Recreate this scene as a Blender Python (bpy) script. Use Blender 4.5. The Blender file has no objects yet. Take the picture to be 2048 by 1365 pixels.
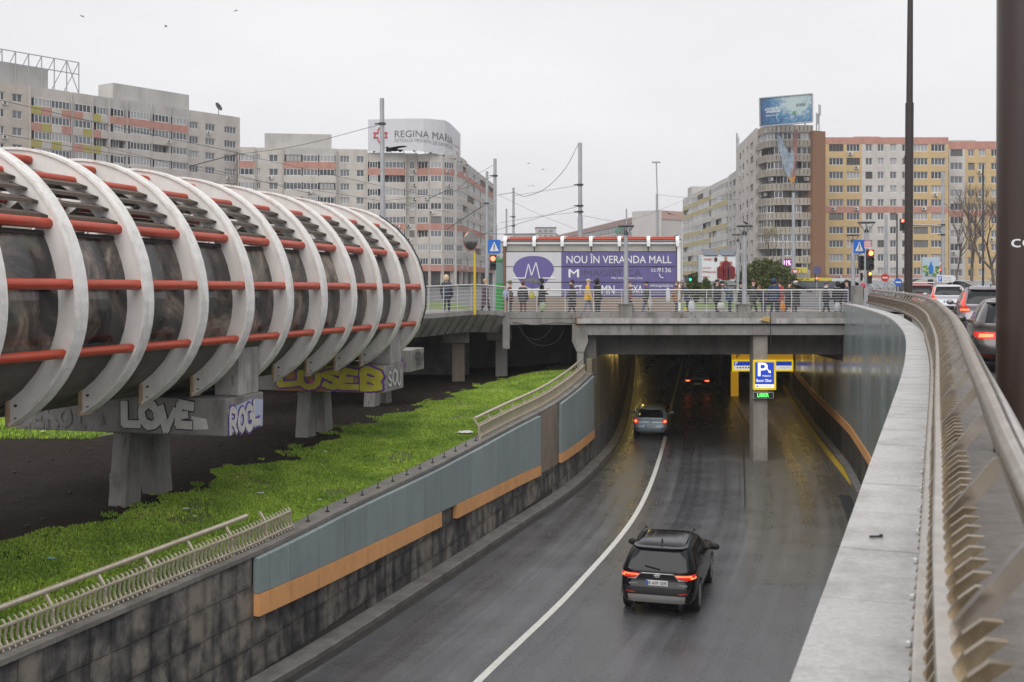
import bpy, bmesh, math, random
import numpy as np
from mathutils import Vector, Matrix, noise as mnoise
R = math.radians
random.seed(7); rng = np.random.default_rng(7)
scene = bpy.context.scene
COL = scene.collection

# ---------------------------------------------------------------- camera, sky, sun, exposure
FPX, HZ, EYE = 2275.0, 558.0, 1.5          # focal length and horizon in photo pixels (2048 wide), eye height
cam_d = bpy.data.cameras.new('camera'); cam = bpy.data.objects.new('camera', cam_d); COL.objects.link(cam)
cam.location = (0, 0, EYE); cam.rotation_euler = (R(90), 0, 0)
cam_d.sensor_width = 36.0; cam_d.lens = FPX / 2048 * 36; cam_d.shift_y = -(682.5 - HZ) / 2048
cam_d.clip_start = 0.1; cam_d.clip_end = 6000
cam_d.dof.use_dof = True; cam_d.dof.focus_distance = 42; cam_d.dof.aperture_fstop = 7.1
scene.camera = cam

SUN_EL, SUN_AZ = 52.0, 200.0               # a broad overcast glow from behind the camera
w = bpy.data.worlds.new('World'); scene.world = w; w.use_nodes = True
nt = w.node_tree; nt.nodes.clear()
wo = nt.nodes.new('ShaderNodeOutputWorld'); bg = nt.nodes.new('ShaderNodeBackground'); bg.inputs[1].default_value = 1.0
sky = nt.nodes.new('ShaderNodeTexSky'); sky.sky_type = 'NISHITA'; sky.sun_disc = False
sky.sun_elevation = R(SUN_EL); sky.sun_rotation = R(SUN_AZ); sky.dust_density = 4; sky.air_density = 1.0
hs = nt.nodes.new('ShaderNodeHueSaturation'); hs.inputs['Saturation'].default_value = 0.12; hs.inputs['Value'].default_value = 0.08
tc = nt.nodes.new('ShaderNodeTexCoord'); mp = nt.nodes.new('ShaderNodeMapping'); mp.inputs['Scale'].default_value = (1, 1, 3)
nz = nt.nodes.new('ShaderNodeTexNoise'); nz.inputs['Scale'].default_value = 1.6; nz.inputs['Detail'].default_value = 5
cr = nt.nodes.new('ShaderNodeValToRGB')
cr.color_ramp.elements[0].position = 0.3; cr.color_ramp.elements[0].color = (0.575, 0.573, 0.605, 1)
cr.color_ramp.elements[1].position = 0.7; cr.color_ramp.elements[1].color = (0.72, 0.718, 0.735, 1)
mx = nt.nodes.new('ShaderNodeMixRGB'); mx.inputs[0].default_value = 0.88
for a, b in ((sky.outputs[0], hs.inputs['Color']), (tc.outputs['Generated'], mp.inputs[0]), (mp.outputs[0], nz.inputs[0]), (nz.outputs[0], cr.inputs[0]),
             (hs.outputs[0], mx.inputs[1]), (cr.outputs[0], mx.inputs[2]), (mx.outputs[0], bg.inputs[0]), (bg.outputs[0], wo.inputs[0])):
    nt.links.new(a, b)
sun_d = bpy.data.lights.new('sun', 'SUN'); sun_d.energy = 1.5; sun_d.angle = R(70); sun_d.color = (1.0, 0.975, 0.94)
sun = bpy.data.objects.new('sun', sun_d); COL.objects.link(sun)
sun.rotation_euler = Vector((math.sin(R(SUN_AZ)) * math.cos(R(SUN_EL)), math.cos(R(SUN_AZ)) * math.cos(R(SUN_EL)), math.sin(R(SUN_EL)))).to_track_quat('Z', 'Y').to_euler()
vs = scene.view_settings; vs.view_transform = 'Standard'; vs.look = 'None'; vs.gamma = 1.0; vs.exposure = 0.5; vs.use_curve_mapping = False
scene.render.engine = 'CYCLES'
scene.cycles.use_denoising = True; scene.cycles.max_bounces = 6; scene.cycles.diffuse_bounces = 3; scene.cycles.glossy_bounces = 3
scene.cycles.transmission_bounces = 4; scene.cycles.transparent_max_bounces = 6; scene.cycles.caustics_reflective = False; scene.cycles.caustics_refractive = False
scene.cycles.sample_clamp_indirect = 4.0

# ---------------------------------------------------------------- helpers
def at(px, py, Y):
    """world point of photo pixel (px, py) at distance Y"""
    return Vector(((px - 1024) / FPX * Y, Y, EYE + (HZ - py) / FPX * Y))
def lerp(a, b, t): return a + (b - a) * t
def interp(x, pts):
    if x <= pts[0][0]:
        a, b = pts[0], pts[1]
    elif x >= pts[-1][0]:
        a, b = pts[-2], pts[-1]
    else:
        for a, b in zip(pts, pts[1:]):
            if a[0] <= x <= b[0]: break
    return a[1] + (b[1] - a[1]) * (x - a[0]) / (b[0] - a[0])
def smooth_curve(pts, n):
    """n points on a Catmull-Rom curve through pts (tuples of any size)"""
    P = [np.array(p, float) for p in pts]; P = [2 * P[0] - P[1]] + P + [2 * P[-1] - P[-2]]
    out = []; m = len(P) - 3
    for i in range(n):
        s = i / (n - 1) * m; k = min(int(s), m - 1); t = s - k
        a, b, c, d = P[k:k + 4]
        out.append(tuple(0.5 * (2 * b + (c - a) * t + (2 * a - 5 * b + 4 * c - d) * t * t + (3 * b - a - 3 * c + d) * t ** 3)))
    return out
def resample(pts, step):
    """equal steps along a polyline"""
    P = [np.array(p, float) for p in pts]; L = [0]
    for a, b in zip(P, P[1:]): L.append(L[-1] + float(np.linalg.norm(b - a)))
    n = max(1, round(L[-1] / step)); out = []
    for i in range(n + 1):
        s = L[-1] * i / n; k = 0
        while k < len(L) - 2 and L[k + 1] < s: k += 1
        t = (s - L[k]) / max(1e-9, L[k + 1] - L[k]); out.append(tuple(P[k] + (P[k + 1] - P[k]) * t))
    return out

class MB:
    """collects faces for one mesh"""
    def __init__(s): s.v = []; s.f = []; s.m = []; s.cur = 0
    def mat(s, i): s.cur = i; return s
    def add(s, vs, fs):
        o = len(s.v); s.v += [tuple(v) for v in vs]; s.f += [tuple(o + i for i in f) for f in fs]; s.m += [s.cur] * len(fs); return s
    def quad(s, a, b, c, d): return s.add([a, b, c, d], [(0, 1, 2, 3)])
    def poly(s, pts): return s.add(pts, [tuple(range(len(pts)))])
    def hexa(s, p):   # 8 corners: bottom 4 (ccw), top 4
        return s.add(p, [(3, 2, 1, 0), (4, 5, 6, 7), (0, 1, 5, 4), (1, 2, 6, 5), (2, 3, 7, 6), (3, 0, 4, 7)])
    def box(s, c, d, rz=0.0, M=None):
        x, y, z = d[0] / 2, d[1] / 2, d[2] / 2
        P = [Vector(q) for q in ((-x, -y, -z), (x, -y, -z), (x, y, -z), (-x, y, -z), (-x, -y, z), (x, -y, z), (x, y, z), (-x, y, z))]
        Q = Matrix.Translation(c) @ (M if M is not None else Matrix.Rotation(rz, 4, 'Z'))
        return s.hexa([Q @ p for p in P])
    def bbox(s, x0, x1, y0, y1, z0, z1): return s.box(((x0 + x1) / 2, (y0 + y1) / 2, (z0 + z1) / 2), (x1 - x0, y1 - y0, z1 - z0))
    def prism(s, poly, off):   # closed polygon of 3D points pushed along off
        n = len(poly); off = Vector(off); a = [Vector(p) for p in poly]; b = [p + off for p in a]
        return s.add(a + b, [tuple(range(n - 1, -1, -1)), tuple(range(n, 2 * n))] + [(i, (i + 1) % n, n + (i + 1) % n, n + i) for i in range(n)])
    def tube(s, pts, r, n=8, cap=True, up=None):
        pts = [Vector(p) for p in pts]; k = len(pts); rs = r if isinstance(r, (list, tuple)) else [r] * k
        vs = []; prev = None
        for i, p in enumerate(pts):
            d = (pts[min(i + 1, k - 1)] - pts[max(i - 1, 0)]).normalized()
            if prev is None:
                ref = Vector(up) if up else (Vector((0, 0, 1)) if abs(d.z) < .9 else Vector((0, 1, 0)))
                prev = (ref - d * ref.dot(d)).normalized()
            else:
                prev = (prev - d * prev.dot(d)).normalized()
            q = d.cross(prev)
            for j in range(n):
                a = 2 * math.pi * j / n; vs.append(p + (prev * math.cos(a) + q * math.sin(a)) * rs[i])
        fs = [(i * n + j, i * n + (j + 1) % n, (i + 1) * n + (j + 1) % n, (i + 1) * n + j) for i in range(k - 1) for j in range(n)]
        if cap: fs += [tuple(range(n - 1, -1, -1)), tuple((k - 1) * n + j for j in range(n))]
        return s.add(vs, fs)
    def sweep(s, pts, prof, closed=True, cap=True, side=None):
        """profile points (across, up) swept along a path with vertical up; across = to the right of travel"""
        pts = [Vector(p) for p in pts]; k = len(pts); n = len(prof); vs = []
        for i, p in enumerate(pts):
            d = pts[min(i + 1, k - 1)] - pts[max(i - 1, 0)]; d.z = 0; d.normalize(); rgt = Vector((d.y, -d.x, 0))
            for a, b in prof: vs.append(p + rgt * a + Vector((0, 0, b)))
        m = n if closed else n - 1
        fs = [(i * n + j, (i + 1) * n + j, (i + 1) * n + (j + 1) % n, i * n + (j + 1) % n) for i in range(k - 1) for j in range(m)]
        if cap and closed: fs += [tuple(range(n)), tuple((k - 1) * n + j for j in range(n - 1, -1, -1))]
        return s.add(vs, fs)
    def lathe(s, prof, c=(0, 0, 0), n=16, M=None):
        c = Vector(c); vs = []; k = len(prof)
        for r, z in prof:
            for j in range(n):
                a = 2 * math.pi * j / n; v = Vector((r * math.cos(a), r * math.sin(a), z)); vs.append(c + (M @ v if M is not None else v))
        fs = [(i * n + j, i * n + (j + 1) % n, (i + 1) * n + (j + 1) % n, (i + 1) * n + j) for i in range(k - 1) for j in range(n)]
        fs += [tuple(range(n - 1, -1, -1)), tuple((k - 1) * n + j for j in range(n))]
        return s.add(vs, fs)
    def ball(s, c, r, n=10, m=6, M=None):
        rx, ry, rz = r if isinstance(r, (list, tuple)) else (r, r, r)
        pr = [(max(1e-4, math.sin(math.pi * i / m)), -math.cos(math.pi * i / m)) for i in range(m + 1)]
        S = Matrix.Diagonal((rx, ry, rz, 1)); return s.lathe(pr, c, n, (M @ S) if M is not None else S)
    def mesh(s, name, mats=()):
        me = bpy.data.meshes.new(name); me.from_pydata(s.v, [], s.f)
        for m in (mats if isinstance(mats, (list, tuple)) else [mats]): me.materials.append(m)
        if any(s.m): me.polygons.foreach_set('material_index', s.m)
        me.update(); return me

def setp(o, label=None, cat=None, group=None, kind=None):
    for k, v in (('label', label), ('category', cat), ('group', group), ('kind', kind)):
        if v: o[k] = v
    return o
def smooth(me, ang=40):
    me.polygons.foreach_set('use_smooth', [True] * len(me.polygons))
    try: me.set_sharp_from_angle(angle=R(ang))
    except Exception: pass
def obj(name, me, parent=None, loc=None, rot=None, scale=None, world=True):
    o = bpy.data.objects.new(name, me); COL.objects.link(o)
    if parent is not None:
        o.parent = parent
        if world and parent.type == 'EMPTY' and parent.parent is None: o.matrix_parent_inverse = Matrix.Translation(-parent.location)
    if loc is not None: o.location = loc
    if rot is not None: o.rotation_euler = rot
    if scale is not None: o.scale = scale
    return o
def put(name, mb, mats, parent=None, sm=0, world=True, **kw):
    me = mb.mesh(name, mats)
    if sm: smooth(me, sm)
    o = obj(name, me, parent, world=world)
    if kw: setp(o, **kw)
    return o
def thing(name, label, cat, loc=(0, 0, 0), group=None, rz=0.0):
    o = bpy.data.objects.new(name, None); COL.objects.link(o); o.location = loc; o.empty_display_size = .2
    o.rotation_euler = (0, 0, rz); return setp(o, label, cat, group)
def struct(name, mb, mats, sm=0): return put(name, mb, mats, None, sm, kind='structure')
def bevel(o, wdt=.01, seg=2):
    m = o.modifiers.new('bevel', 'BEVEL'); m.width = wdt; m.segments = seg; m.limit_method = 'ANGLE'; return o
def text_mesh(body, mat, bold=0.0, space=1.0, shear=0.0, ext=0.0):
    c = bpy.data.curves.new('lettering', 'FONT'); c.body = body; c.size = 1; c.space_character = space; c.shear = shear; c.extrude = ext
    c.resolution_u = 3
    o = bpy.data.objects.new('lettering', c); COL.objects.link(o)
    dg = bpy.context.evaluated_depsgraph_get(); me = bpy.data.meshes.new_from_object(o.evaluated_get(dg))
    bpy.data.objects.remove(o); bpy.data.curves.remove(c)
    me.materials.clear(); me.materials.append(mat); return me
def text_on(name, body, mat, parent, O, ux, uy, width, height, bold=0.0, world=True, shear=0.0, bend=None):
    """lettering fitted into width x height on the plane (O = lower left, ux right, uy up)"""
    me = text_mesh(body, mat, bold, shear=shear); n = len(me.vertices); co = np.empty(n * 3); me.vertices.foreach_get('co', co); co = co.reshape(-1, 3)
    lo, hi = co.min(0), co.max(0); s = (co - lo) / np.maximum(hi - lo, 1e-6)
    ux, uy, O = Vector(ux), Vector(uy), Vector(O)
    if bold and bend is None:      # heavier strokes: two shifted copies a hair in front
        faces = [tuple(q.vertices) for q in me.polygons]; nv = len(s); sh = bold * height * .9 / max(width, 1e-6); nn = ux.cross(uy).normalized(); allP = []; allF = []
        for k_, (da, db) in enumerate(((-1, 0), (1, 0), (0, 1), (0, -1))):
            allP += [O + ux * ((a * (1 - 2 * sh) + sh + da * sh) * width) + uy * (b * height + db * bold * height * .6) + nn * (.0006 * k_) for a, b, _ in s]; allF += [tuple(i_ + k_ * nv for i_ in f_) for f_ in faces]
        me2 = bpy.data.meshes.new('lettering'); me2.from_pydata([tuple(q) for q in allP], [], allF); me2.materials.append(mat); return obj(name, me2, parent, world=world)
    if bend is None: P = [O + ux * (a * width) + uy * (b * height) for a, b, _ in s]
    else: P = [Vector(bend(a, b)) for a, b, _ in s]
    me.vertices.foreach_set('co', [c for p in P for c in p]); me.update()
    return obj(name, me, parent, world=world)

# ---------------------------------------------------------------- materials
MATS = {}
def mat(name, col, rough=.6, metal=0.0, var=0.0, vscale=3.0, bump=0.0, bscale=30.0, stain=None, sscale=1.2, samt=.5, rand=0.0, spec=.5, emit=None, estr=0.0,
        alpha=1.0, trans=0.0, stretch=(1, 1, 1), coat=0.0, rvar=0.0, world_co=True, rust=None, ruscale=2.0, rulo=.64):
    if name in MATS: return MATS[name]
    m = bpy.data.materials.new(name); m.use_nodes = True; t = m.node_tree; N = t.nodes; L = t.links
    b = N['Principled BSDF']; b.inputs['Roughness'].default_value = rough; b.inputs['Metallic'].default_value = metal
    b.inputs['Specular IOR Level'].default_value = spec; b.inputs['Coat Weight'].default_value = coat; b.inputs['Coat Roughness'].default_value = .05
    b.inputs['Base Color'].default_value = (*col, 1)
    if trans: b.inputs['Transmission Weight'].default_value = trans; b.inputs['IOR'].default_value = 1.2
    if alpha < 1: b.inputs['Alpha'].default_value = alpha
    if emit: b.inputs['Emission Color'].default_value = (*emit, 1); b.inputs['Emission Strength'].default_value = estr
    co = None
    def coord():
        nonlocal co
        if co is None:
            g = N.new('ShaderNodeNewGeometry') if world_co else N.new('ShaderNodeTexCoord')
            mpn = N.new('ShaderNodeMapping'); mpn.inputs['Scale'].default_value = stretch
            L.new(g.outputs['Position'] if world_co else g.outputs['Object'], mpn.inputs[0]); co = mpn.outputs[0]
        return co
    cur = None
    def chain(fac, c2, amt_mul=1.0):
        nonlocal cur
        x = N.new('ShaderNodeMixRGB'); x.blend_type = 'MIX'
        if cur is None: x.inputs[1].default_value = (*col, 1)
        else: L.new(cur, x.inputs[1])
        x.inputs[2].default_value = (*c2, 1); L.new(fac, x.inputs[0]); cur = x.outputs[0]
    if var:
        n = N.new('ShaderNodeTexNoise'); n.inputs['Scale'].default_value = vscale; n.inputs['Detail'].default_value = 6; n.inputs['Roughness'].default_value = .65
        L.new(coord(), n.inputs[0]); mr = N.new('ShaderNodeMapRange'); mr.inputs[1].default_value = .35; mr.inputs[2].default_value = .7; L.new(n.outputs[0], mr.inputs[0])
        chain(mr.outputs[0], tuple(c * (1 - var) for c in col))
    if stain:
        n = N.new('ShaderNodeTexNoise'); n.inputs['Scale'].default_value = sscale; n.inputs['Detail'].default_value = 7; n.inputs['Roughness'].default_value = .7
        g = N.new('ShaderNodeNewGeometry'); mpn = N.new('ShaderNodeMapping'); mpn.inputs['Scale'].default_value = (1, 1, .25); L.new(g.outputs['Position'], mpn.inputs[0])
        L.new(mpn.outputs[0], n.inputs[0]); mr = N.new('ShaderNodeMapRange'); mr.inputs[1].default_value = .48; mr.inputs[2].default_value = .68; mr.inputs[4].default_value = samt
        L.new(n.outputs[0], mr.inputs[0]); chain(mr.outputs[0], stain)
    if rust:
        n = N.new('ShaderNodeTexNoise'); n.inputs['Scale'].default_value = ruscale; n.inputs['Detail'].default_value = 8; n.inputs['Roughness'].default_value = .75
        g = N.new('ShaderNodeNewGeometry'); mpn = N.new('ShaderNodeMapping'); mpn.inputs['Scale'].default_value = (1, 1, .3); mpn.inputs['Location'].default_value = (3.1, 7.7, 1.3); L.new(g.outputs['Position'], mpn.inputs[0])
        L.new(mpn.outputs[0], n.inputs[0]); mr = N.new('ShaderNodeMapRange'); mr.inputs[1].default_value = rulo; mr.inputs[2].default_value = rulo + .07; mr.inputs[4].default_value = .8
        L.new(n.outputs[0], mr.inputs[0]); chain(mr.outputs[0], rust)
    if rand:
        oi = N.new('ShaderNodeObjectInfo'); mr = N.new('ShaderNodeMapRange'); mr.inputs[3].default_value = 1 - rand; mr.inputs[4].default_value = 1 + rand * .6
        L.new(oi.outputs['Random'], mr.inputs[0]); x = N.new('ShaderNodeMixRGB'); x.blend_type = 'MULTIPLY'; x.inputs[0].default_value = 1
        if cur is None: x.inputs[1].default_value = (*col, 1)
        else: L.new(cur, x.inputs[1])
        L.new(mr.outputs[0], x.inputs[2]); cur = x.outputs[0]
    if cur is not None: L.new(cur, b.inputs['Base Color'])
    if rvar:
        n = N.new('ShaderNodeTexNoise'); n.inputs['Scale'].default_value = vscale * .7; n.inputs['Detail'].default_value = 4; L.new(coord(), n.inputs[0])
        mr = N.new('ShaderNodeMapRange'); mr.inputs[1].default_value = .35; mr.inputs[2].default_value = .65; mr.inputs[3].default_value = max(0, rough - rvar); mr.inputs[4].default_value = min(1, rough + rvar)
        L.new(n.outputs[0], mr.inputs[0]); L.new(mr.outputs[0], b.inputs['Roughness'])
    if bump:
        n = N.new('ShaderNodeTexNoise'); n.inputs['Scale'].default_value = bscale; n.inputs['Detail'].default_value = 4; L.new(coord(), n.inputs[0])
        bn = N.new('ShaderNodeBump'); bn.inputs['Strength'].default_value = bump; bn.inputs['Distance'].default_value = .02; L.new(n.outputs[0], bn.inputs['Height']); L.new(bn.outputs[0], b.inputs['Normal'])
    MATS[name] = m; return m
def emat(name, col, s): return mat(name, tuple(c * .2 for c in col), .4, emit=col, estr=s)

concrete = mat('concrete', (.285, .273, .258), .8, var=.3, vscale=1.5, bump=.3, bscale=25, stain=(.12, .11, .095), sscale=1.6, samt=.85, rust=(.07, .062, .052), ruscale=3.5, rulo=.6)
concrete_dark = mat('concrete_darkened', (.17, .16, .15), .85, var=.4, vscale=1.2, bump=.3, bscale=20, stain=(.06, .055, .05), samt=.7)  # darker copy of the concrete; shade of covered places is put into its colour
concrete_pale = mat('concrete_pale', (.46, .445, .425), .75, var=.3, vscale=2, bump=.25, bscale=25, stain=(.17, .16, .145), sscale=1.8, samt=.8, rust=(.09, .08, .068), ruscale=4, rulo=.6)
asphalt = mat('wet_asphalt', (.115, .113, .118), .33, var=.35, vscale=.5, bump=.25, bscale=90, rvar=.13, stretch=(1, .35, 1), stain=(.16, .155, .15), sscale=.35, samt=.6, spec=.5)
asphalt_patch = mat('worn_asphalt', (.125, .117, .11), .45, var=.35, vscale=.7, bump=.25, bscale=80, rvar=.15, stain=(.12, .11, .1), sscale=.5, samt=.5)
street_m = mat('street_asphalt', (.075, .074, .075), .5, var=.3, vscale=.3, bump=.2, bscale=60)
paving = mat('pavement_stone', (.22, .2, .18), .6, var=.4, vscale=6, bump=.4, bscale=60)
steel = mat('champagne_steel', (.57, .52, .45), .21, metal=.9, var=.35, vscale=9, stain=(.42, .33, .23), sscale=4, samt=.6, rust=(.24, .12, .05), ruscale=9, rulo=.63)
brass = mat('tarnished_brass', (.47, .385, .27), .26, metal=.85, var=.45, vscale=14, stain=(.22, .15, .085), sscale=6, samt=.7, rust=(.16, .075, .03), ruscale=14, rulo=.6)
cream = mat('cream_steel', (.66, .59, .46), .38, metal=.5, var=.25, vscale=9, stain=(.42, .34, .22), sscale=4, samt=.5)
steel_br = mat('bright_rail', (.62, .62, .61), .35, metal=.35, var=.12, vscale=4)
granite = mat('granite', (.52, .51, .50), .42, var=.28, vscale=40, bump=.15, bscale=150, rand=.07, stain=(.29, .275, .255), sscale=3.2, samt=.85, rvar=.15, rust=(.2, .19, .175), ruscale=7, rulo=.66)
black_m = mat('black_rubber', (.02, .02, .02), .75)
dark_m = mat('dark_metal', (.045, .045, .048), .5, metal=.3)
white_m = mat('white_paint', (.78, .78, .77), .5)
galv = mat('galvanised', (.42, .43, .45), .5, metal=.3, var=.2, vscale=2)
# ================================================================ the setting
ROAD = -6.55
LWP = smooth_curve([(-14.2, -2), (-9.9, 10.8), (-7.55, 16.6), (-5.95, 20.6), (-4.45, 24.4), (-2.85, 29), (-1.4, 33.3), (0.05, 37.7), (1.6, 42.3), (3.42, 49.4), (5.6, 61), (9.2, 90), (13, 125), (17, 170)], 261)
LWP_Y = [(p[1], p[0]) for p in LWP]
def lwx(Y): return interp(Y, LWP_Y)
def ztop(Y): return interp(Y, [(-2, -4.5), (11, -4.3), (16.6, -4.16), (22.6, -4.0), (26.2, -3.81), (31, -3.69), (35, -3.52), (39.8, -3.29), (42.7, -3.15), (49.3, -2.69), (52, -2.6), (200, -2.6)])
RWP = smooth_curve([(-1.2, -2.4), (.05, 1.05), (.79, 3.1), (1.82, 5.86), (5.35, 15.4), (8.5, 24.7), (11.45, 35), (13.95, 46.3), (14.75, 50.6), (16.6, 62), (18.7, 74), (24, 105), (32, 170)], 261)
RWP_Y = [(p[1], p[0]) for p in RWP]
def rwx(Y): return interp(Y, RWP_Y)
RTOP = .4

# --- the low road in the cutting and the tunnel
def strip(left, right, ys, z, m=None):
    mb = MB(); rows = []
    for y in ys: rows.append(((left(y), y, z), (right(y), y, z)))
    for (a, b), (c, d) in zip(rows, rows[1:]): mb.quad(a, b, d, c)
    return mb
ys = [-2 + i * 2.0 for i in range(87)]
WL = smooth_curve([(-9.5, -2), (-3.2, 15), (-.69, 22.7), (1.72, 29.9), (4.4, 39.6), (7.05, 53.5), (10.2, 72.7), (15.3, 103), (20, 132), (26.5, 172)], 160)
WL_Y = [(b, a) for a, b in WL]
road_m = bpy.data.materials.new('lane_asphalt'); road_m.use_nodes = True
def road_nodes(m, c0, c1, c2):
    t = m.node_tree; N = t.nodes; L = t.links; b = N['Principled BSDF']; uv = N.new('ShaderNodeUVMap'); g = N.new('ShaderNodeNewGeometry')
    def nz_(src, sc, scale, det, loc=(0, 0, 0)):
        mp_ = N.new('ShaderNodeMapping'); mp_.inputs['Scale'].default_value = sc; mp_.inputs['Location'].default_value = loc; L.new(src, mp_.inputs[0]); n = N.new('ShaderNodeTexNoise'); n.inputs['Scale'].default_value = scale; n.inputs['Detail'].default_value = det; n.inputs['Roughness'].default_value = .65; L.new(mp_.outputs[0], n.inputs[0]); return n.outputs[0]
    streak = nz_(uv.outputs[0], (1.0, .012, 1), 1.3, 3); mott = nz_(g.outputs['Position'], (1, 1, 1), .6, 6); grit = nz_(g.outputs['Position'], (1, 1, 1), 28, 3); crack = nz_(g.outputs['Position'], (1, 1, 1), 1.7, 8, (5, 9, 0))  # streak: tyre tracks along the lane, with pale wet sheen painted into the colour
    r = N.new('ShaderNodeValToRGB'); e = r.color_ramp.elements; e[0].position = .36; e[0].color = (*c0, 1); e[1].position = .66; e[1].color = (*c2, 1); x = e.new(.5); x.color = (*c1, 1)
    mix = N.new('ShaderNodeMath'); mix.operation = 'MULTIPLY_ADD'; mix.inputs[1].default_value = .62; L.new(streak, mix.inputs[0]); m2 = N.new('ShaderNodeMath'); m2.operation = 'MULTIPLY'; m2.inputs[1].default_value = .38; L.new(mott, m2.inputs[0]); L.new(m2.outputs[0], mix.inputs[2]); L.new(mix.outputs[0], r.inputs[0])
    gm = N.new('ShaderNodeMapRange'); gm.inputs[1].default_value = .3; gm.inputs[2].default_value = .7; gm.inputs[3].default_value = .68; gm.inputs[4].default_value = 1.32; L.new(grit, gm.inputs[0]); mu = N.new('ShaderNodeMixRGB'); mu.blend_type = 'MULTIPLY'; mu.inputs[0].default_value = 1; L.new(r.outputs[0], mu.inputs[1]); L.new(gm.outputs[0], mu.inputs[2])
    cm = N.new('ShaderNodeMapRange'); cm.inputs[1].default_value = .495; cm.inputs[2].default_value = .503; L.new(crack, cm.inputs[0]); cb = N.new('ShaderNodeMapRange'); cb.inputs[1].default_value = .503; cb.inputs[2].default_value = .511; cb.inputs[3].default_value = 1; cb.inputs[4].default_value = 0; L.new(crack, cb.inputs[0])
    cc = N.new('ShaderNodeMath'); cc.operation = 'MULTIPLY'; L.new(cm.outputs[0], cc.inputs[0]); L.new(cb.outputs[0], cc.inputs[1]); ca = N.new('ShaderNodeMath'); ca.operation = 'MULTIPLY'; ca.inputs[1].default_value = .22; L.new(cc.outputs[0], ca.inputs[0])
    mk = N.new('ShaderNodeMixRGB'); mk.inputs[2].default_value = (.03, .03, .032, 1); L.new(ca.outputs[0], mk.inputs[0]); L.new(mu.outputs[0], mk.inputs[1]); L.new(mk.outputs[0], b.inputs['Base Color'])
    rr = N.new('ShaderNodeMapRange'); rr.inputs[1].default_value = .38; rr.inputs[2].default_value = .62; rr.inputs[3].default_value = .2; rr.inputs[4].default_value = .42; L.new(mix.outputs[0], rr.inputs[0]); L.new(rr.outputs[0], b.inputs['Roughness'])
    bn = N.new('ShaderNodeBump'); bn.inputs['Strength'].default_value = .3; bn.inputs['Distance'].default_value = .02; L.new(grit, bn.inputs['Height']); L.new(bn.outputs[0], b.inputs['Normal'])
road_nodes(road_m, (.055, .056, .06), (.085, .086, .091), (.135, .136, .142))
patch_m = bpy.data.materials.new('patch_asphalt'); patch_m.use_nodes = True; road_nodes(patch_m, (.06, .055, .05), (.095, .088, .08), (.14, .13, .118))
def lane_uv(o):
    me = o.data; ul = me.uv_layers.new(name='lane'); co = [v.co for v in me.vertices]
    for lp in me.loops: v = co[lp.vertex_index]; ul.data[lp.index].uv = (v.x - interp(v.y, WL_Y), v.y)
    return o
lane_uv(struct('road', strip(lambda y: lwx(y) - .3, lambda y: rwx(y) + .3, ys, ROAD), road_m))
# worn patch of the parking lane on the right
def patch_l(y): return interp(y, [(-2, 2.9), (22, 4.4), (30, 6.2), (40, 8.2), (50, 10.2), (60, 12.2), (80, 15.2), (100, 20)])
lane_uv(struct('parking_lane', strip(patch_l, lambda y: rwx(y) + .2, [30 + i for i in range(0, 62, 2)], ROAD + .004), patch_m))
paint = mat('road_paint', (.70, .685, .64), .5, var=.3, vscale=12, rust=(.25, .245, .24), ruscale=6, rulo=.6)
ypaint = mat('yellow_paint', (.55, .38, .03), .5, var=.4, vscale=5)
def marking(name, pts, wd, m, z=ROAD + .008):
    mb = MB(); mb.sweep([(a, b, z) for a, b in pts], [(-wd / 2, 0), (wd / 2, 0)], closed=False, cap=False); return struct(name, mb, m)
marking('lane_line', [q for q in WL if 10 < q[1] < 135], .17, paint)
marking('edge_line', smooth_curve([(13.35, 44.5), (14.0, 48.6), (15.5, 58), (17.9, 72), (20.5, 86)], 40), .26, ypaint)
marking('parking_line', smooth_curve([(11.3, 50.5), (12.6, 60), (15.0, 78)], 20), .16, ypaint)
tar = mat('tar_seam', (.03, .03, .032), .35); marking('tar_seam', [(patch_l(y), y) for y in np.linspace(40, 92, 30)], .05, tar, ROAD + .009);
marking('gutter_line', [(lwx(y) + .62, y) for y in np.linspace(14, 100, 60)], .22, mat('gutter_dirt', (.05, .048, .045), .4, var=.5, vscale=4), ROAD + .006)
# pavement strip with kerb along the left wall
kerb = MB()
pp = [(lwx(y), y, ROAD) for y in ys[4:]]
kerb.sweep(pp, [(0, 0), (0, .15), (.45, .14), (.47, .12), (.47, 0)], cap=False)
struct('kerb_left', kerb, mat('kerb_stone', (.2, .19, .18), .6, var=.4, vscale=2, bump=.3, bscale=30, stain=(.08, .075, .07), samt=.7))
kerb = MB(); kerb.sweep([(rwx(y), y, ROAD) for y in ys[5:50]], [(0, 0), (-.28, 0), (-.28, .13), (0, .15)], cap=False)
struct('kerb_right', kerb, MATS['kerb_stone'])
# drain grating beside the right wall
dr = thing('drain_grating', 'slotted drain grating in the road beside the right wall', 'drain', (12.2, 40.6, ROAD))
for i in range(22):
    y = 37.5 + i * .22; x = rwx(y) - .75
    mb = MB(); mb.box((x, y, ROAD + .02), (.42, .1, .03), rz=R(-17)); put('slat', mb, dark_m, dr)
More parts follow.
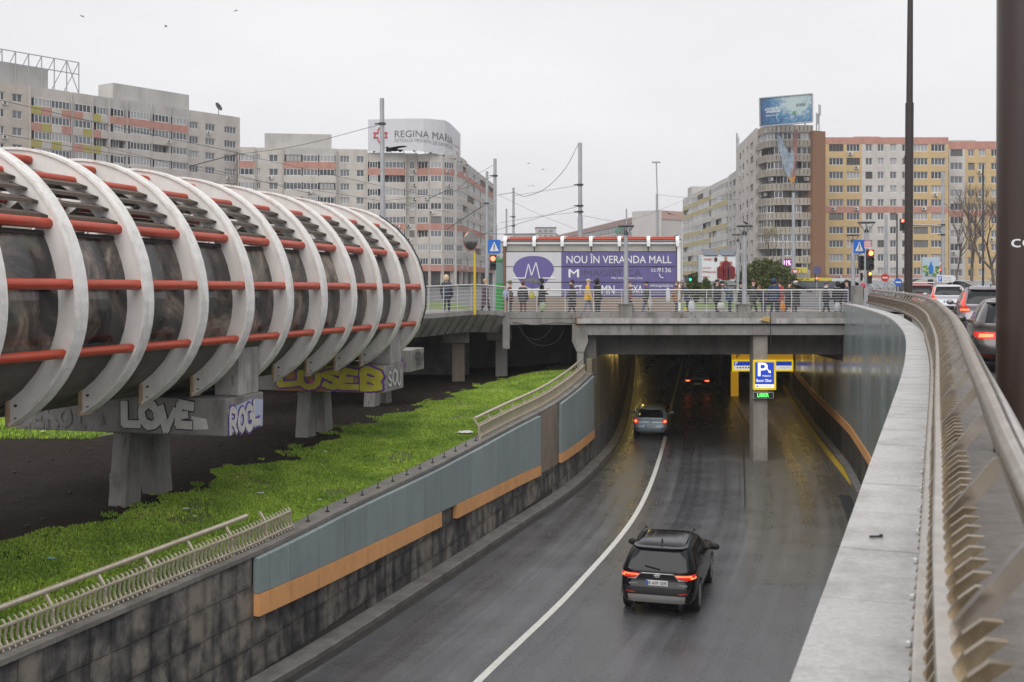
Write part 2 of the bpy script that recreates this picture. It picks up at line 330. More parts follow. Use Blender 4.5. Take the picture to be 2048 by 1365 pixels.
# --- left lower ground: lawn and bare soil under the tube
def border(Y): return interp(Y, [(8, -13.2), (21.6, -9.7), (24.1, -8.4), (26.1, -7.5), (28.8, -7.2), (31.2, -5.9), (35.7, -5.1), (41, -3.4), (48, -1.3), (52, 0.3)]) + .25 * math.sin(Y * 1.9) + .15 * math.sin(Y * 4.3)
def gz(X, Y):
    d = max(0.0, (lwx(Y) - .5 - X)) * .93; t = min(1, d / 4.5); t = t * t * (3 - 2 * t)
    flat = interp(Y, [(10, -3.6), (25, -3.42), (34, -3.24), (45, -3.1), (52, -3.0)])
    return lerp(ztop(Y) + .0, flat, t) + .06 * mnoise.noise(Vector((X * .5, Y * .5, 0)))
def is_grass(X, Y):
    n = mnoise.noise(Vector((X * .9, Y * .9, 3))) * .35
    return X > border(Y) + n or (X < -11.8 + n * 3 - (Y - 30) * -.02 and Y > 33.5 and X < -12.4) and Y < 40
mb = MB(); nx = 90; gy = [6 + i * .5 for i in range(106)]; idx = []
for y in gy:
    x1 = lwx(y) - .42
    for i in range(nx): 
        s = i / (nx - 1); x = x1 - (s ** 1.5) * 42; mb.v.append((x, y, gz(x, y)))
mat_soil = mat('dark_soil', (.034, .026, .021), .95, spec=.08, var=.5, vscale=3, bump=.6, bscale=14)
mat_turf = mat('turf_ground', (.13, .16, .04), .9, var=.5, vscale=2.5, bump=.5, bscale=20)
for j in range(len(gy) - 1):
    for i in range(nx - 1):
        a = j * nx + i; mb.f.append((a, a + nx, a + nx + 1, a + 1)); c = mb.v[a]
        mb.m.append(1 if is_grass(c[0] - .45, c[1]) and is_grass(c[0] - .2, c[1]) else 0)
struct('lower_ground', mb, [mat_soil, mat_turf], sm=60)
# loose stones and rubbish on the soil
g_ = np.random.default_rng(5); gv = MB()
for _ in range(1100):
    y = 14 + 34 * g_.random(); x = border(y) - 9 * g_.random() ** 1.6 + .3; s_ = .012 + .035 * g_.random() ** 3
    gv.box((x, y, gz(x, y) + s_ * .4), (s_ * 2, s_ * 1.4, s_ * 1.2), rz=6.28 * g_.random())
put('soil_rubble', gv, mat('rubble', (.06, .05, .042), .9, var=.5, vscale=9), kind='stuff', label='scattered pebbles and rubble on the bare soil under the tube', cat='rubble')
# grass blades: uncountable
def grass(name, n, sampler, hmin, hmax, seed, label):
    g = np.random.default_rng(seed); V = []; F = []; k = 0
    for _ in range(n):
        p = sampler(g)
        if p is None: continue
        x, y, z = p; cl = mnoise.noise(Vector((x * .55, y * .55, 9))) * .5 + .5; cl2 = mnoise.noise(Vector((x * 2.2, y * 2.2, 5))) * .5 + .5
        h = lerp(hmin, hmax, max(0, min(1, cl * .75 + cl2 * .5 - .15))) * g.uniform(.7, 1.25)
        a = g.uniform(0, 6.28); wv = g.uniform(.012, .024); lean = g.uniform(.1, .6) * h; b = g.uniform(0, 6.28)
        dx, dy = math.cos(a) * wv, math.sin(a) * wv; lx, ly = math.cos(b) * lean, math.sin(b) * lean
        V += [(x - dx, y - dy, z - .02), (x + dx, y + dy, z - .02), (x + lx * .4 + dx * .7, y + ly * .4 + dy * .7, z + h * .6), (x + lx * .4 - dx * .7, y + ly * .4 - dy * .7, z + h * .6), (x + lx, y + ly, z + h)]
        F += [(k, k + 1, k + 2, k + 3), (k + 3, k + 2, k + 4)]; k += 5
    me = bpy.data.meshes.new(name); me.from_pydata(V, [], F); me.materials.append(grass_m)
    o = obj(name, me); setp(o, label, 'grass', kind='stuff'); return o
grass_m = bpy.data.materials.new('grass_blades'); grass_m.use_nodes = True
_t = grass_m.node_tree; _b = _t.nodes['Principled BSDF']; _b.inputs['Roughness'].default_value = .55
_g = _t.nodes.new('ShaderNodeNewGeometry'); _n = _t.nodes.new('ShaderNodeTexNoise'); _n.inputs['Scale'].default_value = .8; _n.inputs['Detail'].default_value = 4
_r = _t.nodes.new('ShaderNodeValToRGB'); _e = _r.color_ramp.elements; _e[0].position = .3; _e[0].color = (.15, .28, .024, 1); _e[1].position = .6; _e[1].color = (.33, .48, .05, 1)
_x = _e.new(.8); _x.color = (.42, .5, .11, 1)
_t.links.new(_g.outputs['Position'], _n.inputs[0]); _t.links.new(_n.outputs[0], _r.inputs[0])
_mx = _t.nodes.new('ShaderNodeMixRGB'); _mx.blend_type = 'MULTIPLY'; _mx.inputs[0].default_value = 1; _mr = _t.nodes.new('ShaderNodeMapRange'); _mr.inputs[3].default_value = .55; _mr.inputs[4].default_value = 1.3
_t.links.new(_g.outputs['Random Per Island'], _mr.inputs[0]); _t.links.new(_r.outputs[0], _mx.inputs[1]); _t.links.new(_mr.outputs[0], _mx.inputs[2]); _t.links.new(_mx.outputs[0], _b.inputs['Base Color'])
def samp_main(g):
    y = 13 + 38.5 * g.random() ** 1.15; x1 = lwx(y) - .45; x0 = border(y) - .6; x = x1 + (x0 - x1) * g.random()
    if not is_grass(x, y) and (mnoise.noise(Vector((x * 1.7, y * 1.7, 1))) < .25 or g.random() < .6): return None
    if mnoise.noise(Vector((x * .8, y * .8, 21))) > .42 and g.random() < .8: return None
    return x, y, gz(x, y)
grass('lawn_grass', 200000, samp_main, .02, .09, 3, 'bright green spring grass on the bank beside the sunken road')
def samp_far(g):
    y = 33.6 + 6.2 * g.random(); x = -26 + 14 * g.random()
    if not is_grass(x, y): return None
    return x, y, gz(x, y)
grass('back_grass', 22000, samp_far, .05, .16, 4, 'patch of lit grass seen beneath the tube at the left edge')

# --- street level around the cutting
mb = MB()
mb.quad((-1500, 60.5, -.25), (1500, 60.5, -.25), (1500, 3000, -.25), (-1500, 3000, -.25))
struct('street_ground', mb, street_m)
mb = MB()
yr = [-30, -2] + [i * 2.0 for i in range(31)] + [60.5]
def zst(y): return interp(y, [(-30, -.4), (50, -.4), (60.5, -.38), (61, -.38)])
for a, b in zip(yr, yr[1:]): mb.quad((rwx(a) + .34, a, zst(a)), (400, a, zst(a)), (400, b, zst(b)), (rwx(b) + .34, b, zst(b)))
struct('right_street', mb, street_m)
mb = MB()
for a, b in zip(yr, yr[1:]):
    za, zb = zst(a) + .14, zst(b) + .14
    mb.quad((rwx(a) + .3, a, za), (rwx(a) + 1.5, a, za), (rwx(b) + 1.5, b, zb), (rwx(b) + .3, b, zb)); mb.quad((rwx(a) + 1.5, a, za), (rwx(a) + 1.5, a, za - .14), (rwx(b) + 1.5, b, zb - .14), (rwx(b) + 1.5, b, zb))
struct('right_pavement', mb, paving)
# plaza slab left of the cutting, over the dark undercroft
mb = MB(); mb.prism([(-120, 44.5, -.8), (-7.6, 44.5, -.8), (-5.2, 47.5, -.8), (-.9, 52.2, -.8), (-.9, 60.5, -.8), (-120, 60.5, -.8)], (0, 0, .55))
struct('plaza_slab', mb, concrete)
lawn_m = mat('lawn_far', (.13, .19, .045), .9, var=.4, vscale=2, bump=.5, bscale=12)
for nm, q in (('lawn_left', [(-30, 62), (-1.5, 62), (-4.5, 84), (-40, 84)]), ('lawn_right', [(6.5, 66), (15.5, 66), (19, 88), (7, 88)])):
    mb = MB(); mb.poly([(x, y, -.235) for x, y in q]); struct(nm, mb, lawn_m)
mb = MB(); mb.poly([(-30, 60.6, -.243), (17, 60.6, -.243), (17, 66, -.243), (-30, 66, -.243)]); struct('plaza_path', mb, paving)
# back wall of the undercroft, its shade put into a dark colour
bw = MB(); bw.box((-62, 53.4, -2.0), (120, .5, 3.0)); put('undercroft_wall', bw, concrete_dark, label='concrete wall with painted-in shade closing the dark space behind the tube', cat='wall')
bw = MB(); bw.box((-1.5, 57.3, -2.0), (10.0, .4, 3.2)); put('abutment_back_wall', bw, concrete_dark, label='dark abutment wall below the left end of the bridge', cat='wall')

# --- left retaining wall, clad with stone tiles, and coloured panels
wall_m = mat('wall_backing', (.075, .07, .065), .8, var=.4, vscale=2)
lw = thing('retaining_wall', 'stained stone tile retaining wall with teal and orange panels left of the road', 'wall', (lwx(24), 24, ROAD))
yw = [11 + i * .75 for i in range(55)]
mb = MB()
mb.sweep([(lwx(y), y, 0) for y in yw], [(-.02, 0), (-.3, 0)], closed=False, cap=False); mb.v = []; mb.f = []; mb.m = []
rows = [((lwx(y) - .03, y, ROAD), (lwx(y) - .03, y, ztop(y))) for y in yw]
for (a, b), (c, d) in zip(rows, rows[1:]): mb.quad(a, c, d, b)
put('backing', mb, wall_m, lw)
tile_m = bpy.data.materials.new('stone_tile'); tile_m.use_nodes = True
def tile_nodes(m):
    t = m.node_tree; N = t.nodes; L = t.links; b = N['Principled BSDF']
    g = N.new('ShaderNodeNewGeometry'); oi = N.new('ShaderNodeObjectInfo')
    mp1 = N.new('ShaderNodeMapping'); mp1.inputs['Scale'].default_value = (1, 1, .3); L.new(g.outputs['Position'], mp1.inputs[0])
    n1 = N.new('ShaderNodeTexNoise'); n1.inputs['Scale'].default_value = .9; n1.inputs['Detail'].default_value = 7; n1.inputs['Roughness'].default_value = .68; n1.inputs['Distortion'].default_value = .6; L.new(mp1.outputs[0], n1.inputs[0])
    tco = N.new('ShaderNodeTexCoord'); va = N.new('ShaderNodeVectorMath'); va.operation = 'ADD'; L.new(tco.outputs['Object'], va.inputs[0])
    n2 = N.new('ShaderNodeTexNoise'); n2.inputs['Scale'].default_value = 2.6; n2.inputs['Detail'].default_value = 5; n2.inputs['Roughness'].default_value = .6; L.new(g.outputs['Position'], n2.inputs[0])
    ad = N.new('ShaderNodeMath'); ad.operation = 'MULTIPLY_ADD'; L.new(oi.outputs['Random'], ad.inputs[0]); ad.inputs[1].default_value = .08; L.new(n1.outputs[0], ad.inputs[2])
    a2 = N.new('ShaderNodeMath'); a2.operation = 'MULTIPLY_ADD'; L.new(n2.outputs[0], a2.inputs[0]); a2.inputs[1].default_value = .42; L.new(ad.outputs[0], a2.inputs[2])
    r = N.new('ShaderNodeValToRGB'); e = r.color_ramp.elements; e[0].position = .58; e[0].color = (.03, .029, .03, 1); e[1].position = .86; e[1].color = (.215, .19, .16, 1)
    x = e.new(.68); x.color = (.062, .059, .058, 1); x = e.new(.77); x.color = (.13, .122, .112, 1)
    sx_ = N.new('ShaderNodeSeparateXYZ'); L.new(tco.outputs['Object'], sx_.inputs[0])
    def mth(op, a, b_=None):
        q = N.new('ShaderNodeMath'); q.operation = op
        for i_, v_ in enumerate((a, b_)):
            if v_ is None: continue
            if isinstance(v_, (int, float)): q.inputs[i_].default_value = v_
            else: L.new(v_, q.inputs[i_])
        return q.outputs[0]
    ey = mth('SUBTRACT', .244, mth('ABSOLUTE', sx_.outputs['Y'])); ez = mth('SUBTRACT', .294, mth('ABSOLUTE', mth('SUBTRACT', sx_.outputs['Z'], .3))); ed_ = mth('ADD', mth('MINIMUM', ey, ez), mth('MULTIPLY', mth('SUBTRACT', n2.outputs[0], .5), .45))
    em_ = N.new('ShaderNodeMapRange'); em_.inputs[1].default_value = -.04; em_.inputs[2].default_value = .14; em_.inputs[3].default_value = .5; em_.inputs[4].default_value = 1.2; L.new(ed_, em_.inputs[0])
    mul_ = N.new('ShaderNodeMixRGB'); mul_.blend_type = 'MULTIPLY'; mul_.inputs[0].default_value = 1; L.new(a2.outputs[0], r.inputs[0]); L.new(r.outputs[0], mul_.inputs[1]); L.new(em_.outputs[0], mul_.inputs[2]); L.new(mul_.outputs[0], b.inputs['Base Color']); b.inputs['Roughness'].default_value = .55
tile_nodes(tile_m)
tb = MB(); tb.box((0, 0, .3), (.03, .488, .588)); tile_me = tb.mesh('tile', tile_m)
acc = resample([(lwx(y), y) for y in yw], .5); ntile = 0; rest = MB()
tiles = []
for (a, b) in zip(acc, acc[1:]):
    cx, cy = (a[0] + b[0]) / 2, (a[1] + b[1]) / 2; ang = math.atan2(b[1] - a[1], b[0] - a[0]) - math.pi / 2; zt = ztop(cy)
    lo = ROAD + .12; k = 0; z = zt
    while z - .6 > lo - .35:
        h = min(.6, z - lo)
        hid = 22.7 < cy < 40.3 and z - h > interp(cy, [(22.6, -5.0), (40, -5.3)]) or 42.9 < cy < 49.5 and z - h > -5.2
        if h > .1 and not hid: tiles.append((cy, cx, z - h, h, ang))
        z -= .6; k += 1
tiles.sort()
for i, (cy, cx, z, h, ang) in enumerate(tiles):
    if i < 295:
        obj('stone_tile', tile_me, lw, (cx - .005 + random.uniform(-.004, .004), cy, z), (0, random.uniform(-.004, .004), ang), (1, 1, h / .6))
    else: rest.box((cx - .005, cy, z + h / 2), (.03, .488, h - .012), rz=ang)
if rest.v: put('far_stone_tiles', rest, tile_m, lw, kind='stuff')
teal = mat('teal_panel', (.29, .345, .345), .36, var=.13, vscale=.8, rand=.1, bump=.04, bscale=2, stain=(.19, .225, .225), sscale=2.5, samt=.5)
orange = mat('orange_panel', (.84, .42, .17), .42, var=.12, vscale=1.5, rand=.06, stain=(.55, .28, .12), sscale=3, samt=.5)
def panel_run(y0, y1, step, zb, zm, first_narrow=True, skip=()):
    P = resample([(lwx(y), y) for y in np.linspace(y0, y1, 60)], step)
    if first_narrow: P = [P[0], tuple(np.array(P[0]) + (np.array(P[1]) - np.array(P[0])) * .35)] + P[1:]
    for i, (a, b) in enumerate(zip(P, P[1:])):
        d = Vector((b[0] - a[0], b[1] - a[1], 0)); L_ = d.length; d.normalize(); n = Vector((d.y, -d.x, 0)); A = Vector((a[0], a[1], 0)) + d * .009; B = Vector((b[0], b[1], 0)) - d * .009
        za, zc = ztop(a[1]) - .03, ztop(b[1]) - .03; o = n * (.13 + random.uniform(-.004, .004))
        m1, m2 = zm(a[1]), zm(b[1])
        mb = MB(); mb.hexa([A + Vector((0, 0, m1)), A + o + Vector((0, 0, m1)), B + o + Vector((0, 0, m2)), B + Vector((0, 0, m2)), A + Vector((0, 0, za)), A + o + Vector((0, 0, za - .03)), B + o + Vector((0, 0, zc - .03)), B + Vector((0, 0, zc))])
        put('teal_panel', mb, teal, lw)
        if i in skip: continue
        b1, b2 = zb(a[1]), zb(b[1]); o = n * .145
        mb = MB(); mb.hexa([A + Vector((0, 0, b1)), A + o + Vector((0, 0, b1)), B + o + Vector((0, 0, b2)), B + Vector((0, 0, b2)), A + Vector((0, 0, m1 - .012)), A + o + Vector((0, 0, m1 - .012)), B + o + Vector((0, 0, m2 - .012)), B + Vector((0, 0, m2 - .012))])
        put('orange_panel', mb, orange, lw)
panel_run(22.6, 40.1, 1.13, lambda y: interp(y, [(22.6, -5.2), (40, -5.42)]), lambda y: interp(y, [(22.6, -4.75), (40, -5.05)]), skip=(9,))
panel_run(42.8, 49.6, 1.1, lambda y: -5.42, lambda y: -5.06, first_narrow=False)
# bare concrete bay and dark slot between the panel runs
mb = MB(); 
for a, b in ((40.2, 41.3), (41.3, 42.45)): mb.hexa([(lwx(a), a, -5.4), (lwx(a) + .06, a - .02, -5.4), (lwx(b) + .06, b - .02, -5.4), (lwx(b), b, -5.4), (lwx(a), a, ztop(a) - .03), (lwx(a) + .06, a - .02, ztop(a) - .03), (lwx(b) + .06, b - .02, ztop(b) - .03), (lwx(b), b, ztop(b) - .03)])
put('bare_bay', mb, mat('rusty_concrete', (.27, .215, .165), .8, var=.3, vscale=2, bump=.3, bscale=20, stain=(.13, .1, .075), samt=.7), lw)
# coping stones
cop_m = mat('coping_stone', (.23, .215, .195), .7, var=.35, vscale=3, bump=.35, bscale=40, rand=.12, stain=(.09, .085, .075), samt=.6)
cp = resample([(lwx(y), y) for y in np.linspace(11, 51, 160)], .9)
for a, b in zip(cp, cp[1:]):
    d = Vector((b[0] - a[0], b[1] - a[1], 0)).normalized(); n = Vector((d.y, -d.x, 0)); A = Vector((a[0], a[1], ztop(a[1]))) + d * .004; B = Vector((b[0], b[1], ztop(b[1]))) - d * .004
    u = Vector((0, 0, .07)); dn = Vector((0, 0, -.015))
    mb = MB(); mb.hexa([A - n * .48 + dn, A + n * .05 + dn, B + n * .05 + dn, B - n * .48 + dn, A - n * .48 + u, A + n * .05 + u, B + n * .05 + u, B - n * .48 + u])
    put('coping_stone', mb, cop_m, lw)

# --- railings: S-shaped balusters, two flat rails, a round top rail on posts
def baluster_mesh():
    path = [(-.02, .02), (.0, .06), (.05, .15), (.06, .22), (.045, .3), (.05, .36), (.09, .425), (.125, .455)]
    mb = MB(); w_ = .012; t = .019
    L_ = [(x - t, -w_, z) for x, z in path]; 
    for (x0, z0), (x1, z1) in zip(path, path[1:]):
        mb.hexa([(x0 - t, -w_, z0), (x0 + t, -w_, z0), (x0 + t, w_, z0), (x0 - t, w_, z0), (x1 - t, -w_, z1), (x1 + t, -w_, z1), (x1 + t, w_, z1), (x1 - t, w_, z1)])
    return mb.mesh('baluster', brass)
def post_mesh():
    mb = MB(); path = [(.015, 0), (.02, .08), (.06, .2), (.05, .32), (.085, .41), (.215, .58)]
    for (x0, z0), (x1, z1) in zip(path, path[1:]):
        t0, t1 = lerp(.03, .025, z0 / .58), lerp(.03, .025, z1 / .58); w_ = .022
        mb.hexa([(x0 - t0, -w_, z0), (x0 + t0, -w_, z0), (x0 + t0, w_, z0), (x0 - t0, w_, z0), (x1 - t1, -w_, z1), (x1 + t1, -w_, z1), (x1 + t1, w_, z1), (x1 - t1, w_, z1)])
    mb.lathe([(.05, 0), (.05, .01), (.04, .016)], (.02, 0, 0), 12)
    return mb.mesh('post', steel)
BAL, POST = baluster_mesh(), post_mesh()
BAL_C, POST_C = BAL.copy(), POST.copy(); BAL_C.materials[0] = cream; POST_C.materials[0] = cream
def railing(label, path, side, tube_cut=0.0, step=.118, post_every=10, limit=300, mirror=1, pale=False, tacr=.205):
    """path: (x, y, z) on the coping; across = side * right of travel"""
    P = resample(path, step); b0 = P[0]
    rt = thing('railing', label, 'railing', b0)
    rest = MB(); nb = 0; BAL_, POST_, st_m, bl_m = (BAL_C, POST_C, cream, cream) if pale else (BAL, POST, steel, brass)
    order = sorted(range(len(P)), key=lambda i: P[i][0] ** 2 + P[i][1] ** 2); near = set(order[:limit])
    bv = [tuple(v.co) for v in BAL.vertices]; bf = [tuple(p.vertices) for p in BAL.polygons]
    for i, p in enumerate(P):
        q0, q1 = P[max(0, i - 1)], P[min(len(P) - 1, i + 1)]; ang = math.atan2(q1[1] - q0[1], q1[0] - q0[0]); rz = ang + (-math.pi / 2 if side > 0 else math.pi / 2)
        if i % post_every == 0: obj('post', POST_, rt, p, (0, 0, rz)); continue
        if i in near: obj('baluster', BAL_, rt, p, (0, 0, rz))
        else:
            M = Matrix.Translation(p) @ Matrix.Rotation(rz, 4, 'Z'); rest.add([M @ Vector(v) for v in bv], bf)
    if rest.v: put('far_balusters', rest, bl_m, rt, kind='stuff')
    Q = P[::3] + ([P[-1]] if (len(P) - 1) % 3 else [])
    for nm, a, zz, w_, h_ in (('bottom_rail', -.005, .075, .022, .02), ('middle_rail', .052, .37, .03, .022)):
        mb = MB(); mb.sweep(Q, [(side * a - w_, zz - h_), (side * a + w_, zz - h_), (side * a + w_, zz + h_), (side * a - w_, zz + h_)]); bevel(put(nm, mb, st_m, rt), .008, 2)
    n = len(Q); cut = int(n * (1 - tube_cut)); Qt = Q[:max(2, cut)]
    mb = MB(); prof = [(side * tacr + .05 * math.cos(k * math.pi / 8), .605 + .05 * math.sin(k * math.pi / 8)) for k in range(16)]
    mb.sweep(Qt, prof); put('top_rail', mb, st_m, rt, sm=50)
    return rt
railing('pale steel railing with curved balusters on the near left wall', [(lwx(y) - .2, y, ztop(y) + .07) for y in np.linspace(12.5, 24.3, 60)], -1, tube_cut=.1, pale=True)
railing('pale steel railing on the far left wall running towards the bridge', [(lwx(y) - .2, y, ztop(y) + .07) for y in np.linspace(35.2, 49.3, 70)], -1, pale=True)
# leftover anchor studs on the coping
for y in np.linspace(24.9, 34.8, 13):
    mb = MB(); mb.lathe([(.05, 0), (.05, .02), (.012, .025), (.012, .13)], (lwx(y) - .2, y, ztop(y) + .07), 8)
    put('anchor_stud', mb, dark_m, lw)

# --- right retaining wall: granite coping, railing, wet teal panels
rw = thing('right_wall', 'curved retaining wall with wet teal panels and granite coping on the right', 'wall', (rwx(30), 30, ROAD))
yy = list(np.linspace(.9, 51, 120)); mb = MB()
rows = [((rwx(y) + .05, y, ROAD), (rwx(y) + .05, y, RTOP - .06), (rwx(y) + .36, y, RTOP - .06), (rwx(y) + .36, y, -.1)) for y in yy]
for r0, r1 in zip(rows, rows[1:]):
    for k in range(3): mb.quad(r0[k], r0[k + 1], r1[k + 1], r1[k])
put('core', mb, concrete, rw)
P = resample([(rwx(y), y) for y in np.linspace(1.0, 51, 200)], .78)
for i, (a, b) in enumerate(zip(P, P[1:])):
    d = Vector((b[0] - a[0], b[1] - a[1], 0)).normalized(); n = Vector((d.y, -d.x, 0)); z0, z1 = RTOP - .055, RTOP + random.uniform(-.003, .003)
    A = Vector((a[0], a[1], 0)) + d * .005; B = Vector((b[0], b[1], 0)) - d * .005
    mb = MB(); mb.hexa([v + Vector((0, 0, z)) for z in (z0, z1) for v in (A - n * .03, A + n * .345, B + n * .345, B - n * .03)])
    put('granite_slab', mb, granite, rw)
wetteal = mat('wet_teal_panel', (.28, .33, .335), .24, var=.06, vscale=.5, rand=.03, stretch=(1, 1, .25), rvar=.08, bump=.05, bscale=3)
P = resample([(rwx(y), y) for y in np.linspace(7, 86, 200)], 1.2)
for a, b in zip(P, P[1:]):
    d = Vector((b[0] - a[0], b[1] - a[1], 0)).normalized(); n = Vector((d.y, -d.x, 0)); A = Vector((a[0], a[1], 0)) + d * .004; B = Vector((b[0], b[1], 0)) - d * .004
    top = RTOP - .06 if b[1] < 50.9 else -2.2
    levels = [(-4.72, -1.9), (-1.892, top)] if top > -1.9 else [(-4.72, top)]
    for z0, z1 in levels:
        mb = MB(); mb.hexa([v + Vector((0, 0, z)) for z in (z0, z1) for v in (A - n * .02, A + n * .04, B + n * .04, B - n * .02)]); put('teal_panel', mb, wetteal, rw)
    mb = MB(); mb.hexa([v + Vector((0, 0, z)) for z in (-5.1, -4.73) for v in (A - n * .05, A + n * .04, B + n * .04, B - n * .05)]); put('orange_panel', mb, orange, rw)
    mb = MB(); mb.hexa([v + Vector((0, 0, z)) for z in (ROAD + .1, -5.11) for v in (A - n * .0, A + n * .04, B + n * .04, B - n * .0)]); put('plinth_stone', mb, tile_m, rw)
railing('long curving steel railing on the granite coping in the right foreground', [(rwx(y) + .33 + max(0, y - 20) * .02, y, RTOP) for y in np.linspace(1.25, 49.8, 200)], 1, limit=290, post_every=9, step=.125, tacr=.245)
# screws along the bottom rail and small litter on the coping
for y in np.linspace(3.4, 20, 34):
    mb = MB(); mb.lathe([(.011, 0), (.011, .012), (.006, .016)], (rwx(y) + .285, y, RTOP + .003), 8); put('bolt', mb, steel_br, rw)
mb = MB(); mb.box((1.54, 4.82, RTOP + .008), (.05, .012, .008), rz=.1); mb.lathe([(.008, 0), (.008, .012)], (1.566, 4.825, RTOP + .004), 8); put('metal_clip', mb, dark_m, label='small dark metal clip lying on the granite coping', cat='clip')
# ================================================================ the ribbed tube
S = 1.9; TH, CV, SL = .25268, -.002735, -.00916
KL = .83                                          # the ring is flatter below its waist
UC, VC, RO = -.235 * S, -.262 * S, 1.5 * S      # centre of the ring and outer radius
def tube_pt(i, U, Vv):
    t = i - 5.0; a = TH + CV * t * .5; a2 = TH + CV * t
    return Vector((S * (-3.8844 + t * math.sin(a)) + U * math.cos(a2), S * (13.8454 + t * math.cos(a)) - U * math.sin(a2), EYE + S * SL * t + Vv))
def ring(i, r, phi): return tube_pt(i, UC + r * math.cos(phi), VC + r * math.sin(phi) * (KL if math.sin(phi) < 0 else 1))
rib_m = mat('rib_paint', (.85, .825, .79), .42, var=.14, vscale=1.3, rust=(.38, .27, .17), ruscale=5, rulo=.68, stain=(.62, .59, .53), sscale=2.2, samt=.55, bump=.05, bscale=8)
rib_edge = mat('rib_flange_paint', (.85, .83, .795), .45, var=.15, vscale=6, rust=(.3, .2, .12), ruscale=8, rulo=.66, stain=(.36, .33, .26), sscale=5, samt=.5)
plate_m = mat('rib_end_plate', (.5, .36, .22), .6, var=.3, vscale=8)
red_m = mat('red_pipe', (.52, .06, .02), .33, var=.22, vscale=3, rust=(.16, .045, .025), ruscale=7, rulo=.62, stain=(.33, .07, .035), sscale=4, samt=.6)
glass_m = bpy.data.materials.new('grimy_glazing'); glass_m.use_nodes = True
def glazing(m):
    t = m.node_tree; N = t.nodes; L = t.links; b = N['Principled BSDF']; b.inputs['Roughness'].default_value = .16; b.inputs['Specular IOR Level'].default_value = .6
    g = N.new('ShaderNodeNewGeometry'); n1 = N.new('ShaderNodeTexNoise'); n1.inputs['Scale'].default_value = .95; n1.inputs['Detail'].default_value = 9; n1.inputs['Distortion'].default_value = 1.1; n1.inputs['Roughness'].default_value = .6
    L.new(g.outputs['Position'], n1.inputs[0]); r = N.new('ShaderNodeValToRGB'); e = r.color_ramp.elements
    e[0].position = .38; e[0].color = (.008, .008, .01, 1); e[1].position = .68; e[1].color = (.34, .28, .225, 1); x = e.new(.46); x.color = (.03, .026, .024, 1); x = e.new(.55); x.color = (.115, .09, .072, 1)
    L.new(n1.outputs[0], r.inputs[0])
    n2 = N.new('ShaderNodeTexNoise'); n2.inputs['Scale'].default_value = 1.1; n2.inputs['Detail'].default_value = 3; mp1 = N.new('ShaderNodeMapping'); mp1.inputs['Location'].default_value = (7, 3, 1); L.new(g.outputs['Position'], mp1.inputs[0]); L.new(mp1.outputs[0], n2.inputs[0])
    mr = N.new('ShaderNodeMapRange'); mr.inputs[1].default_value = .58; mr.inputs[2].default_value = .66; mr.inputs[4].default_value = .45; L.new(n2.outputs[0], mr.inputs[0])
    mxx = N.new('ShaderNodeMixRGB'); mxx.inputs[2].default_value = (.1, .125, .1, 1); L.new(mr.outputs[0], mxx.inputs[0]); L.new(r.outputs[0], mxx.inputs[1]); L.new(mxx.outputs[0], b.inputs['Base Color'])
    n3 = N.new('ShaderNodeTexNoise'); n3.inputs['Scale'].default_value = 6; n3.inputs['Detail'].default_value = 6; L.new(g.outputs['Position'], n3.inputs[0]); m3 = N.new('ShaderNodeMapRange'); m3.inputs[3].default_value = .02; m3.inputs[4].default_value = .3; L.new(n3.outputs[0], m3.inputs[0]); L.new(m3.outputs[0], b.inputs['Roughness'])
glazing(glass_m)
louvre_m = mat('brown_louvre', (.13, .1, .075), .55, var=.3, vscale=4, stain=(.06, .05, .04), samt=.5)
louvre_cap = mat('louvre_cap', (.06, .055, .05), .6, var=.3, vscale=8)
roof_m = mat('grey_roof_sheet', (.13, .125, .12), .5, var=.2, vscale=2)
belly_m = mat('tube_underside', (.16, .14, .115), .7, var=.4, vscale=1.5, stain=(.05, .045, .04), samt=.8)
tube = thing('tube_walkway', 'raised tubular walkway with white ribs and red pipes on concrete piers', 'walkway', tube_pt(5, UC, -4.7))
I0, I1 = -3, 10; RI = RO - .44; RB = RO - .165; RG = RO - .36; TW = .22 / S
BARS = [(R(-20.3), 1.44), (R(7.1), 1.436), (R(30), 1.397), (R(58.3), 1.37), (R(80.3), 1.396), (R(105), 1.39), (R(128), 1.38), (R(152), 1.4), (R(175), 1.42), (R(200), 1.44)]
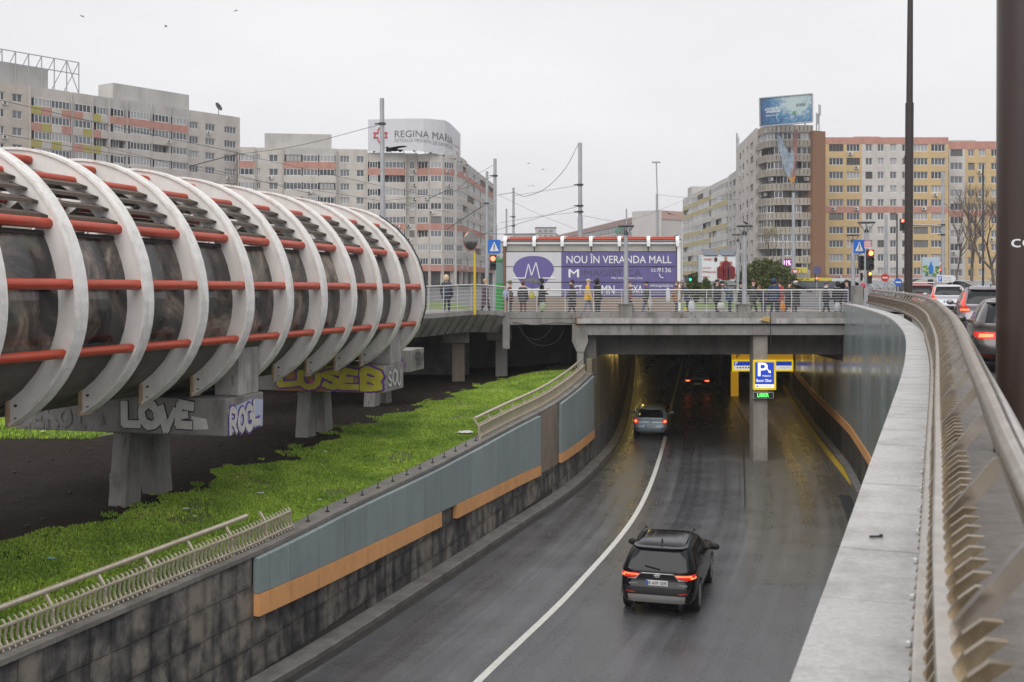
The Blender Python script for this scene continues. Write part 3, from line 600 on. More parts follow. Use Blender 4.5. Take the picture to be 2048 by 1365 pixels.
def rib(i):
    mb = MB(); n = 56; UE = 1.55; a_o = -math.acos(UE / RO); a_i = -math.acos(UE / RI); ph = [lerp(a_o, math.pi - a_o, k / n) for k in range(n + 1)]; ci = lambda x: min(max(x, a_i), math.pi - a_i)
    for a, b in zip(ph, ph[1:]):
        f0, f1 = i, i + TW
        o = [ring(f0, RO, a), ring(f0, RO, b), ring(f1, RO, b), ring(f1, RO, a)]; q = [ring(f0, RI, ci(a)), ring(f0, RI, ci(b)), ring(f1, RI, ci(b)), ring(f1, RI, ci(a))]
        mb.mat(1).quad(*o); mb.mat(0).quad(q[0], q[1], o[1], o[0]); mb.quad(o[3], o[2], q[2], q[3]); mb.quad(q[3], q[2], q[1], q[0])
    me_o = put('rib', mb, [rib_m, rib_edge], tube, sm=30)
    # thin flange lip standing proud of the web
    lip = MB()
    for a, b in zip(ph, ph[1:]):
        lip.hexa([ring(i - .022, RO - .03, a), ring(i + TW + .022, RO - .03, a), ring(i + TW + .022, RO + .018, a), ring(i - .022, RO + .018, a), ring(i - .022, RO - .03, b), ring(i + TW + .022, RO - .03, b), ring(i + TW + .022, RO + .018, b), ring(i - .022, RO + .018, b)])
    put('flange', lip, rib_edge, me_o, sm=30)
    zo, zi = VC - KL * math.sqrt(RO * RO - UE * UE), VC - KL * math.sqrt(RI * RI - UE * UE)
    pl = MB(); pl.hexa([tube_pt(i - .03, UC + UE - .03, zo - .03), tube_pt(i - .03, UC + UE + .02, zo - .03), tube_pt(i + TW + .03, UC + UE + .02, zo - .03), tube_pt(i + TW + .03, UC + UE - .03, zo - .03), tube_pt(i - .03, UC + UE - .03, zi + .04), tube_pt(i - .03, UC + UE + .02, zi + .04), tube_pt(i + TW + .03, UC + UE + .02, zi + .04), tube_pt(i + TW + .03, UC + UE - .03, zi + .04)])
    put('end_plate', pl, plate_m, me_o)
    for zz in (zi - .12, zo + .12):
        bl = MB(); bl.tube([tube_pt(i - .004, UC + UE + .14, zz), tube_pt(i - .02, UC + UE + .14, zz)], .022, 8); put('bolt', bl, dark_m, me_o)
for i in range(I0, I1 + 1): rib(i)
for i in range(I0, I1):
    e0, e1 = i + TW, i + 1.0
    for k, (ph, rb0) in enumerate(BARS):
        mb = MB(); r = .09 if k in (1, 2) else .08
        r = r if 0 < k < 3 else r
        mb.tube([ring(lerp(e0, e1, s), rb0 * S, ph) for s in (-.02, .25, .5, .75, 1.02)], r, 14, cap=False); put('red_pipe', mb, red_m, tube, sm=60)
    # glazing between the lower and the upper side pipe
    def shell(name, p0, p1, r, m, n=10, thick=.03, a0=e0 - .02, a1=e1 + .02, parent=tube):
        mb = MB()
        for s in range(n):
            x, y = lerp(p0, p1, s / n), lerp(p0, p1, (s + 1) / n)
            mb.hexa([ring(a0, r - thick, x), ring(a1, r - thick, x), ring(a1, r, x), ring(a0, r, x), ring(a0, r - thick, y), ring(a1, r - thick, y), ring(a1, r, y), ring(a0, r, y)])
        return put(name, mb, m, parent, sm=30)
    g = shell('glass_panel', R(-24), R(28), RG, glass_m)
    for p in (R(-24), R(28)): shell('frame_strip', p - .016, p + .016, RG + .025, louvre_cap, n=2, thick=.06, parent=g)
    shell('far_glass_panel', R(152), R(204), RG, glass_m)
    shell('roof_sheet', R(62), R(118), RG + .02, roof_m)
    b_ = shell('belly', R(204), R(336), RG - .03, belly_m, n=14)
    # stepped louvres
    for k, pd in enumerate((R(34), R(40.5), R(47), R(53.5))):
        for sgn, nm in ((1, 'louvre'), (-1, 'far_louvre')):
            ph = pd if sgn > 0 else math.pi - pd
            mb = MB(); c = [ring(q, RG + .16, ph) for q in (e0 - .01, e1 + .01)]
            # a slat lying nearly flat, tipped outwards
            outw = (ring(e0, RG + 1, 0) - ring(e0, RG, 0)).normalized() * sgn; up = Vector((0, 0, 1)); dr_ = (outw * .9 + up * -.3).normalized(); th = dr_.cross((c[1] - c[0]).normalized()).normalized() * .011
            pts = []
            for z_ in (-1, 1):
                for q in (c[0] - dr_ * .13, c[0] + dr_ * .05, c[1] + dr_ * .05, c[1] - dr_ * .13): pts.append(q + th * z_)
            mb.hexa(pts)
            fr = c[0] + dr_ * .05; en = c[1] + dr_ * .05; dn = Vector((0, 0, -.045))
            mb.hexa([fr + dn, en + dn, en + dn + dr_ * .02, fr + dn + dr_ * .02, fr, en, en + dr_ * .02, fr + dr_ * .02])
            s_ = put(nm, mb, louvre_m, tube)
            if sgn > 0:
                cb = MB(); ax = (c[1] - c[0]).normalized(); e_ = c[1] - ax * .1; cb.hexa([e_ - dr_ * .22 + dn * 1.3, e_ + dr_ * .1 + dn * .6, e_ + dr_ * .1 + dn * .6 + ax * .085, e_ - dr_ * .22 + dn * 1.3 + ax * .085, e_ - dr_ * .2 - dn * .3, e_ + dr_ * .1 - dn * .3, e_ + dr_ * .1 - dn * .3 + ax * .085, e_ - dr_ * .2 - dn * .3 + ax * .085])
                put('louvre_bracket', cb, louvre_cap, s_)
    # floor inside
fl = MB()
for i in range(I0, I1): fl.hexa([tube_pt(i, UC - 1.7, VC - 1.2), tube_pt(i, UC + 1.7, VC - 1.2), tube_pt(i + 1, UC + 1.7, VC - 1.2), tube_pt(i + 1, UC - 1.7, VC - 1.2), tube_pt(i, UC - 1.7, VC - 1.05), tube_pt(i, UC + 1.7, VC - 1.05), tube_pt(i + 1, UC + 1.7, VC - 1.05), tube_pt(i + 1, UC - 1.7, VC - 1.05)])
put('floor', fl, concrete_dark, tube)
# loose cable on the last rib
mb = MB(); mb.tube([ring(I1 + .1, RO + .05, R(a)) for a in (62, 48, 40, 34, 25, 15, 5, -8, -20)], .022, 6); put('cable', mb, black_m, tube, sm=60)

# --- piers
GR_W = mat('spray_white', (.62, .61, .58), .6, var=.25, vscale=4); GR_D = mat('spray_black', (.03, .03, .035), .6); GR_P = mat('spray_purple', (.14, .05, .30), .6)
GR_G = mat('spray_green', (.04, .10, .06), .6); GR_Y = mat('spray_yellow', (.62, .55, .05), .6, var=.35, vscale=2.5); GR_O = mat('spray_orange', (.5, .22, .05), .6, var=.4, vscale=3)
GR_M = mat('spray_magenta', (.6, .08, .34), .6); GR_F = mat('spray_faded', (.26, .25, .24), .7, var=.4, vscale=4); GR_B = mat('spray_pale_blue', (.42, .47, .62), .6)
def pier(i, zg, label, Uend=1.75, Ul=-3.5, wdt=.92, ztopc=-1.07, zbot=-1.87, legU=-.62, col=True):
    p = thing('concrete_pier', label, 'pier', tube_pt(i + wdt / 2, -.8, zg - EYE), 'piers carrying the tube')
    def P(ii, U, z): v = tube_pt(ii, U, 0); v.z = z; return v
    mb = MB(); mb.hexa([P(i, Ul, zbot), P(i, Uend, zbot), P(i + wdt, Uend, zbot), P(i + wdt, Ul, zbot), P(i, Ul, ztopc), P(i, Uend, ztopc), P(i + wdt, Uend, ztopc), P(i + wdt, Ul, ztopc)])
    cap = bevel(put('cap_beam', mb, concrete, p), .03)
    for s in (0, 1):
        a0, a1 = (i - .07, i + .25) if s == 0 else (i + wdt + .07, i + wdt - .25)
        t0, t1 = (i + .06, i + .39) if s == 0 else (i + wdt - .06, i + wdt - .39)
        q = [P(a0, legU - .42, zg - .3), P(a0, legU, zg - .3), P(a1, legU, zg - .3), P(a1, legU - .42, zg - .3), P(t0, legU - .42, zbot), P(t0, legU, zbot), P(t1, legU, zbot), P(t1, legU - .42, zbot)]
        mb = MB(); mb.hexa(q); bevel(put('leg', mb, concrete, p), .02)
    mb = MB(); mb.hexa([P(i + .05, legU - .42, zbot - .22), P(i + .05, legU, zbot - .22), P(i + wdt - .05, legU, zbot - .22), P(i + wdt - .05, legU - .42, zbot - .22), P(i + .06, legU - .42, zbot), P(i + .06, legU, zbot), P(i + wdt - .06, legU, zbot), P(i + wdt - .06, legU - .42, zbot)]); put('leg_head', mb, concrete, p)
    if col:
        mb = MB(); u0, u1 = Uend - .62, Uend - .02
        zt = -.02; mb.hexa([P(i + .33, u0, ztopc), P(i + .33, u1, ztopc), P(i + .82, u1, ztopc), P(i + .82, u0, ztopc), P(i + .33, u0, zt), P(i + .33, u1, zt), P(i + .82, u1, zt), P(i + .82, u0, zt)])
        bevel(put('bearing_column', mb, concrete_pale, p), .03)
    return p, P
# letters as strokes in a unit box, painted flat on the concrete
LET = {'L': [[(.15, 1), (.1, .1), (.85, .12)]], 'O': [[(.5, .95), (.15, .7), (.15, .3), (.5, .06), (.85, .3), (.85, .7), (.5, .95)]], 'V': [[(.08, .95), (.48, .08), (.92, .95)]],
       'E': [[(.85, .92), (.2, .9), (.15, .1), (.85, .1)], [(.2, .52), (.7, .52)]], 'R': [[(.15, .05), (.15, .95), (.7, .92), (.85, .72), (.65, .5), (.2, .5)], [(.45, .5), (.88, .06)]],
       'G': [[(.85, .8), (.55, .95), (.18, .75), (.15, .3), (.5, .06), (.85, .25), (.85, .48), (.55, .48)]], 'Z': [[(.1, .9), (.85, .9), (.15, .1), (.9, .1)]], '1': [[(.25, .7), (.55, .95), (.55, .08)], [(.2, .08), (.9, .08)]],
       'S': [[(.85, .8), (.5, .95), (.18, .75), (.3, .55), (.7, .45), (.85, .25), (.5, .06), (.12, .2)]], 'U': [[(.12, .95), (.15, .3), (.5, .06), (.85, .3), (.88, .95)]],
       'B': [[(.15, .05), (.15, .95), (.65, .9), (.75, .7), (.6, .54), (.2, .54)], [(.6, .54), (.88, .3), (.65, .07), (.15, .05)]], '9': [[(.8, .6), (.45, .45), (.2, .7), (.5, .95), (.8, .75), (.75, .35), (.5, .05)]], '8': [[(.5, .95), (.2, .75), (.75, .3), (.5, .06), (.2, .28), (.78, .72), (.5, .95)]],
       'N': [[(.12, .05), (.15, .95), (.82, .08), (.85, .95)]], 'A': [[(.05, .05), (.5, .97), (.93, .05)], [(.25, .38), (.75, .38)]], 'T': [[(.05, .92), (.95, .92)], [(.5, .92), (.5, .05)]], 'W': [[(.05, .95), (.28, .08), (.5, .7), (.72, .08), (.95, .95)]], 'I': [[(.5, .95), (.5, .05)]],
       'C': [[(.85, .8), (.5, .95), (.15, .7), (.15, .3), (.5, .06), (.85, .22)]], 'D': [[(.15, .05), (.15, .95), (.6, .88), (.85, .5), (.6, .1), (.15, .05)]], 'M': [[(.05, .05), (.15, .95), (.5, .3), (.85, .95), (.95, .05)]]}
def ribbon(mb, pts, w2, place):
    """flat stroke; place maps (a, b) to 3D"""
    n = len(pts)
    L_, R_ = [], []
    for i, p in enumerate(pts):
        a = np.array(pts[max(0, i - 1)]); b = np.array(pts[min(n - 1, i + 1)]); d = b - a; d = d / (np.linalg.norm(d) + 1e-9); nn = np.array((-d[1], d[0])) * w2; p = np.array(p)
        L_.append(p + nn); R_.append(p - nn)
    for i in range(n - 1): mb.quad(place(*L_[i]), place(*R_[i]), place(*R_[i + 1]), place(*L_[i + 1]))
def graffiti(parent, word, O, ux, uy, nrm, wd, ht, fill, line, wfill=.13, wline=.19, name='graffiti', jit=.05, seed=1, gap=1.0):
    rg = random.Random(seed); n = len(word); O, ux, uy, nrm = Vector(O), Vector(ux), Vector(uy), Vector(nrm)
    for layer, (m, w2, off) in enumerate(((line, wline, .004), (fill, wfill, .016))):
        if m is None: continue
        rg = random.Random(seed); mb = MB(); cnt = [0]
        for k, ch in enumerate(word):
            jx, jy, sc = rg.uniform(-jit, jit), rg.uniform(-jit, jit), rg.uniform(.92, 1.1)
            cell = wd / n
            def place(a, b): return O + ux * ((k + jx + .5 + (a - .5) * sc * gap) * cell) + uy * ((b * sc + jy) * ht) + nrm * (off + .0001 * cnt[0])
            for st0 in LET.get(ch, []):
                st = [(a_ + rg.uniform(-.5, .5) * jit * 1.6, b_ + rg.uniform(-.5, .5) * jit * 1.6) for a_, b_ in st0]
                q = st if len(st) < 3 else smooth_curve(st, 5 * len(st)) if ch in 'OGSUBR98CD' else st
                for a_, b_ in zip(q, q[1:]):
                    cnt[0] += 1; d = np.array(b_) - np.array(a_); l = np.linalg.norm(d) + 1e-9; e = d / l * w2 * .45
                    ribbon(mb, [tuple(np.array(a_) - e), tuple(np.array(b_) + e)], w2 * rg.uniform(.82, 1.22), place)
        put(name, mb, m, parent)
p1, P1 = pier(4.12, -3.42, 'nearest concrete pier with white spray-painted letters on its beam')
ax = (P1(5, 0, 0) - P1(4, 0, 0)).normalized(); nn_ = (P1(4.12, 1, 0) - P1(4.12, 0, 0)).normalized(); upv = Vector((0, 0, 1))
E1 = P1(4.12, 1.75, -1.82) + nn_ * .001
mb = MB(); mb.poly([P1(4.12, 1.755, -1.8) + ax * .12, P1(4.12, 1.755, -1.84) + ax * 1.68, P1(4.12, 1.755, -1.25) + ax * 1.72, P1(4.12, 1.755, -1.17) + ax * 1.2, P1(4.12, 1.755, -1.3) + ax * .1]); put('graffiti_ground', mb, GR_B, p1)
graffiti(p1, 'ROGL', E1 + ax * .16, ax, upv, nn_, 1.42, .5, GR_W, GR_P, .13, .2, jit=.05, seed=4, gap=1.0)
F1 = P1(4.12, -.75, -1.76) - ax * .001
graffiti(p1, 'LOVE', F1, nn_, upv, -ax, 1.75, .56, GR_W, GR_D, .16, .21, jit=.1, seed=6, gap=1.1)
mb = MB(); mb.poly([P1(4.116, .9, -1.75), P1(4.116, 1.35, -1.72), P1(4.116, 1.3, -1.5), P1(4.116, .95, -1.45)]); put('graffiti_blot', mb, GR_W, p1)
graffiti(p1, 'ZERO1', P1(4.12, -3.4, -1.78) - ax * .001, nn_, upv, -ax, 1.75, .42, GR_F, None, .13, seed=9)
graffiti(p1, 'RS', P1(4.08, -1.0, -3.05) - ax * .012, nn_, upv, -ax, .2, .3, GR_F, None, .06, seed=3)
p2, P2 = pier(9.12, -3.24, 'second concrete pier with a yellow and purple spray painting')
y0_ = P2(9.12, -1.6, -1.74) - ax * .003
mb = MB(); mb.quad(P2(9.118, -.1, -1.86), P2(9.118, 1.73, -1.86), P2(9.118, 1.73, -1.1), P2(9.118, -.1, -1.1)); put('graffiti_ground', mb, GR_Y, p2)
mb = MB(); mb.quad(P2(9.118, -1.7, -1.86), P2(9.118, -.1, -1.86), P2(9.118, -.1, -1.2), P2(9.118, -1.7, -1.2)); put('graffiti_ground', mb, GR_O, p2)
graffiti(p2, 'LUSEB', y0_, nn_, upv, -ax, 3.3, .52, GR_Y, GR_P, .15, .24, jit=.12, seed=12)
for u_, z_ in ((.15, -1.6), (.5, -1.3), (1.35, -1.62), (-.5, -1.62), (1.6, -1.35)):
    mb = MB(); mb.tube([P2(9.11, u_, z_), P2(9.105, u_, z_)], .1, 10); put('graffiti_dot', mb, GR_M, p2)
graffiti(p2, 'SOU', P2(9.12, 1.752, -1.75) + ax * .25, ax, upv, nn_, 1.2, .5, GR_F if False else mat('spray_pale', (.58, .57, .55), .6), None, .07, seed=2)
p3, P3 = pier(12.9, -3.1, 'third concrete pier with scribbled black tags behind the tube', col=False, Uend=.1, legU=-1.2)
graffiti(p3, 'I98M', P3(12.9, .102, -1.72) + ax * .2, ax, upv, nn_, 1.35, .5, GR_D, None, .05, seed=5)
graffiti(p3, 'RUDA', P3(12.898, -.95, -1.7), nn_, upv, -ax, .9, .35, GR_P, None, .06, seed=8)
# the ground slopes; short footing blocks near the ramp beyond
for k, (px, py, Y, hgt, lab) in enumerate(((917, 768, 50.5, 2.9, 'brown concrete column under the footbridge nearest the tube'), (1003, 752, 52.5, 2.9, 'grey concrete column under the footbridge beside the dark opening'))):
    b_ = at(px, py, Y); t = thing('undercroft_column', lab, 'column', (b_.x, b_.y, -3.1)); mb = MB(); mb.box((b_.x, Y, -1.75), (.55, .6, 2.9)); bevel(put('shaft', mb, concrete if k else mat('brown_concrete', (.24, .19, .15), .8, var=.3, vscale=2, stain=(.1, .08, .06), samt=.6), t), .02)
    mb = MB(); mb.box((b_.x - .1, Y - .1, -.95), (1.15, .8, .75)); bevel(put('corbel', mb, concrete, t), .02)

# ================================================================ footbridge and bridge over the cutting
YB = 50.3
E_ = [(-8.6, 37.5, .1), (-6.5, 40.6, .1), (-3.44, 45.5, .09), (-1.44, 49.0, .14), (-.2, YB, .03)]
EP = smooth_curve(E_, 30)
fb = thing('footbridge', 'concrete footbridge with slanted ribbed edge and rail curving to the bridge', 'bridge', (-3.4, 46, -1))
mb = MB(); mb.sweep(EP, [(.0, 0), (.02, -.18), (-.55, -.95), (-.9, -1.0), (-3.0, -.8), (-3.0, 0)]); put('deck', mb, concrete, fb, sm=25)
rs = resample(EP, .62)
for a, b in zip(rs, rs[1:]):   # ribs of the slanted fascia
    a, b = Vector(a), Vector(b); d = (b - a); d.z = 0; d.normalize(); r_ = Vector((d.y, -d.x, 0)); mb = MB()
    A0 = a + r_ * .035 + Vector((0, 0, -.16)); B0 = a - r_ * .53 + Vector((0, 0, -.945)) ; nn2 = r_ * .03 + Vector((0, 0, -.02))
    mb.hexa([B0, B0 + d * .05, B0 + d * .05 + nn2, B0 + nn2, A0, A0 + d * .05, A0 + d * .05 + nn2, A0 + nn2]); put('fascia_rib', mb, concrete_dark, fb)
def pipe_rail(label, path, h, n_bars, post_step, m, bow=0.0, parent=None, name='railing'):
    t = thing(name, label, 'railing', path[0]); P = [Vector(p) for p in resample(path, post_step)]; Q = [Vector(p) for p in resample(path, .5)]
    for p in P:
        mb = MB(); mb.tube([p, p + Vector((0, 0, h))], .022, 8); put('post', mb, m, t)
    for k in range(n_bars):
        z = h - .1 - k * (h - .17) / (n_bars - 1); mb = MB(); mb.tube([q + Vector((0, 0, z)) for q in Q], .0105, 6); put('bar', mb, m, t, sm=60)
    mb = MB(); mb.tube([q + Vector((0, 0, h)) for q in Q], .031, 10); put('handrail', mb, m, t, sm=60); return t
pipe_rail('pale pipe railing along the curving footbridge', [(x - .1 if i else x, y, z) for i, (x, y, z) in enumerate(EP)], 1.1, 7, 1.1, steel_br)
pipe_rail('white pipe railing across the road bridge', [(-.15, YB + .12, .03), (14.9, YB + .12, .03)], .97, 8, 1.27, steel_br)
br = thing('road_bridge', 'grey concrete road bridge crossing above the underpass', 'bridge', (7, YB, ROAD))
mb = MB(); mb.bbox(-.9, 19, YB, 60.5, -.5, -.25); put('deck', mb, concrete, br)
mb = MB(); mb.bbox(-.25, 15.2, YB - .06, YB + .3, -.24, .03); put('parapet', mb, concrete, br)
mb = MB(); mb.bbox(2.85, 15.1, YB - .28, YB - .02, -.47, -.245); put('ledge', mb, concrete_pale, br)
mb = MB(); mb.bbox(2.95, 15.1, YB - .12, YB + .45, -.98, -.56); put('edge_girder', mb, concrete, br)
mb = MB(); mb.bbox(2.95, 15.2, YB - .03, YB + .3, -.57, -.46); put('shadow_gap_strip', mb, concrete_dark, br)  # recessed strip; dark concrete paints the shadow between ledge and girder
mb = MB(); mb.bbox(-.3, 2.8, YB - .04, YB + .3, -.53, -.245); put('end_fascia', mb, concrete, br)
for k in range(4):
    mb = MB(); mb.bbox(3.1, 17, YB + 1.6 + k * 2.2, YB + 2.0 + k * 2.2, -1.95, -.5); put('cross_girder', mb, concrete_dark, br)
mb = MB(); mb.bbox(-.42, -.1, YB - .1, YB + .4, -1.6, .03); bevel(put('end_pillar', mb, concrete, br), .02)
mb = MB(); mb.bbox(15.1, 15.5, YB - .1, YB + .4, -.9, 1.2); put('end_post', mb, concrete, br)
# haunched left column
mb = MB(); c = 2.98
mb.prism([(c - .32, YB - .15, -.5), (c - .32, YB - .15, -1.3), (c - .12, YB - .15, -1.72), (c + .2, YB - .15, -1.72), (c + .38, YB - .15, -1.25), (c + .3, YB - .15, -.5)][::-1], (0, .5, 0)); mb.bbox(c - .1, c + .18, YB - .12, YB + .3, -3.2, -1.7); put('haunched_column', mb, concrete, br)
mb = MB(); mb.bbox(c - .2, c + .12, YB - .22, YB - .1, -.52, -.2); put('bearing_stub', mb, mat('rust', (.2, .09, .045), .8, var=.4, vscale=6), br)
# middle column
colm = at(1518.5, 920, 50.6); mb = MB(); mb.bbox(colm.x - .31, colm.x + .31, YB + .05, YB + .85, ROAD, -.95); put('column', mb, mat('column_concrete', (.33, .30, .27), .75, var=.35, vscale=1.5, bump=.2, bscale=20, stain=(.12, .11, .095), samt=.6), br)
# lamp pedestals
for px in (1252, 1488):
    x = at(px, 600, YB).x; mb = MB(); mb.bbox(x - .27, x + .27, YB - .16, YB + .34, -.26, .36); mb.bbox(x - .36, x + .36, YB - .2, YB + .38, .36, .4); put('lamp_pedestal', mb, concrete, br)
# tunnel box
tn = thing('tunnel', 'dark underpass tunnel beneath the street', 'tunnel', (10, 60, ROAD))
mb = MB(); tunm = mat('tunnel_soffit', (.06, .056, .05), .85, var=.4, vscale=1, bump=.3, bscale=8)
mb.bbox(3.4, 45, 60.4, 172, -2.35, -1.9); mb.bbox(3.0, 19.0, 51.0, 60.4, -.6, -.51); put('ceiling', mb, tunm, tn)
twall = mat('tunnel_wall', (.2, .17, .11), .55, var=.3, vscale=1.2, stretch=(2, 2, .2), stain=(.07, .06, .04), samt=.6)
P = resample([(lwx(y), y) for y in np.linspace(49.5, 170, 150)], 2.4)
for a, b in zip(P, P[1:]):
    d = Vector((b[0] - a[0], b[1] - a[1], 0)).normalized(); n = Vector((d.y, -d.x, 0)); A = Vector((*a, 0)) + d * .03; B = Vector((*b, 0)) - d * .03
    mb = MB(); mb.hexa([v + Vector((0, 0, z)) for z in (-5.1, -2.0) for v in (A - n * .2, A + n * .02, B + n * .02, B - n * .2)]); put('wall_panel', mb, twall, tn)
    mb = MB(); mb.hexa([v + Vector((0, 0, z)) for z in (ROAD, -5.12) for v in (A - n * .2, A + n * .06, B + n * .06, B - n * .2)]); put('wall_plinth', mb, concrete_dark, tn)
mb = MB(); 
for a, b in zip(range(86, 170, 4), range(90, 174, 4)): mb.quad((rwx(a), a, ROAD), (rwx(b), b, ROAD), (rwx(b), b, -2), (rwx(a), a, -2))
put('far_side_wall', mb, concrete_dark, tn)
mb = MB(); mb.quad((5, 168, ROAD), (40, 168, ROAD), (40, 168, -1.9), (5, 168, -1.9)); put('far_end', mb, tunm, tn)
mb = MB()
for a, b in zip(range(96, 168, 4), range(100, 172, 4)):
    X = lambda y: interp(y, [(96, 17.5), (170, 28)]); mb.hexa([(X(a), a, ROAD), (X(a) + .3, a, ROAD), (X(b) + .3, b, ROAD), (X(b), b, ROAD), (X(a), a, -2.3), (X(a) + .3, a, -2.3), (X(b) + .3, b, -2.3), (X(b), b, -2.3)])
put('dividing_wall', mb, concrete_dark, tn)
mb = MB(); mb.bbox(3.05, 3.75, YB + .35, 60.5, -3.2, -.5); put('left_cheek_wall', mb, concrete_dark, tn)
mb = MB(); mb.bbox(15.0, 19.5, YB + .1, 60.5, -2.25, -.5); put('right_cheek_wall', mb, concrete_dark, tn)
# tunnel lamps: lit sodium fittings along the ceiling edge
lampm = emat('sodium_lamp', (1.0, .72, .22), 14)
def tunnel_lamp(x, y, z, pw, lab):
    t = thing('tunnel_lamp', lab, 'lamp', (x, y, z), 'lit lamps along the tunnel ceiling'); mb = MB(); mb.box((x, y, z), (.16, .5, .07)); put('housing', mb, dark_m, t)
    mb = MB(); mb.box((x, y, z - .05), (.12, .42, .03)); put('tube_light', mb, lampm, t)
    ld = bpy.data.lights.new('lamp_glow', 'POINT'); ld.energy = pw; ld.color = (1.0, .70, .16); ld.shadow_soft_size = .12; lo = bpy.data.objects.new('lamp_glow', ld); COL.objects.link(lo); lo.location = (0, 0, -.12); lo.parent = t
for k, y in enumerate((57.5, 62, 73, 86, 104, 126)):
    tunnel_lamp(lwx(y) + .55, y, -2.45 if y > 60 else -2.1, 15 if k < 2 else 16, ('nearest', 'second', 'third', 'fourth', 'fifth', 'furthest')[k] + ' lit yellow lamp along the left edge of the tunnel ceiling')
for k, y in enumerate((64, 72, 84)):
    tunnel_lamp(rwx(y) - .6, y, -2.45, 17, ('nearest', 'second', 'furthest')[k] + ' lit yellow lamp along the right edge of the tunnel ceiling')

# --- parking signs
blue = mat('sign_blue', (.012, .04, .32), .35); yel = emat('sign_yellow', (.95, .68, .01), .5); blue_l = mat('sign_blue_lit', (.01, .035, .3), .4, emit=(.012, .05, .42), estr=.6)
wht_l = mat('sign_white_lit', (.7, .7, .68), .4, emit=(.8, .8, .78), estr=.55); gold = mat('sign_gold_board', (.62, .36, .03), .5, emit=(.8, .42, .02), estr=.25)
cx_ = at(1529, 700, 50.1).x; yz = YB - .06
ps = thing('parking_sign', 'blue and yellow lit parking sign with large white P on the column', 'sign', (cx_, yz, -4.6))
z0_, z1_ = at(0, 780, yz).z, at(0, 720, yz).z; xl, xr = at(1506, 0, yz).x, at(1551, 0, yz).x
mb = MB(); mb.bbox(xl, xr, yz - .14, yz + .06, z0_, z1_); bevel(put('frame', mb, yel, ps), .03)
mb = MB(); mb.bbox(xl + .06, xr - .1, yz - .15, yz - .145, z0_ + .26, z1_ - .1); put('blue_face', mb, blue_l, ps)
mb = MB(); mb.bbox(xl + .06, xr - .1, yz - .15, yz - .145, z0_ + .1, z0_ + .25); put('white_strip', mb, wht_l, ps)
ux, uy = (1, 0, 0), (0, 0, 1); yf = yz - .153
text_on('letter', 'P', wht_l, ps, (xl + .18, yf, z0_ + .62), ux, uy, .44, .58, .03)
mb = MB(); mb.poly([(xl + .56, yf, z1_ - .4), (xl + .6, yf, z1_ - .36), (xl + .7, yf, z1_ - .48), (xl + .74, yf, z1_ - .44), (xl + .76, yf, z1_ - .58), (xl + .62, yf, z1_ - .55), (xl + .66, yf, z1_ - .52)][::-1]); put('arrow', mb, wht_l, ps)
text_on('lettering', 'PUBLICA', wht_l, ps, (xl + .38, yf, z0_ + .59), ux, uy, .38, .07, .02)
text_on('lettering', 'Bucur Obor', wht_l, ps, (xl + .12, yf, z0_ + .36), ux, uy, .68, .13, .02)
text_on('lettering', 'interparking', dark_m, ps, (xl + .22, yf, z0_ + .14), ux, uy, .54, .07)
mb = MB(); mb.bbox(xl + .12, xl + .19, yf, yf + .002, z0_ + .14, z0_ + .2); put('logo', mb, dark_m, ps)
led = thing('led_sign', 'small black display with green letters below the parking sign', 'sign', (cx_, yz, -5.2)); za, zb_ = at(0, 797, yz).z, at(0, 784, yz).z
mb = MB(); mb.bbox(xl, xr - .1, yz - .1, yz + .06, za, zb_); put('case', mb, galv, led)
mb = MB(); mb.bbox(xl + .03, xr - .13, yz - .11, yz - .102, za + .03, zb_ - .03); put('display', mb, black_m, led)
text_on('lettering', 'LIBER', emat('led_green', (.1, 1.0, .12), 2.2), led, (xl + .17, yz - .113, za + .07), ux, uy, .5, .16, .01)
# gantry of the car park entrance inside the tunnel
YG = 78; gx0, gx1 = at(1464, 0, YG).x, at(1586, 0, YG).x
gs = thing('gantry_sign', 'wide yellow and blue car park gantry sign inside the tunnel', 'sign', ((gx0 + gx1) / 2, YG, ROAD))
gz0, gz1 = at(0, 743, YG).z, at(0, 720, YG).z; gt = -2.5
mb = MB(); mb.bbox(gx0, gx1, YG, YG + .2, gz1, gt); put('upper_board', mb, gold, gs)
mb = MB(); mb.bbox(gx0, gx1, YG - .12, YG + .1, gz0, gz1); bevel(put('frame', mb, yel, gs), .03)
mb = MB(); mb.bbox(gx0 + .12, gx1 - .12, YG - .14, YG - .13, (gz0 + gz1) / 2, gz1 - .1); put('blue_face', mb, blue_l, gs)
mb = MB(); mb.bbox(gx0 + .12, gx1 - .12, YG - .14, YG - .13, gz0 + .1, (gz0 + gz1) / 2 - .01); put('white_strip', mb, wht_l, gs)
text_on('letter', 'P', wht_l, gs, (gx0 + .2, YG - .15, (gz0 + gz1) / 2 + .04), ux, uy, .16, .24, .03)
text_on('letter', 'P', dark_m, gs, (gx0 + .3, YG - .01, gz1 + .1), ux, uy, .2, .3, .03)
for k in range(6):
    mb = MB(); mb.tube([(gx0 + .35 + k * .19, YG - .142, gz0 + .26), (gx0 + .35 + k * .19, YG - .15, gz0 + .26)], .06, 10); put('pictogram', mb, mat('grey_print', (.4, .4, .42), .6), gs)
text_on('lettering', 'interparking', dark_m, gs, (gx1 - .95, YG - .15, gz0 + .2), ux, uy, .7, .1)
for x, wd, m in ((gx0 + .2, .5, gold), (gx1 - .1, .12, galv)):
    mb = MB(); mb.bbox(x - wd / 2, x + wd / 2, YG + .0, YG + .18, ROAD, gz0); put('leg', mb, m, gs)
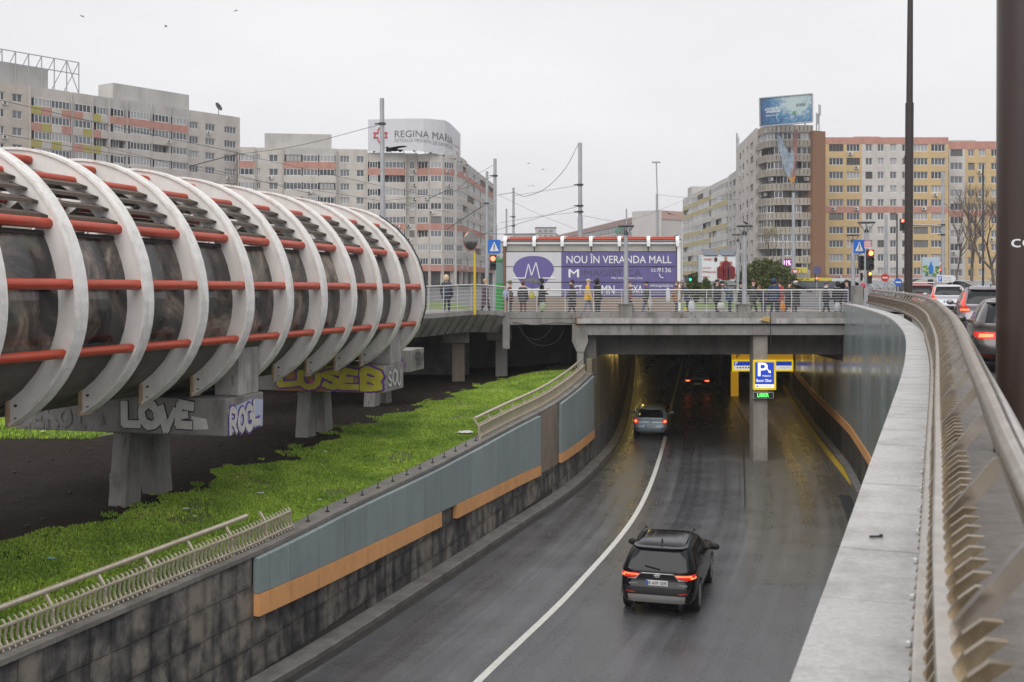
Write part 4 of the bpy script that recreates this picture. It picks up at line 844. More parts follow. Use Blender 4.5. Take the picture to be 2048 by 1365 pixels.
# ================================================================ vehicles
car_glass = mat('car_glass', (.012, .014, .016), .06, spec=.35); car_trim = mat('car_black_plastic', (.014, .014, .015), .55, spec=.25); chrome = mat('chrome', (.75, .75, .76), .18, metal=.9)
tl_red = mat('tail_red', (.35, .01, .008), .2, emit=(1, .03, .015), estr=.35); tl_on = emat('tail_lit', (1.0, .16, .06), 2.2); refl = mat('reflector', (.25, .01, .01), .25)
plate_w = mat('plate_white', (.72, .72, .7), .45); plate_b = mat('plate_blue', (.02, .06, .4), .45); plate_k = mat('plate_ink', (.02, .02, .02), .6)
tyre_m = mat('tyre', (.018, .018, .018), .8); rim_m = mat('rim', (.4, .4, .41), .3, metal=.8)
def paint_mat(name, c, metal=.35, coat=.8, spec=.5, rough=.35): return mat(name, c, rough, metal=metal, coat=coat, var=.08, vscale=3, spec=spec)
class Car:
    def __init__(s, name, label, loc, rz, L=4.6, W=1.855, H=1.685, paint=None, group=None, prof=None, lit=True, plate=None, lights='wide', rails=False, wheel_r=.36, trim_rear=True, mirrors=True):
        s.t = thing(name, label, 'car', loc, group, rz); s.L, s.W, s.H = L, W, H; s.paint = paint
        # layers: z, rear y, front y, half width, exponent
        k = H / 1.685; f = L / 4.6; hw = W / 2
        s.lay = prof or [(.24 * k, .22 * f, 4.30 * f, hw * .86, 6), (.34 * k, .06 * f, 4.46 * f, hw * .93, 7), (.46 * k, .0, 4.55 * f, hw * .975, 8), (.62 * k, .0, 4.58 * f, hw * .99, 9), (.74 * k, .05 * f, 4.56 * f, hw, 9), (.9 * k, .12 * f, 4.48 * f, hw, 9),
                         (1.0 * k, .12 * f, 4.3 * f, hw * .99, 8), (1.06 * k, .12 * f, 3.75 * f, hw * .985, 8), (1.12 * k, .13 * f, 3.42 * f, hw * .965, 8), (1.2 * k, .2 * f, 3.28 * f, hw * .93, 8), (1.35 * k, .33 * f, 3.02 * f, hw * .865, 8), (1.5 * k, .48 * f, 2.72 * f, hw * .79, 7), (1.6 * k, .58 * f, 2.5 * f, hw * .72, 6), (1.655 * k, .7 * f, 2.3 * f, hw * .64, 5), (1.685 * k, .95 * f, 2.0 * f, hw * .5, 4)]
        zz = [l[0] for l in s.lay]; s.zs = zz
        mb = MB(); n = 44; Z = []
        for a, b in zip(zz, zz[1:]): Z += [a, (a + b) / 2]
        Z.append(zz[-1])
        for z in Z:
            yr, yf, w_, e = s.at(z)
            for j in range(n):
                t = 2 * math.pi * j / n; c, sn = math.cos(t), math.sin(t)
                mb.v.append((w_ * math.copysign(abs(c) ** (2 / e), c), (yr + yf) / 2 + (yf - yr) / 2 * math.copysign(abs(sn) ** (2 / e), sn), z))
        for i in range(len(Z) - 1):
            for j in range(n): mb.f.append((i * n + j, i * n + (j + 1) % n, (i + 1) * n + (j + 1) % n, (i + 1) * n + j)); mb.m.append(0)
        mb.f.append(tuple((len(Z) - 1) * n + j for j in range(n))); mb.f.append(tuple(n - 1 - j for j in range(n))); mb.m += [0, 0]
        s.body = put('body', mb, paint, s.t, sm=55, world=False)
        s.k, s.f = k, f
        # wheels
        for yy_ in (.95 * f, 3.64 * f):
            for sx in (-1, 1):
                wx = sx * (hw - .125); wb = MB(); M = Matrix.Rotation(math.pi / 2, 4, 'Y')
                wb.lathe([(wheel_r * .72, -.11), (wheel_r * .95, -.115), (wheel_r, -.08), (wheel_r, .08), (wheel_r * .95, .115), (wheel_r * .72, .11)], (wx, yy_, wheel_r), 22, M); wo_ = put('wheel', wb, tyre_m, s.t, sm=40, world=False)
                rb = MB(); rb.lathe([(.05, 0), (wheel_r * .7, .0), (wheel_r * .7, .02), (.05, .03)], (wx + sx * .1, yy_, wheel_r), 18, M); put('rim', rb, rim_m, wo_, sm=40)
                ab = MB(); pts = []
                for q in range(13):
                    a = math.pi * q / 12; 
                    for rr in (wheel_r + .015, wheel_r + .09): pts.append((sx * (hw + .006), yy_ + rr * math.cos(a), wheel_r + rr * math.sin(a)))
                for q in range(12): ab.quad(pts[2 * q], pts[2 * q + 1], pts[2 * q + 3], pts[2 * q + 2])
                wl = [(sx * (hw + .004), yy_, wheel_r)] + [(sx * (hw + .004), yy_ + (wheel_r + .03) * math.cos(math.pi * q / 12), wheel_r + (wheel_r + .03) * math.sin(math.pi * q / 12)) for q in range(13)]
                put('wheel_arch', ab, car_trim, s.t, world=False)
                ib = MB(); ib.poly([(sx * (hw - .02), p[1], p[2]) for p in wl[1:]]); put('wheel_well', ib, black_m, s.t, world=False)
    def at(s, z):
        for a, b in zip(s.lay, s.lay[1:]):
            if a[0] <= z <= b[0]: t = (z - a[0]) / (b[0] - a[0]); return [lerp(p, q, t) for p, q in zip(a[1:], b[1:])]
        return list((s.lay[0] if z < s.lay[0][0] else s.lay[-1])[1:])
    def rear(s, x, z, off=.006):
        yr, yf, w_, e = s.at(z); q = min(.9999, abs(x) / w_) ** e; return (x, (yr + yf) / 2 - (yf - yr) / 2 * (1 - q) ** (1 / e) - off, z)
    def front(s, x, z, off=.006):
        yr, yf, w_, e = s.at(z); q = min(.9999, abs(x) / w_) ** e; return (x, (yr + yf) / 2 + (yf - yr) / 2 * (1 - q) ** (1 / e) + off, z)
    def side(s, sx, y, z, off=.006):
        yr, yf, w_, e = s.at(z); c, h = (yr + yf) / 2, (yf - yr) / 2; q = min(.9999, abs(y - c) / h) ** e; return (sx * (w_ * (1 - q) ** (1 / e) + off), y, z)
    def patch(s, name, m, quad, fn, nx=8, nz=5, parent=None, flip=False):
        """quad: four (a, z) corners: lower left, lower right, upper right, upper left"""
        (a0, z0), (a1, z1), (a2, z2), (a3, z3) = quad; mb = MB(); g = []
        for i in range(nz + 1):
            v = i / nz
            for j in range(nx + 1):
                u = j / nx; a = lerp(lerp(a0, a1, u), lerp(a3, a2, u), v); z = lerp(lerp(z0, z1, u), lerp(z3, z2, u), v); g.append(fn(a, z))
        mb.v = g; 
        for i in range(nz):
            for j in range(nx):
                q = i * (nx + 1) + j; mb.f.append((q, q + 1, q + nx + 2, q + nx + 1)); mb.m.append(0)
        return put(name, mb, m, parent or s.t, sm=60, world=False)
    def details(s, plate=None, style='suv', lit=True, rails=False, spoiler=True, wiper=True):
        k, f, hw = s.k, s.f, s.W / 2
        R_ = lambda a, z: s.rear(a, z); R2 = lambda a, z: s.rear(a, z, .012)
        s.patch('rear_window', car_glass, [(-hw * .76, 1.13 * k), (hw * .76, 1.13 * k), (hw * .66, 1.56 * k), (-hw * .66, 1.56 * k)], R_, 12, 6)
        s.patch('windscreen', car_glass, [(-hw * .84, 1.14 * k), (hw * .84, 1.14 * k), (hw * .66, 1.58 * k), (-hw * .66, 1.58 * k)], lambda a, z: s.front(a, z), 12, 6)
        for sx in (-1, 1):
            for (y0, y1, y2, y3) in ((.62, 1.28, 1.32, .92), (1.36, 2.2, 2.16, 1.4), (2.28, 3.12, 2.66, 2.24)):
                s.patch('side_window', car_glass, [(y0 * f, 1.15 * k), (y1 * f, 1.13 * k), (y2 * f, 1.52 * k), (y3 * f, 1.52 * k)], lambda a, z: s.side(sx, a, z), 6, 5)
            mbm = MB(); mbm.ball((sx * (hw + .15), 2.95 * f, 1.13 * k), (.12, .07, .085), 10, 6); mbm.box((sx * (hw + .03), 2.97 * f, 1.08 * k), (.16, .05, .05)); put('mirror', mbm, car_trim if style == 'suv' else s.paint, s.t, sm=60, world=False)
            mbd = MB(); put
            s.patch('door_handle', chrome if style == 'suv' else s.paint, [(1.5 * f, .97 * k), (1.72 * f, .97 * k), (1.72 * f, 1.0 * k), (1.5 * f, 1.0 * k)], lambda a, z: s.side(sx, a, z, .02), 2, 1)
            s.patch('sill', car_trim, [(.6 * f, .3 * k), (4.0 * f, .3 * k), (4.0 * f, .42 * k), (.6 * f, .42 * k)], lambda a, z: s.side(sx, a, z, .01), 10, 2)
        lm = tl_on if lit else tl_red
        if style == 'suv':
            for sx in (-1, 1):
                o = [(sx * hw * .99, .92 * k), (sx * hw * .52, .95 * k), (sx * hw * .42, 1.045 * k), (sx * hw * .97, 1.06 * k)]
                tl = s.patch('taillight', tl_red, o, R_, 8, 3)
                s.patch('lamp', lm, [(sx * hw * .93, 1.0 * k), (sx * hw * .5, 1.0 * k), (sx * hw * .48, 1.03 * k), (sx * hw * .92, 1.03 * k)], R2, 8, 1, parent=tl)
                s.patch('lamp', lm, [(sx * hw * .965, .94 * k), (sx * hw * .86, .95 * k), (sx * hw * .84, .99 * k), (sx * hw * .955, .99 * k)], R2, 3, 1, parent=tl)
                s.patch('side_taillight', tl_red, [(.14 * f, .94 * k), (.42 * f, .99 * k), (.36 * f, 1.05 * k), (.16 * f, 1.05 * k)], lambda a, z: s.side(sx, a, z), 4, 2)
                s.patch('trim_strip', chrome, [(sx * hw * .42, 1.045 * k), (sx * hw * .56, .915 * k), (sx * hw * .56, .94 * k), (sx * hw * .4, 1.07 * k)], R2, 5, 1)
                s.patch('trim_strip', chrome, [(sx * hw * .54, .905 * k), (sx * hw * .78, .905 * k), (sx * hw * .78, .925 * k), (sx * hw * .54, .93 * k)], R2, 5, 1)
                s.patch('reflector', refl, [(sx * hw * .55, .60 * k), (sx * hw * .8, .615 * k), (sx * hw * .78, .65 * k), (sx * hw * .57, .635 * k)], lambda a, z: s.rear(a, z, .03), 3, 1)
                eb = MB(); eb.tube([(sx * hw * .6, -.01, .3 * k), (sx * hw * .6, .25, .3 * k)], .048, 16, cap=False); eb.tube([(sx * hw * .6, -.01, .3 * k), (sx * hw * .6, .25, .3 * k)], .04, 16, cap=False); eb.mat(1).poly([(sx * hw * .6 + .044 * math.cos(q), .05, .3 * k + .044 * math.sin(q)) for q in np.linspace(0, 6.0, 12)]); put('exhaust_tip', eb, [chrome, black_m], s.t, sm=50, world=False)
            s.patch('trim_strip', chrome, [(-hw * .41, 1.045 * k), (hw * .41, 1.045 * k), (hw * .4, 1.07 * k), (-hw * .4, 1.07 * k)], R2, 8, 1)
            s.patch('rear_bumper', car_trim, [(-hw * .93, .36 * k), (hw * .93, .36 * k), (hw * .96, .74 * k), (-hw * .96, .74 * k)], lambda a, z: s.rear(a, z, .012), 16, 5)
            s.patch('skid_plate', mat('silver_plastic', (.30, .29, .28), .4, metal=.4), [(-hw * .72, .38 * k), (hw * .72, .38 * k), (hw * .74, .57 * k), (-hw * .74, .57 * k)], lambda a, z: s.rear(a, z, .03), 14, 3)
        elif style == 'hatch':
            for sx in (-1, 1):
                tl = s.patch('taillight', tl_red, [(sx * hw * .96, .78 * k), (sx * hw * .7, .8 * k), (sx * hw * .68, 1.04 * k), (sx * hw * .93, 1.06 * k)], R_, 5, 4)
                s.patch('lamp', lm, [(sx * hw * .92, .86 * k), (sx * hw * .78, .86 * k), (sx * hw * .77, .98 * k), (sx * hw * .9, .98 * k)], R2, 3, 3, parent=tl)
                s.patch('reflector', refl, [(sx * hw * .62, .47 * k), (sx * hw * .84, .5 * k), (sx * hw * .84, .55 * k), (sx * hw * .64, .53 * k)], R2, 3, 1)
            s.patch('boot_handle', car_trim, [(-hw * .1, .86 * k), (hw * .1, .86 * k), (hw * .08, .9 * k), (-hw * .08, .9 * k)], R2, 4, 1)
        elif style == 'tall':     # tall corner lamps
            for sx in (-1, 1):
                tl = s.patch('taillight', tl_red, [(sx * hw * .97, .86 * k), (sx * hw * .62, .88 * k), (sx * hw * .74, 1.06 * k), (sx * hw * .95, 1.1 * k)], R_, 5, 4)
                s.patch('tall_lamp', tl_red if not lit else mat('tail_half_lit', (.4, .04, .03), .3, emit=(1, .12, .07), estr=.45), [(sx * hw * .95, 1.05 * k), (sx * hw * .8, 1.05 * k), (sx * hw * .74, 1.5 * k), (sx * hw * .82, 1.5 * k)], R2, 3, 6, parent=tl)
                s.patch('lamp', lm, [(sx * hw * .94, .92 * k), (sx * hw * .66, .93 * k), (sx * hw * .68, .98 * k), (sx * hw * .93, .98 * k)], R2, 4, 1, parent=tl)
            s.patch('rear_bumper', car_trim, [(-hw * .93, .36 * k), (hw * .93, .36 * k), (hw * .96, .55 * k), (-hw * .96, .55 * k)], R_, 16, 3)
        elif style == 'sedan':
            for sx in (-1, 1):
                tl = s.patch('taillight', tl_red, [(sx * hw * .98, .76 * k), (sx * hw * .55, .78 * k), (sx * hw * .5, .92 * k), (sx * hw * .96, .94 * k)], R_, 6, 3)
                s.patch('lamp', lm, [(sx * hw * .95, .80 * k), (sx * hw * .6, .82 * k), (sx * hw * .58, .88 * k), (sx * hw * .93, .89 * k)], R2, 5, 1, parent=tl)
                s.patch('reflector', refl, [(sx * hw * .6, .36 * k), (sx * hw * .86, .38 * k), (sx * hw * .86, .43 * k), (sx * hw * .6, .41 * k)], R2, 3, 1)
                s.patch('side_taillight', tl_red, [(.14 * f, .78 * k), (.5 * f, .86 * k), (.4 * f, .93 * k), (.16 * f, .93 * k)], lambda a, z: s.side(sx, a, z), 4, 2)
            s.patch('rear_bumper', car_trim, [(-hw * .9, .3 * k), (hw * .9, .3 * k), (hw * .9, .42 * k), (-hw * .9, .42 * k)], R_, 16, 2)
        if plate is not None:
            zc = (.84 if style == 'suv' else .62 if style in ('hatch', 'sedan') else .78) * k; cxp = 0.0
            yb = min(s.rear(0, zc)[1], s.rear(.25, zc)[1]) - .015
            pb = MB(); pb.box((cxp, yb, zc), (.52, .012, .125)); p_ = put('number_plate', pb, plate_w, s.t, world=False)
            bb = MB(); bb.box((cxp - .235, yb - .008, zc), (.045, .004, .118)); put('plate_band', bb, plate_b, p_)
            if plate: text_on('lettering', plate, plate_k, p_, (cxp - .2, yb - .009, zc - .038), (1, 0, 0), (0, 0, 1), .44, .076, .012)
        if spoiler:
            sb = MB(); g = []; 
            for j in range(13):
                x = lerp(-hw * .7, hw * .7, j / 12); a = s.rear(x, 1.585 * k, 0); sb.v += [(x, a[1] + .12, a[2] + .035), (x, a[1] - .1, a[2] + .012), (x, a[1] - .1, a[2] - .02), (x, a[1] + .05, a[2] - .03)]
            for j in range(12):
                for q in range(4): sb.f.append((j * 4 + q, j * 4 + (q + 1) % 4, (j + 1) * 4 + (q + 1) % 4, (j + 1) * 4 + q)); sb.m.append(0)
            put('spoiler', sb, s.paint, s.t, sm=40, world=False)
        if wiper:
            a, b = s.rear(.06, 1.16 * k, .03), s.rear(-.3, 1.22 * k, .03); wb = MB(); wb.tube([a, b], .014, 6); put('wiper', wb, car_trim, s.t, world=False)
        if rails:
            for sx in (-1, 1):
                rb = MB(); rb.tube([(sx * hw * .66, .95 * f, 1.66 * k), (sx * hw * .66, 1.05 * f, 1.71 * k), (sx * hw * .66, 2.3 * f, 1.715 * k), (sx * hw * .66, 2.45 * f, 1.64 * k)], .018, 8); put('roof_rail', rb, car_trim, s.t, sm=60, world=False)
            ab = MB(); ab.prism([(0, .8, 1.66 * k), (0, .98, 1.66 * k), (0, .82, 1.75 * k)], (.03, 0, 0)); put('aerial', ab, car_trim, s.t, world=False)
def rzof(slope): return -math.atan(slope)
extra = 0
black_paint = paint_mat('black_car_paint', (.004, .0045, .007), .0, .3, .25, .16)
suv = Car('parked_suv' if False else 'sport_utility_car', 'black sport utility car with lit red tail lamps driving into the underpass', (3.42, 26.95, ROAD), rzof(.285), H=1.65, paint=black_paint)
suv.details(plate='B 609 SER', style='suv', rails=True)
em = MB(); y_ = suv.rear(0, .985)[1] - .012
for sc_, r_ in (((1.0, .7), .006), ((.45, .7), .005), ((.95, .35), .005)):
    em.tube([(.075 * sc_[0] * math.cos(a), y_, .985 + (.0 if sc_ != (.95, .35) else .02) + .06 * sc_[1] * math.sin(a)) for a in np.linspace(0, 2 * math.pi, 17)], r_, 5, cap=False)
put('emblem', em, chrome, suv.t, world=False)
for tx, xx in (('RAV4', -.66), ('HYBRID', .52)):
    text_on('badge', tx, chrome, suv.t, (xx, suv.rear(xx + .1, .78)[1] - .012, .775), (1, 0, 0), (0, 0, 1), .2, .035, .02, world=False)
# panel line of the tailgate and roof ribs
for sx in (-1, 1):
    for x in (.28, .45): 
        rb = MB(); rb.tube([(sx * x, 1.0, 1.636), (sx * x, 1.3, 1.648), (sx * x, 1.9, 1.648), (sx * x, 2.15, 1.633)], .01, 6); put('roof_rib', rb, black_paint, suv.t, sm=60, world=False)
silver = paint_mat('pale_blue_paint', (.40, .52, .61), .25)
h_ = Car('hatchback_car', 'pale blue hatchback with red tail lamps in the tunnel mouth', (7.0, 57.6, ROAD), rzof(.165), L=3.99, W=1.75, H=1.5, paint=silver, wheel_r=.31); h_.details(plate='B 123 SUZ' if False else '', style='hatch')
d_ = Car('dark_hatchback', 'dark car with glowing red tail lamps deep inside the tunnel', (13.2, 81.0, ROAD), rzof(.17), L=4.3, W=1.8, H=1.55, paint=paint_mat('dark_paint', (.02, .02, .022)), wheel_r=.32); d_.details(plate='', style='sedan')
ZS = -.4
q_ = 'cars queuing in the street on the right'
grey_p = paint_mat('taupe_grey_paint', (.10, .09, .09), .6); 
c1 = Car('saloon_car', 'dark taupe car nearest the big pole, its lit tail lamp at the pole edge', (10.15, 22.6, ZS), rzof(.36), L=4.5, W=1.82, H=1.5, paint=grey_p, group=q_, wheel_r=.32); c1.details(plate='', style='sedan')
c2 = Car('estate_car', 'grey sport utility car with tall lit tail lamps behind the big pole', (14.6, 34.6, ZS), rzof(.35), L=4.65, W=1.9, H=1.68, paint=paint_mat('violet_grey_paint', (.24, .22, .25), .6), group=q_); c2.details(plate='', style='tall', rails=True)
c3 = Car('estate_car', 'white car with tall lit tail lamps in the queue on the right', (22.1, 57.5, ZS), rzof(.33), L=4.4, W=1.82, H=1.6, paint=paint_mat('white_car_paint', (.55, .56, .6), .1), group=q_); c3.details(plate='', style='tall')
c4 = Car('estate_car', 'red car with a white roof rack in the queue on the right', (22.9, 63.5, ZS), rzof(.3), L=4.4, W=1.8, H=1.6, paint=paint_mat('red_car_paint', (.32, .03, .035), .2), group=q_); c4.details(plate='', style='tall')
for yy_ in (1.2, 2.0):
    rk = MB(); rk.tube([(-.72, yy_, 1.68), (.72, yy_, 1.68)], .025, 8); put('rack_bar', rk, white_m, c4.t, world=False)
for sx in (-.5, .5):
    rk = MB(); rk.tube([(sx, 1.2, 1.56), (sx, 1.2, 1.68)], .02, 6); put('rack_foot', rk, dark_m, c4.t, world=False)
c5 = Car('compact_car', 'white car furthest along the queue near the slim dark pole', (26.0, 72.0, -.38), rzof(.3), L=4.2, W=1.75, H=1.45, paint=MATS['white_car_paint'], group=q_, wheel_r=.31); c5.details(plate='', style='hatch')
# ================================================================ apartment blocks
gl = [mat('pane_dark', (.035, .04, .046), .12), mat('pane_slate', (.085, .095, .105), .12), mat('pane_grey', (.16, .17, .18), .15), mat('pane_curtain', (.36, .36, .36), .3)]
frame_w = mat('window_frame_white', (.70, .70, .69), .5); frame_b = mat('window_frame_brown', (.16, .12, .09), .6)
panel_grey = mat('block_panel', (.57, .53, .48), .85, var=.18, vscale=.35, stain=(.37, .34, .305), sscale=.25, samt=.7)
panel_grey2 = mat('block_panel_cool', (.51, .49, .465), .85, var=.2, vscale=.3, stain=(.34, .325, .305), sscale=.3, samt=.7)
panel_beige = mat('block_beige', (.53, .475, .41), .85, var=.15, vscale=.35, stain=(.33, .29, .25), sscale=.3, samt=.6)
salmon = mat('salmon_parapet', (.52, .26, .2), .8, var=.2, vscale=.8, stain=(.34, .15, .11), sscale=1.5, samt=.6)
yellow_w = mat('yellow_render', (.60, .43, .21), .8, var=.15, vscale=.5, stain=(.46, .35, .19), sscale=.4, samt=.5)
pale_y = mat('pale_yellow_render', (.50, .43, .22), .8, var=.2, vscale=.5); white_r = mat('white_render', (.6, .57, .53), .8, var=.15, vscale=.4, stain=(.38, .355, .33), sscale=.4, samt=.6)
brick_m = mat('brown_tile_cladding', (.27, .135, .065), .75, var=.3, vscale=3, bump=.2, bscale=5)
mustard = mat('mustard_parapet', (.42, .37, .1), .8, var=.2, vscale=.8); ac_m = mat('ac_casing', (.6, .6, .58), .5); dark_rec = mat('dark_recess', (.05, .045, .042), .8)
WCACHE = {}
def window_meshes(wd, ht, nm, gi, brown=False):
    k = (round(wd, 1), round(ht, 2), nm, gi, brown)
    if k not in WCACHE:
        a, b = MB(), MB(); w2, h2 = k[0] / 2, k[1] / 2
        a.bbox(-w2, w2, -.02, .03, -h2, h2)
        fw = .1
        b.bbox(-w2, w2, -.09, -.021, h2 - fw, h2); b.bbox(-w2, w2, -.09, -.021, -h2, -h2 + fw)
        for j in range(nm + 1):
            x = lerp(-w2 + fw / 2, w2 - fw / 2, j / nm); b.bbox(x - fw / 2, x + fw / 2, -.088, -.022, -h2 + fw + .001, h2 - fw - .001)
        WCACHE[k] = (a.mesh('window', gl[gi]), b.mesh('frame', frame_b if brown else frame_w))
    return WCACHE[k]
AC = MB(); AC.box((0, -.2, 0), (.8, .36, .58)); AC_ME = AC.mesh('air_conditioner', ac_m)
ACF = MB(); ACF.tube([(-.12, -.385, 0), (-.12, -.395, 0)], .22, 12); ACF_ME = ACF.mesh('fan', dark_m)
class Block:
    def __init__(s, name, label, base, seed=1):
        s.t = thing(name, label, 'building', base); s.r = random.Random(seed); s.nw = 0
    def line(s, pxa, Ya, pxb, Yb):
        s.A = Vector(((pxa - 1024) / FPX * Ya, Ya, 0)); s.B = Vector(((pxb - 1024) / FPX * Yb, Yb, 0)); s.d = (s.B - s.A); s.Lf = s.d.length; s.d.normalize(); s.n = Vector((s.d.y, -s.d.x, 0)); s.rz = math.atan2(s.d.y, s.d.x); return s
    def u(s, px):
        k = (px - 1024) / FPX   # A.x + d.x u = k (A.y + d.y u)
        return (k * s.A.y - s.A.x) / (s.d.x - k * s.d.y)
    def bx(s, name, u0, u1, z0, z1, d0, d1, m, parent=None):
        """box on the facade: u along, d outwards"""
        mb = MB(); P = [s.A + s.d * u_ + s.n * d_ for u_, d_ in ((u0, d1), (u1, d1), (u1, d0), (u0, d0))]; mb.hexa([p + Vector((0, 0, z)) for z in (z0, z1) for p in P]); return put(name, mb, m, parent or s.t)
    def win(s, u, z, wd, ht, nm=2, dep=0.0, brown=False, gi=None):
        gi = s.r.choices((0, 1, 2, 3), (2, 4, 4, 3))[0] if gi is None else gi
        a, b = window_meshes(wd, ht, nm, gi, brown); p = s.A + s.d * u + s.n * dep + Vector((0, 0, z))
        o = obj('window', a, s.t, p, (0, 0, s.rz)); f_ = obj('frame', b, o); s.nw += 1; return o
    def ac(s, u, z, dep):
        p = s.A + s.d * u + s.n * dep + Vector((0, 0, z)); o = obj('air_conditioner', AC_ME, s.t, p, (0, 0, s.rz)); obj('fan', ACF_ME, o)
    def body(s, u0, u1, z1, depth, m, z0=-.1): return s.bx('wall', u0, u1, z0, z1, -depth, -.3, m)
    def group(s, pa, pb, cols, zc, kind, wall, band=None, ht=1.4, par=.55, win_h=None, floors=None, h=2.83, top=None, base=0.0, acp=.12, nm=None, brown=.08):
        """facade strip between pixels pa and pb. zc: centres of the window rows, top first"""
        u0, u1 = s.u(pa), s.u(pb); 
        proud = .0; wz = [(z - ht / 2, z + ht / 2) for z in zc]
        edges = [top if top is not None else zc[0] + ht / 2 + 1.2] 
        if kind == 'flat':
            for k, (lo, hi) in enumerate(wz):
                up = edges[0] if k == 0 else wz[k - 1][0]
                m = band(k) if band else wall
                s.bx('spandrel', u0, u1, hi, up, -.3, 0, m)
            s.bx('spandrel', u0, u1, base, wz[-1][0], -.3, 0, band(len(zc)) if band else wall)
            cu = [u0] + [x for c in cols for x in (s.u(c[0]), s.u(c[1]))] + [u1]
            for a, b in zip(cu[::2], cu[1::2]):
                if b - a > .05: s.bx('pier', a, b, wz[-1][0], wz[0][1], -.3, -.004, wall)
            for k, z in enumerate(zc):
                for c in cols:
                    a, b = s.u(c[0]), s.u(c[1]); wd = b - a; s.win((a + b) / 2, z, wd, ht, nm or max(2, round(wd / .75)), -.24, s.r.random() < brown)
                    if s.r.random() < acp: s.ac((a + b) / 2 + s.r.choice((-.6, .6)), z - ht / 2 - .45, 0)
        else:      # glazed balconies with solid parapets
            D = par
            for k, (lo, hi) in enumerate(wz):
                up = edges[0] if k == 0 else wz[k - 1][0] - 0.0
                pm = band(k) if band else wall
                if k == 0: s.bx('roof_band', u0, u1, hi, up, -.3, D * .6, wall)
                pl = lo - (wz[k + 1][1] if k + 1 < len(wz) else max(base, lo - 1.35)) 
                s.bx('balcony_parapet', u0, u1, lo - pl + .02, lo, -.3, D, pm if not isinstance(pm, list) else pm[0])
                if isinstance(pm, list):
                    n_ = len(pm)
                    for q, mm in enumerate(pm): s.bx('parapet_panel', lerp(u0, u1, q / n_) + .03, lerp(u0, u1, (q + 1) / n_) - .03, lo - pl + .06, lo - .04, D + .002, D + .04, mm)
                for c in cols:
                    a, b = s.u(c[0]), s.u(c[1]); wd = b - a
                    if s.r.random() < .07: s.win((a + b) / 2, zc[k], wd * .6, ht, max(2, round(wd * .6 / .8)), -.2, gi=0); continue
                    s.win((a + b) / 2, zc[k], wd, ht, nm or max(3, round(wd / .75)), D - .12, s.r.random() < brown)
                if s.r.random() < acp: s.ac(lerp(u0, u1, s.r.random()), lo - .6, D)
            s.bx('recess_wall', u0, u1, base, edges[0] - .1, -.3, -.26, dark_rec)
            for a in (u0, u1): s.bx('side_wall', a - .1, a + .1, base, edges[0] - .15, -.3, D - .02, wall)
# ---- left block
L1 = Block('apartment_block', 'tall grey apartment block at far left with coloured balcony panels and bare roof frame', (-70, 214, 0), 3).line(0, 190, 480, 232)
zr = [31.8 - 2.85 * k for k in range(8)]; T1 = 34.4
L1.body(L1.u(-60), L1.u(480), T1 - .2, 14, panel_grey2)
ylw = lambda k: [[mustard, salmon, panel_grey, salmon], [salmon, mustard, panel_grey, salmon], [mustard, panel_grey, mustard, panel_grey], [salmon, mustard, panel_grey, mustard]][k % 4]
L1.group(-60, 58, [(-40, -22), (-5, 9), (25, 45)], [z + .3 for z in zr], 'flat', panel_beige, top=T1, acp=.4)
L1.group(58, 140, [(65, 97), (99, 136)], zr, 'balc', panel_grey, ylw, top=T1)
L1.group(143, 181, [(146, 178)], zr, 'balc', panel_grey, lambda k: [[salmon, panel_grey], [panel_grey, mustard], [salmon, mustard]][k % 3], top=T1)
L1.group(183, 213, [(190, 209)], zr, 'balc', panel_grey2, lambda k: [[mustard, panel_grey], [salmon, panel_grey]][k % 2], top=T1)
L1.group(215, 248, [(222, 243)], zr, 'balc', panel_grey2, lambda k: salmon if k == 0 else panel_grey, top=T1, par=.8)
L1.group(249, 297, [(254, 293)], zr, 'balc', panel_grey2, lambda k: salmon if k == 0 else panel_grey, top=T1, par=1.0)
L1.group(298, 334, [(303, 331)], zr, 'balc', panel_grey2, lambda k: salmon if k == 0 else panel_grey, top=T1, par=1.0)
L1.group(336, 371, [(340, 368)], zr, 'balc', panel_grey2, lambda k: salmon if k == 0 else panel_grey, top=T1, par=.8)
L1.group(372, 480, [(379, 397), (411, 430), (449, 472)], [z - .25 for z in zr], 'flat', panel_grey, top=T1, acp=.25)
for pa, pb, z1, d_ in ((-60, 106, 38.0, 8), (236, 388, 37.6, 6)):
    L1.bx('roof_house', L1.u(pa), L1.u(pb), T1 - .3, z1, -d_, -1.5, panel_grey2)
# bare steel billboard frame on the roof
u0, u1 = L1.u(-20), L1.u(161)
def bar(blk, pts, r, m, name='frame_bar'):
    mb = MB(); mb.tube([blk.A + blk.d * a + blk.n * b + Vector((0, 0, c)) for a, b, c in pts], r, 6); put(name, mb, m, blk.t)
for z in (37.9, 40.0): bar(L1, [(u0, -.5, z), (u1, -.5, z)], .09, galv)
for k in range(8):
    u_ = lerp(u0, u1, k / 7); bar(L1, [(u_, -.5, T1 - .2), (u_, -.5, 40.0)], .1, galv)
    if k: bar(L1, [(lerp(u0, u1, (k - .6) / 7), -3.5, T1 - .2), (u_, -.5, 40.0)], .08, galv)
bar(L1, [(u1, -.5, T1), (lerp(u0, u1, 6 / 7), -.5, 40.0)], .08, galv)
mb = MB(); p = L1.A + L1.d * L1.u(437) + Vector((0, 0, T1)); M_ = Matrix.Rotation(R(60), 4, 'Y') @ Matrix.Rotation(R(20), 4, 'X'); mb.lathe([(.02, -.25), (.5, -.15), (.95, .1), (.92, .12), (.45, -.1)], p + Vector((0, 0, 1.5)), 14, M_); mb.tube([p, p + Vector((0, 0, 1.5))], .07, 6); put('satellite_dish', mb, dark_m, L1.t, sm=40)
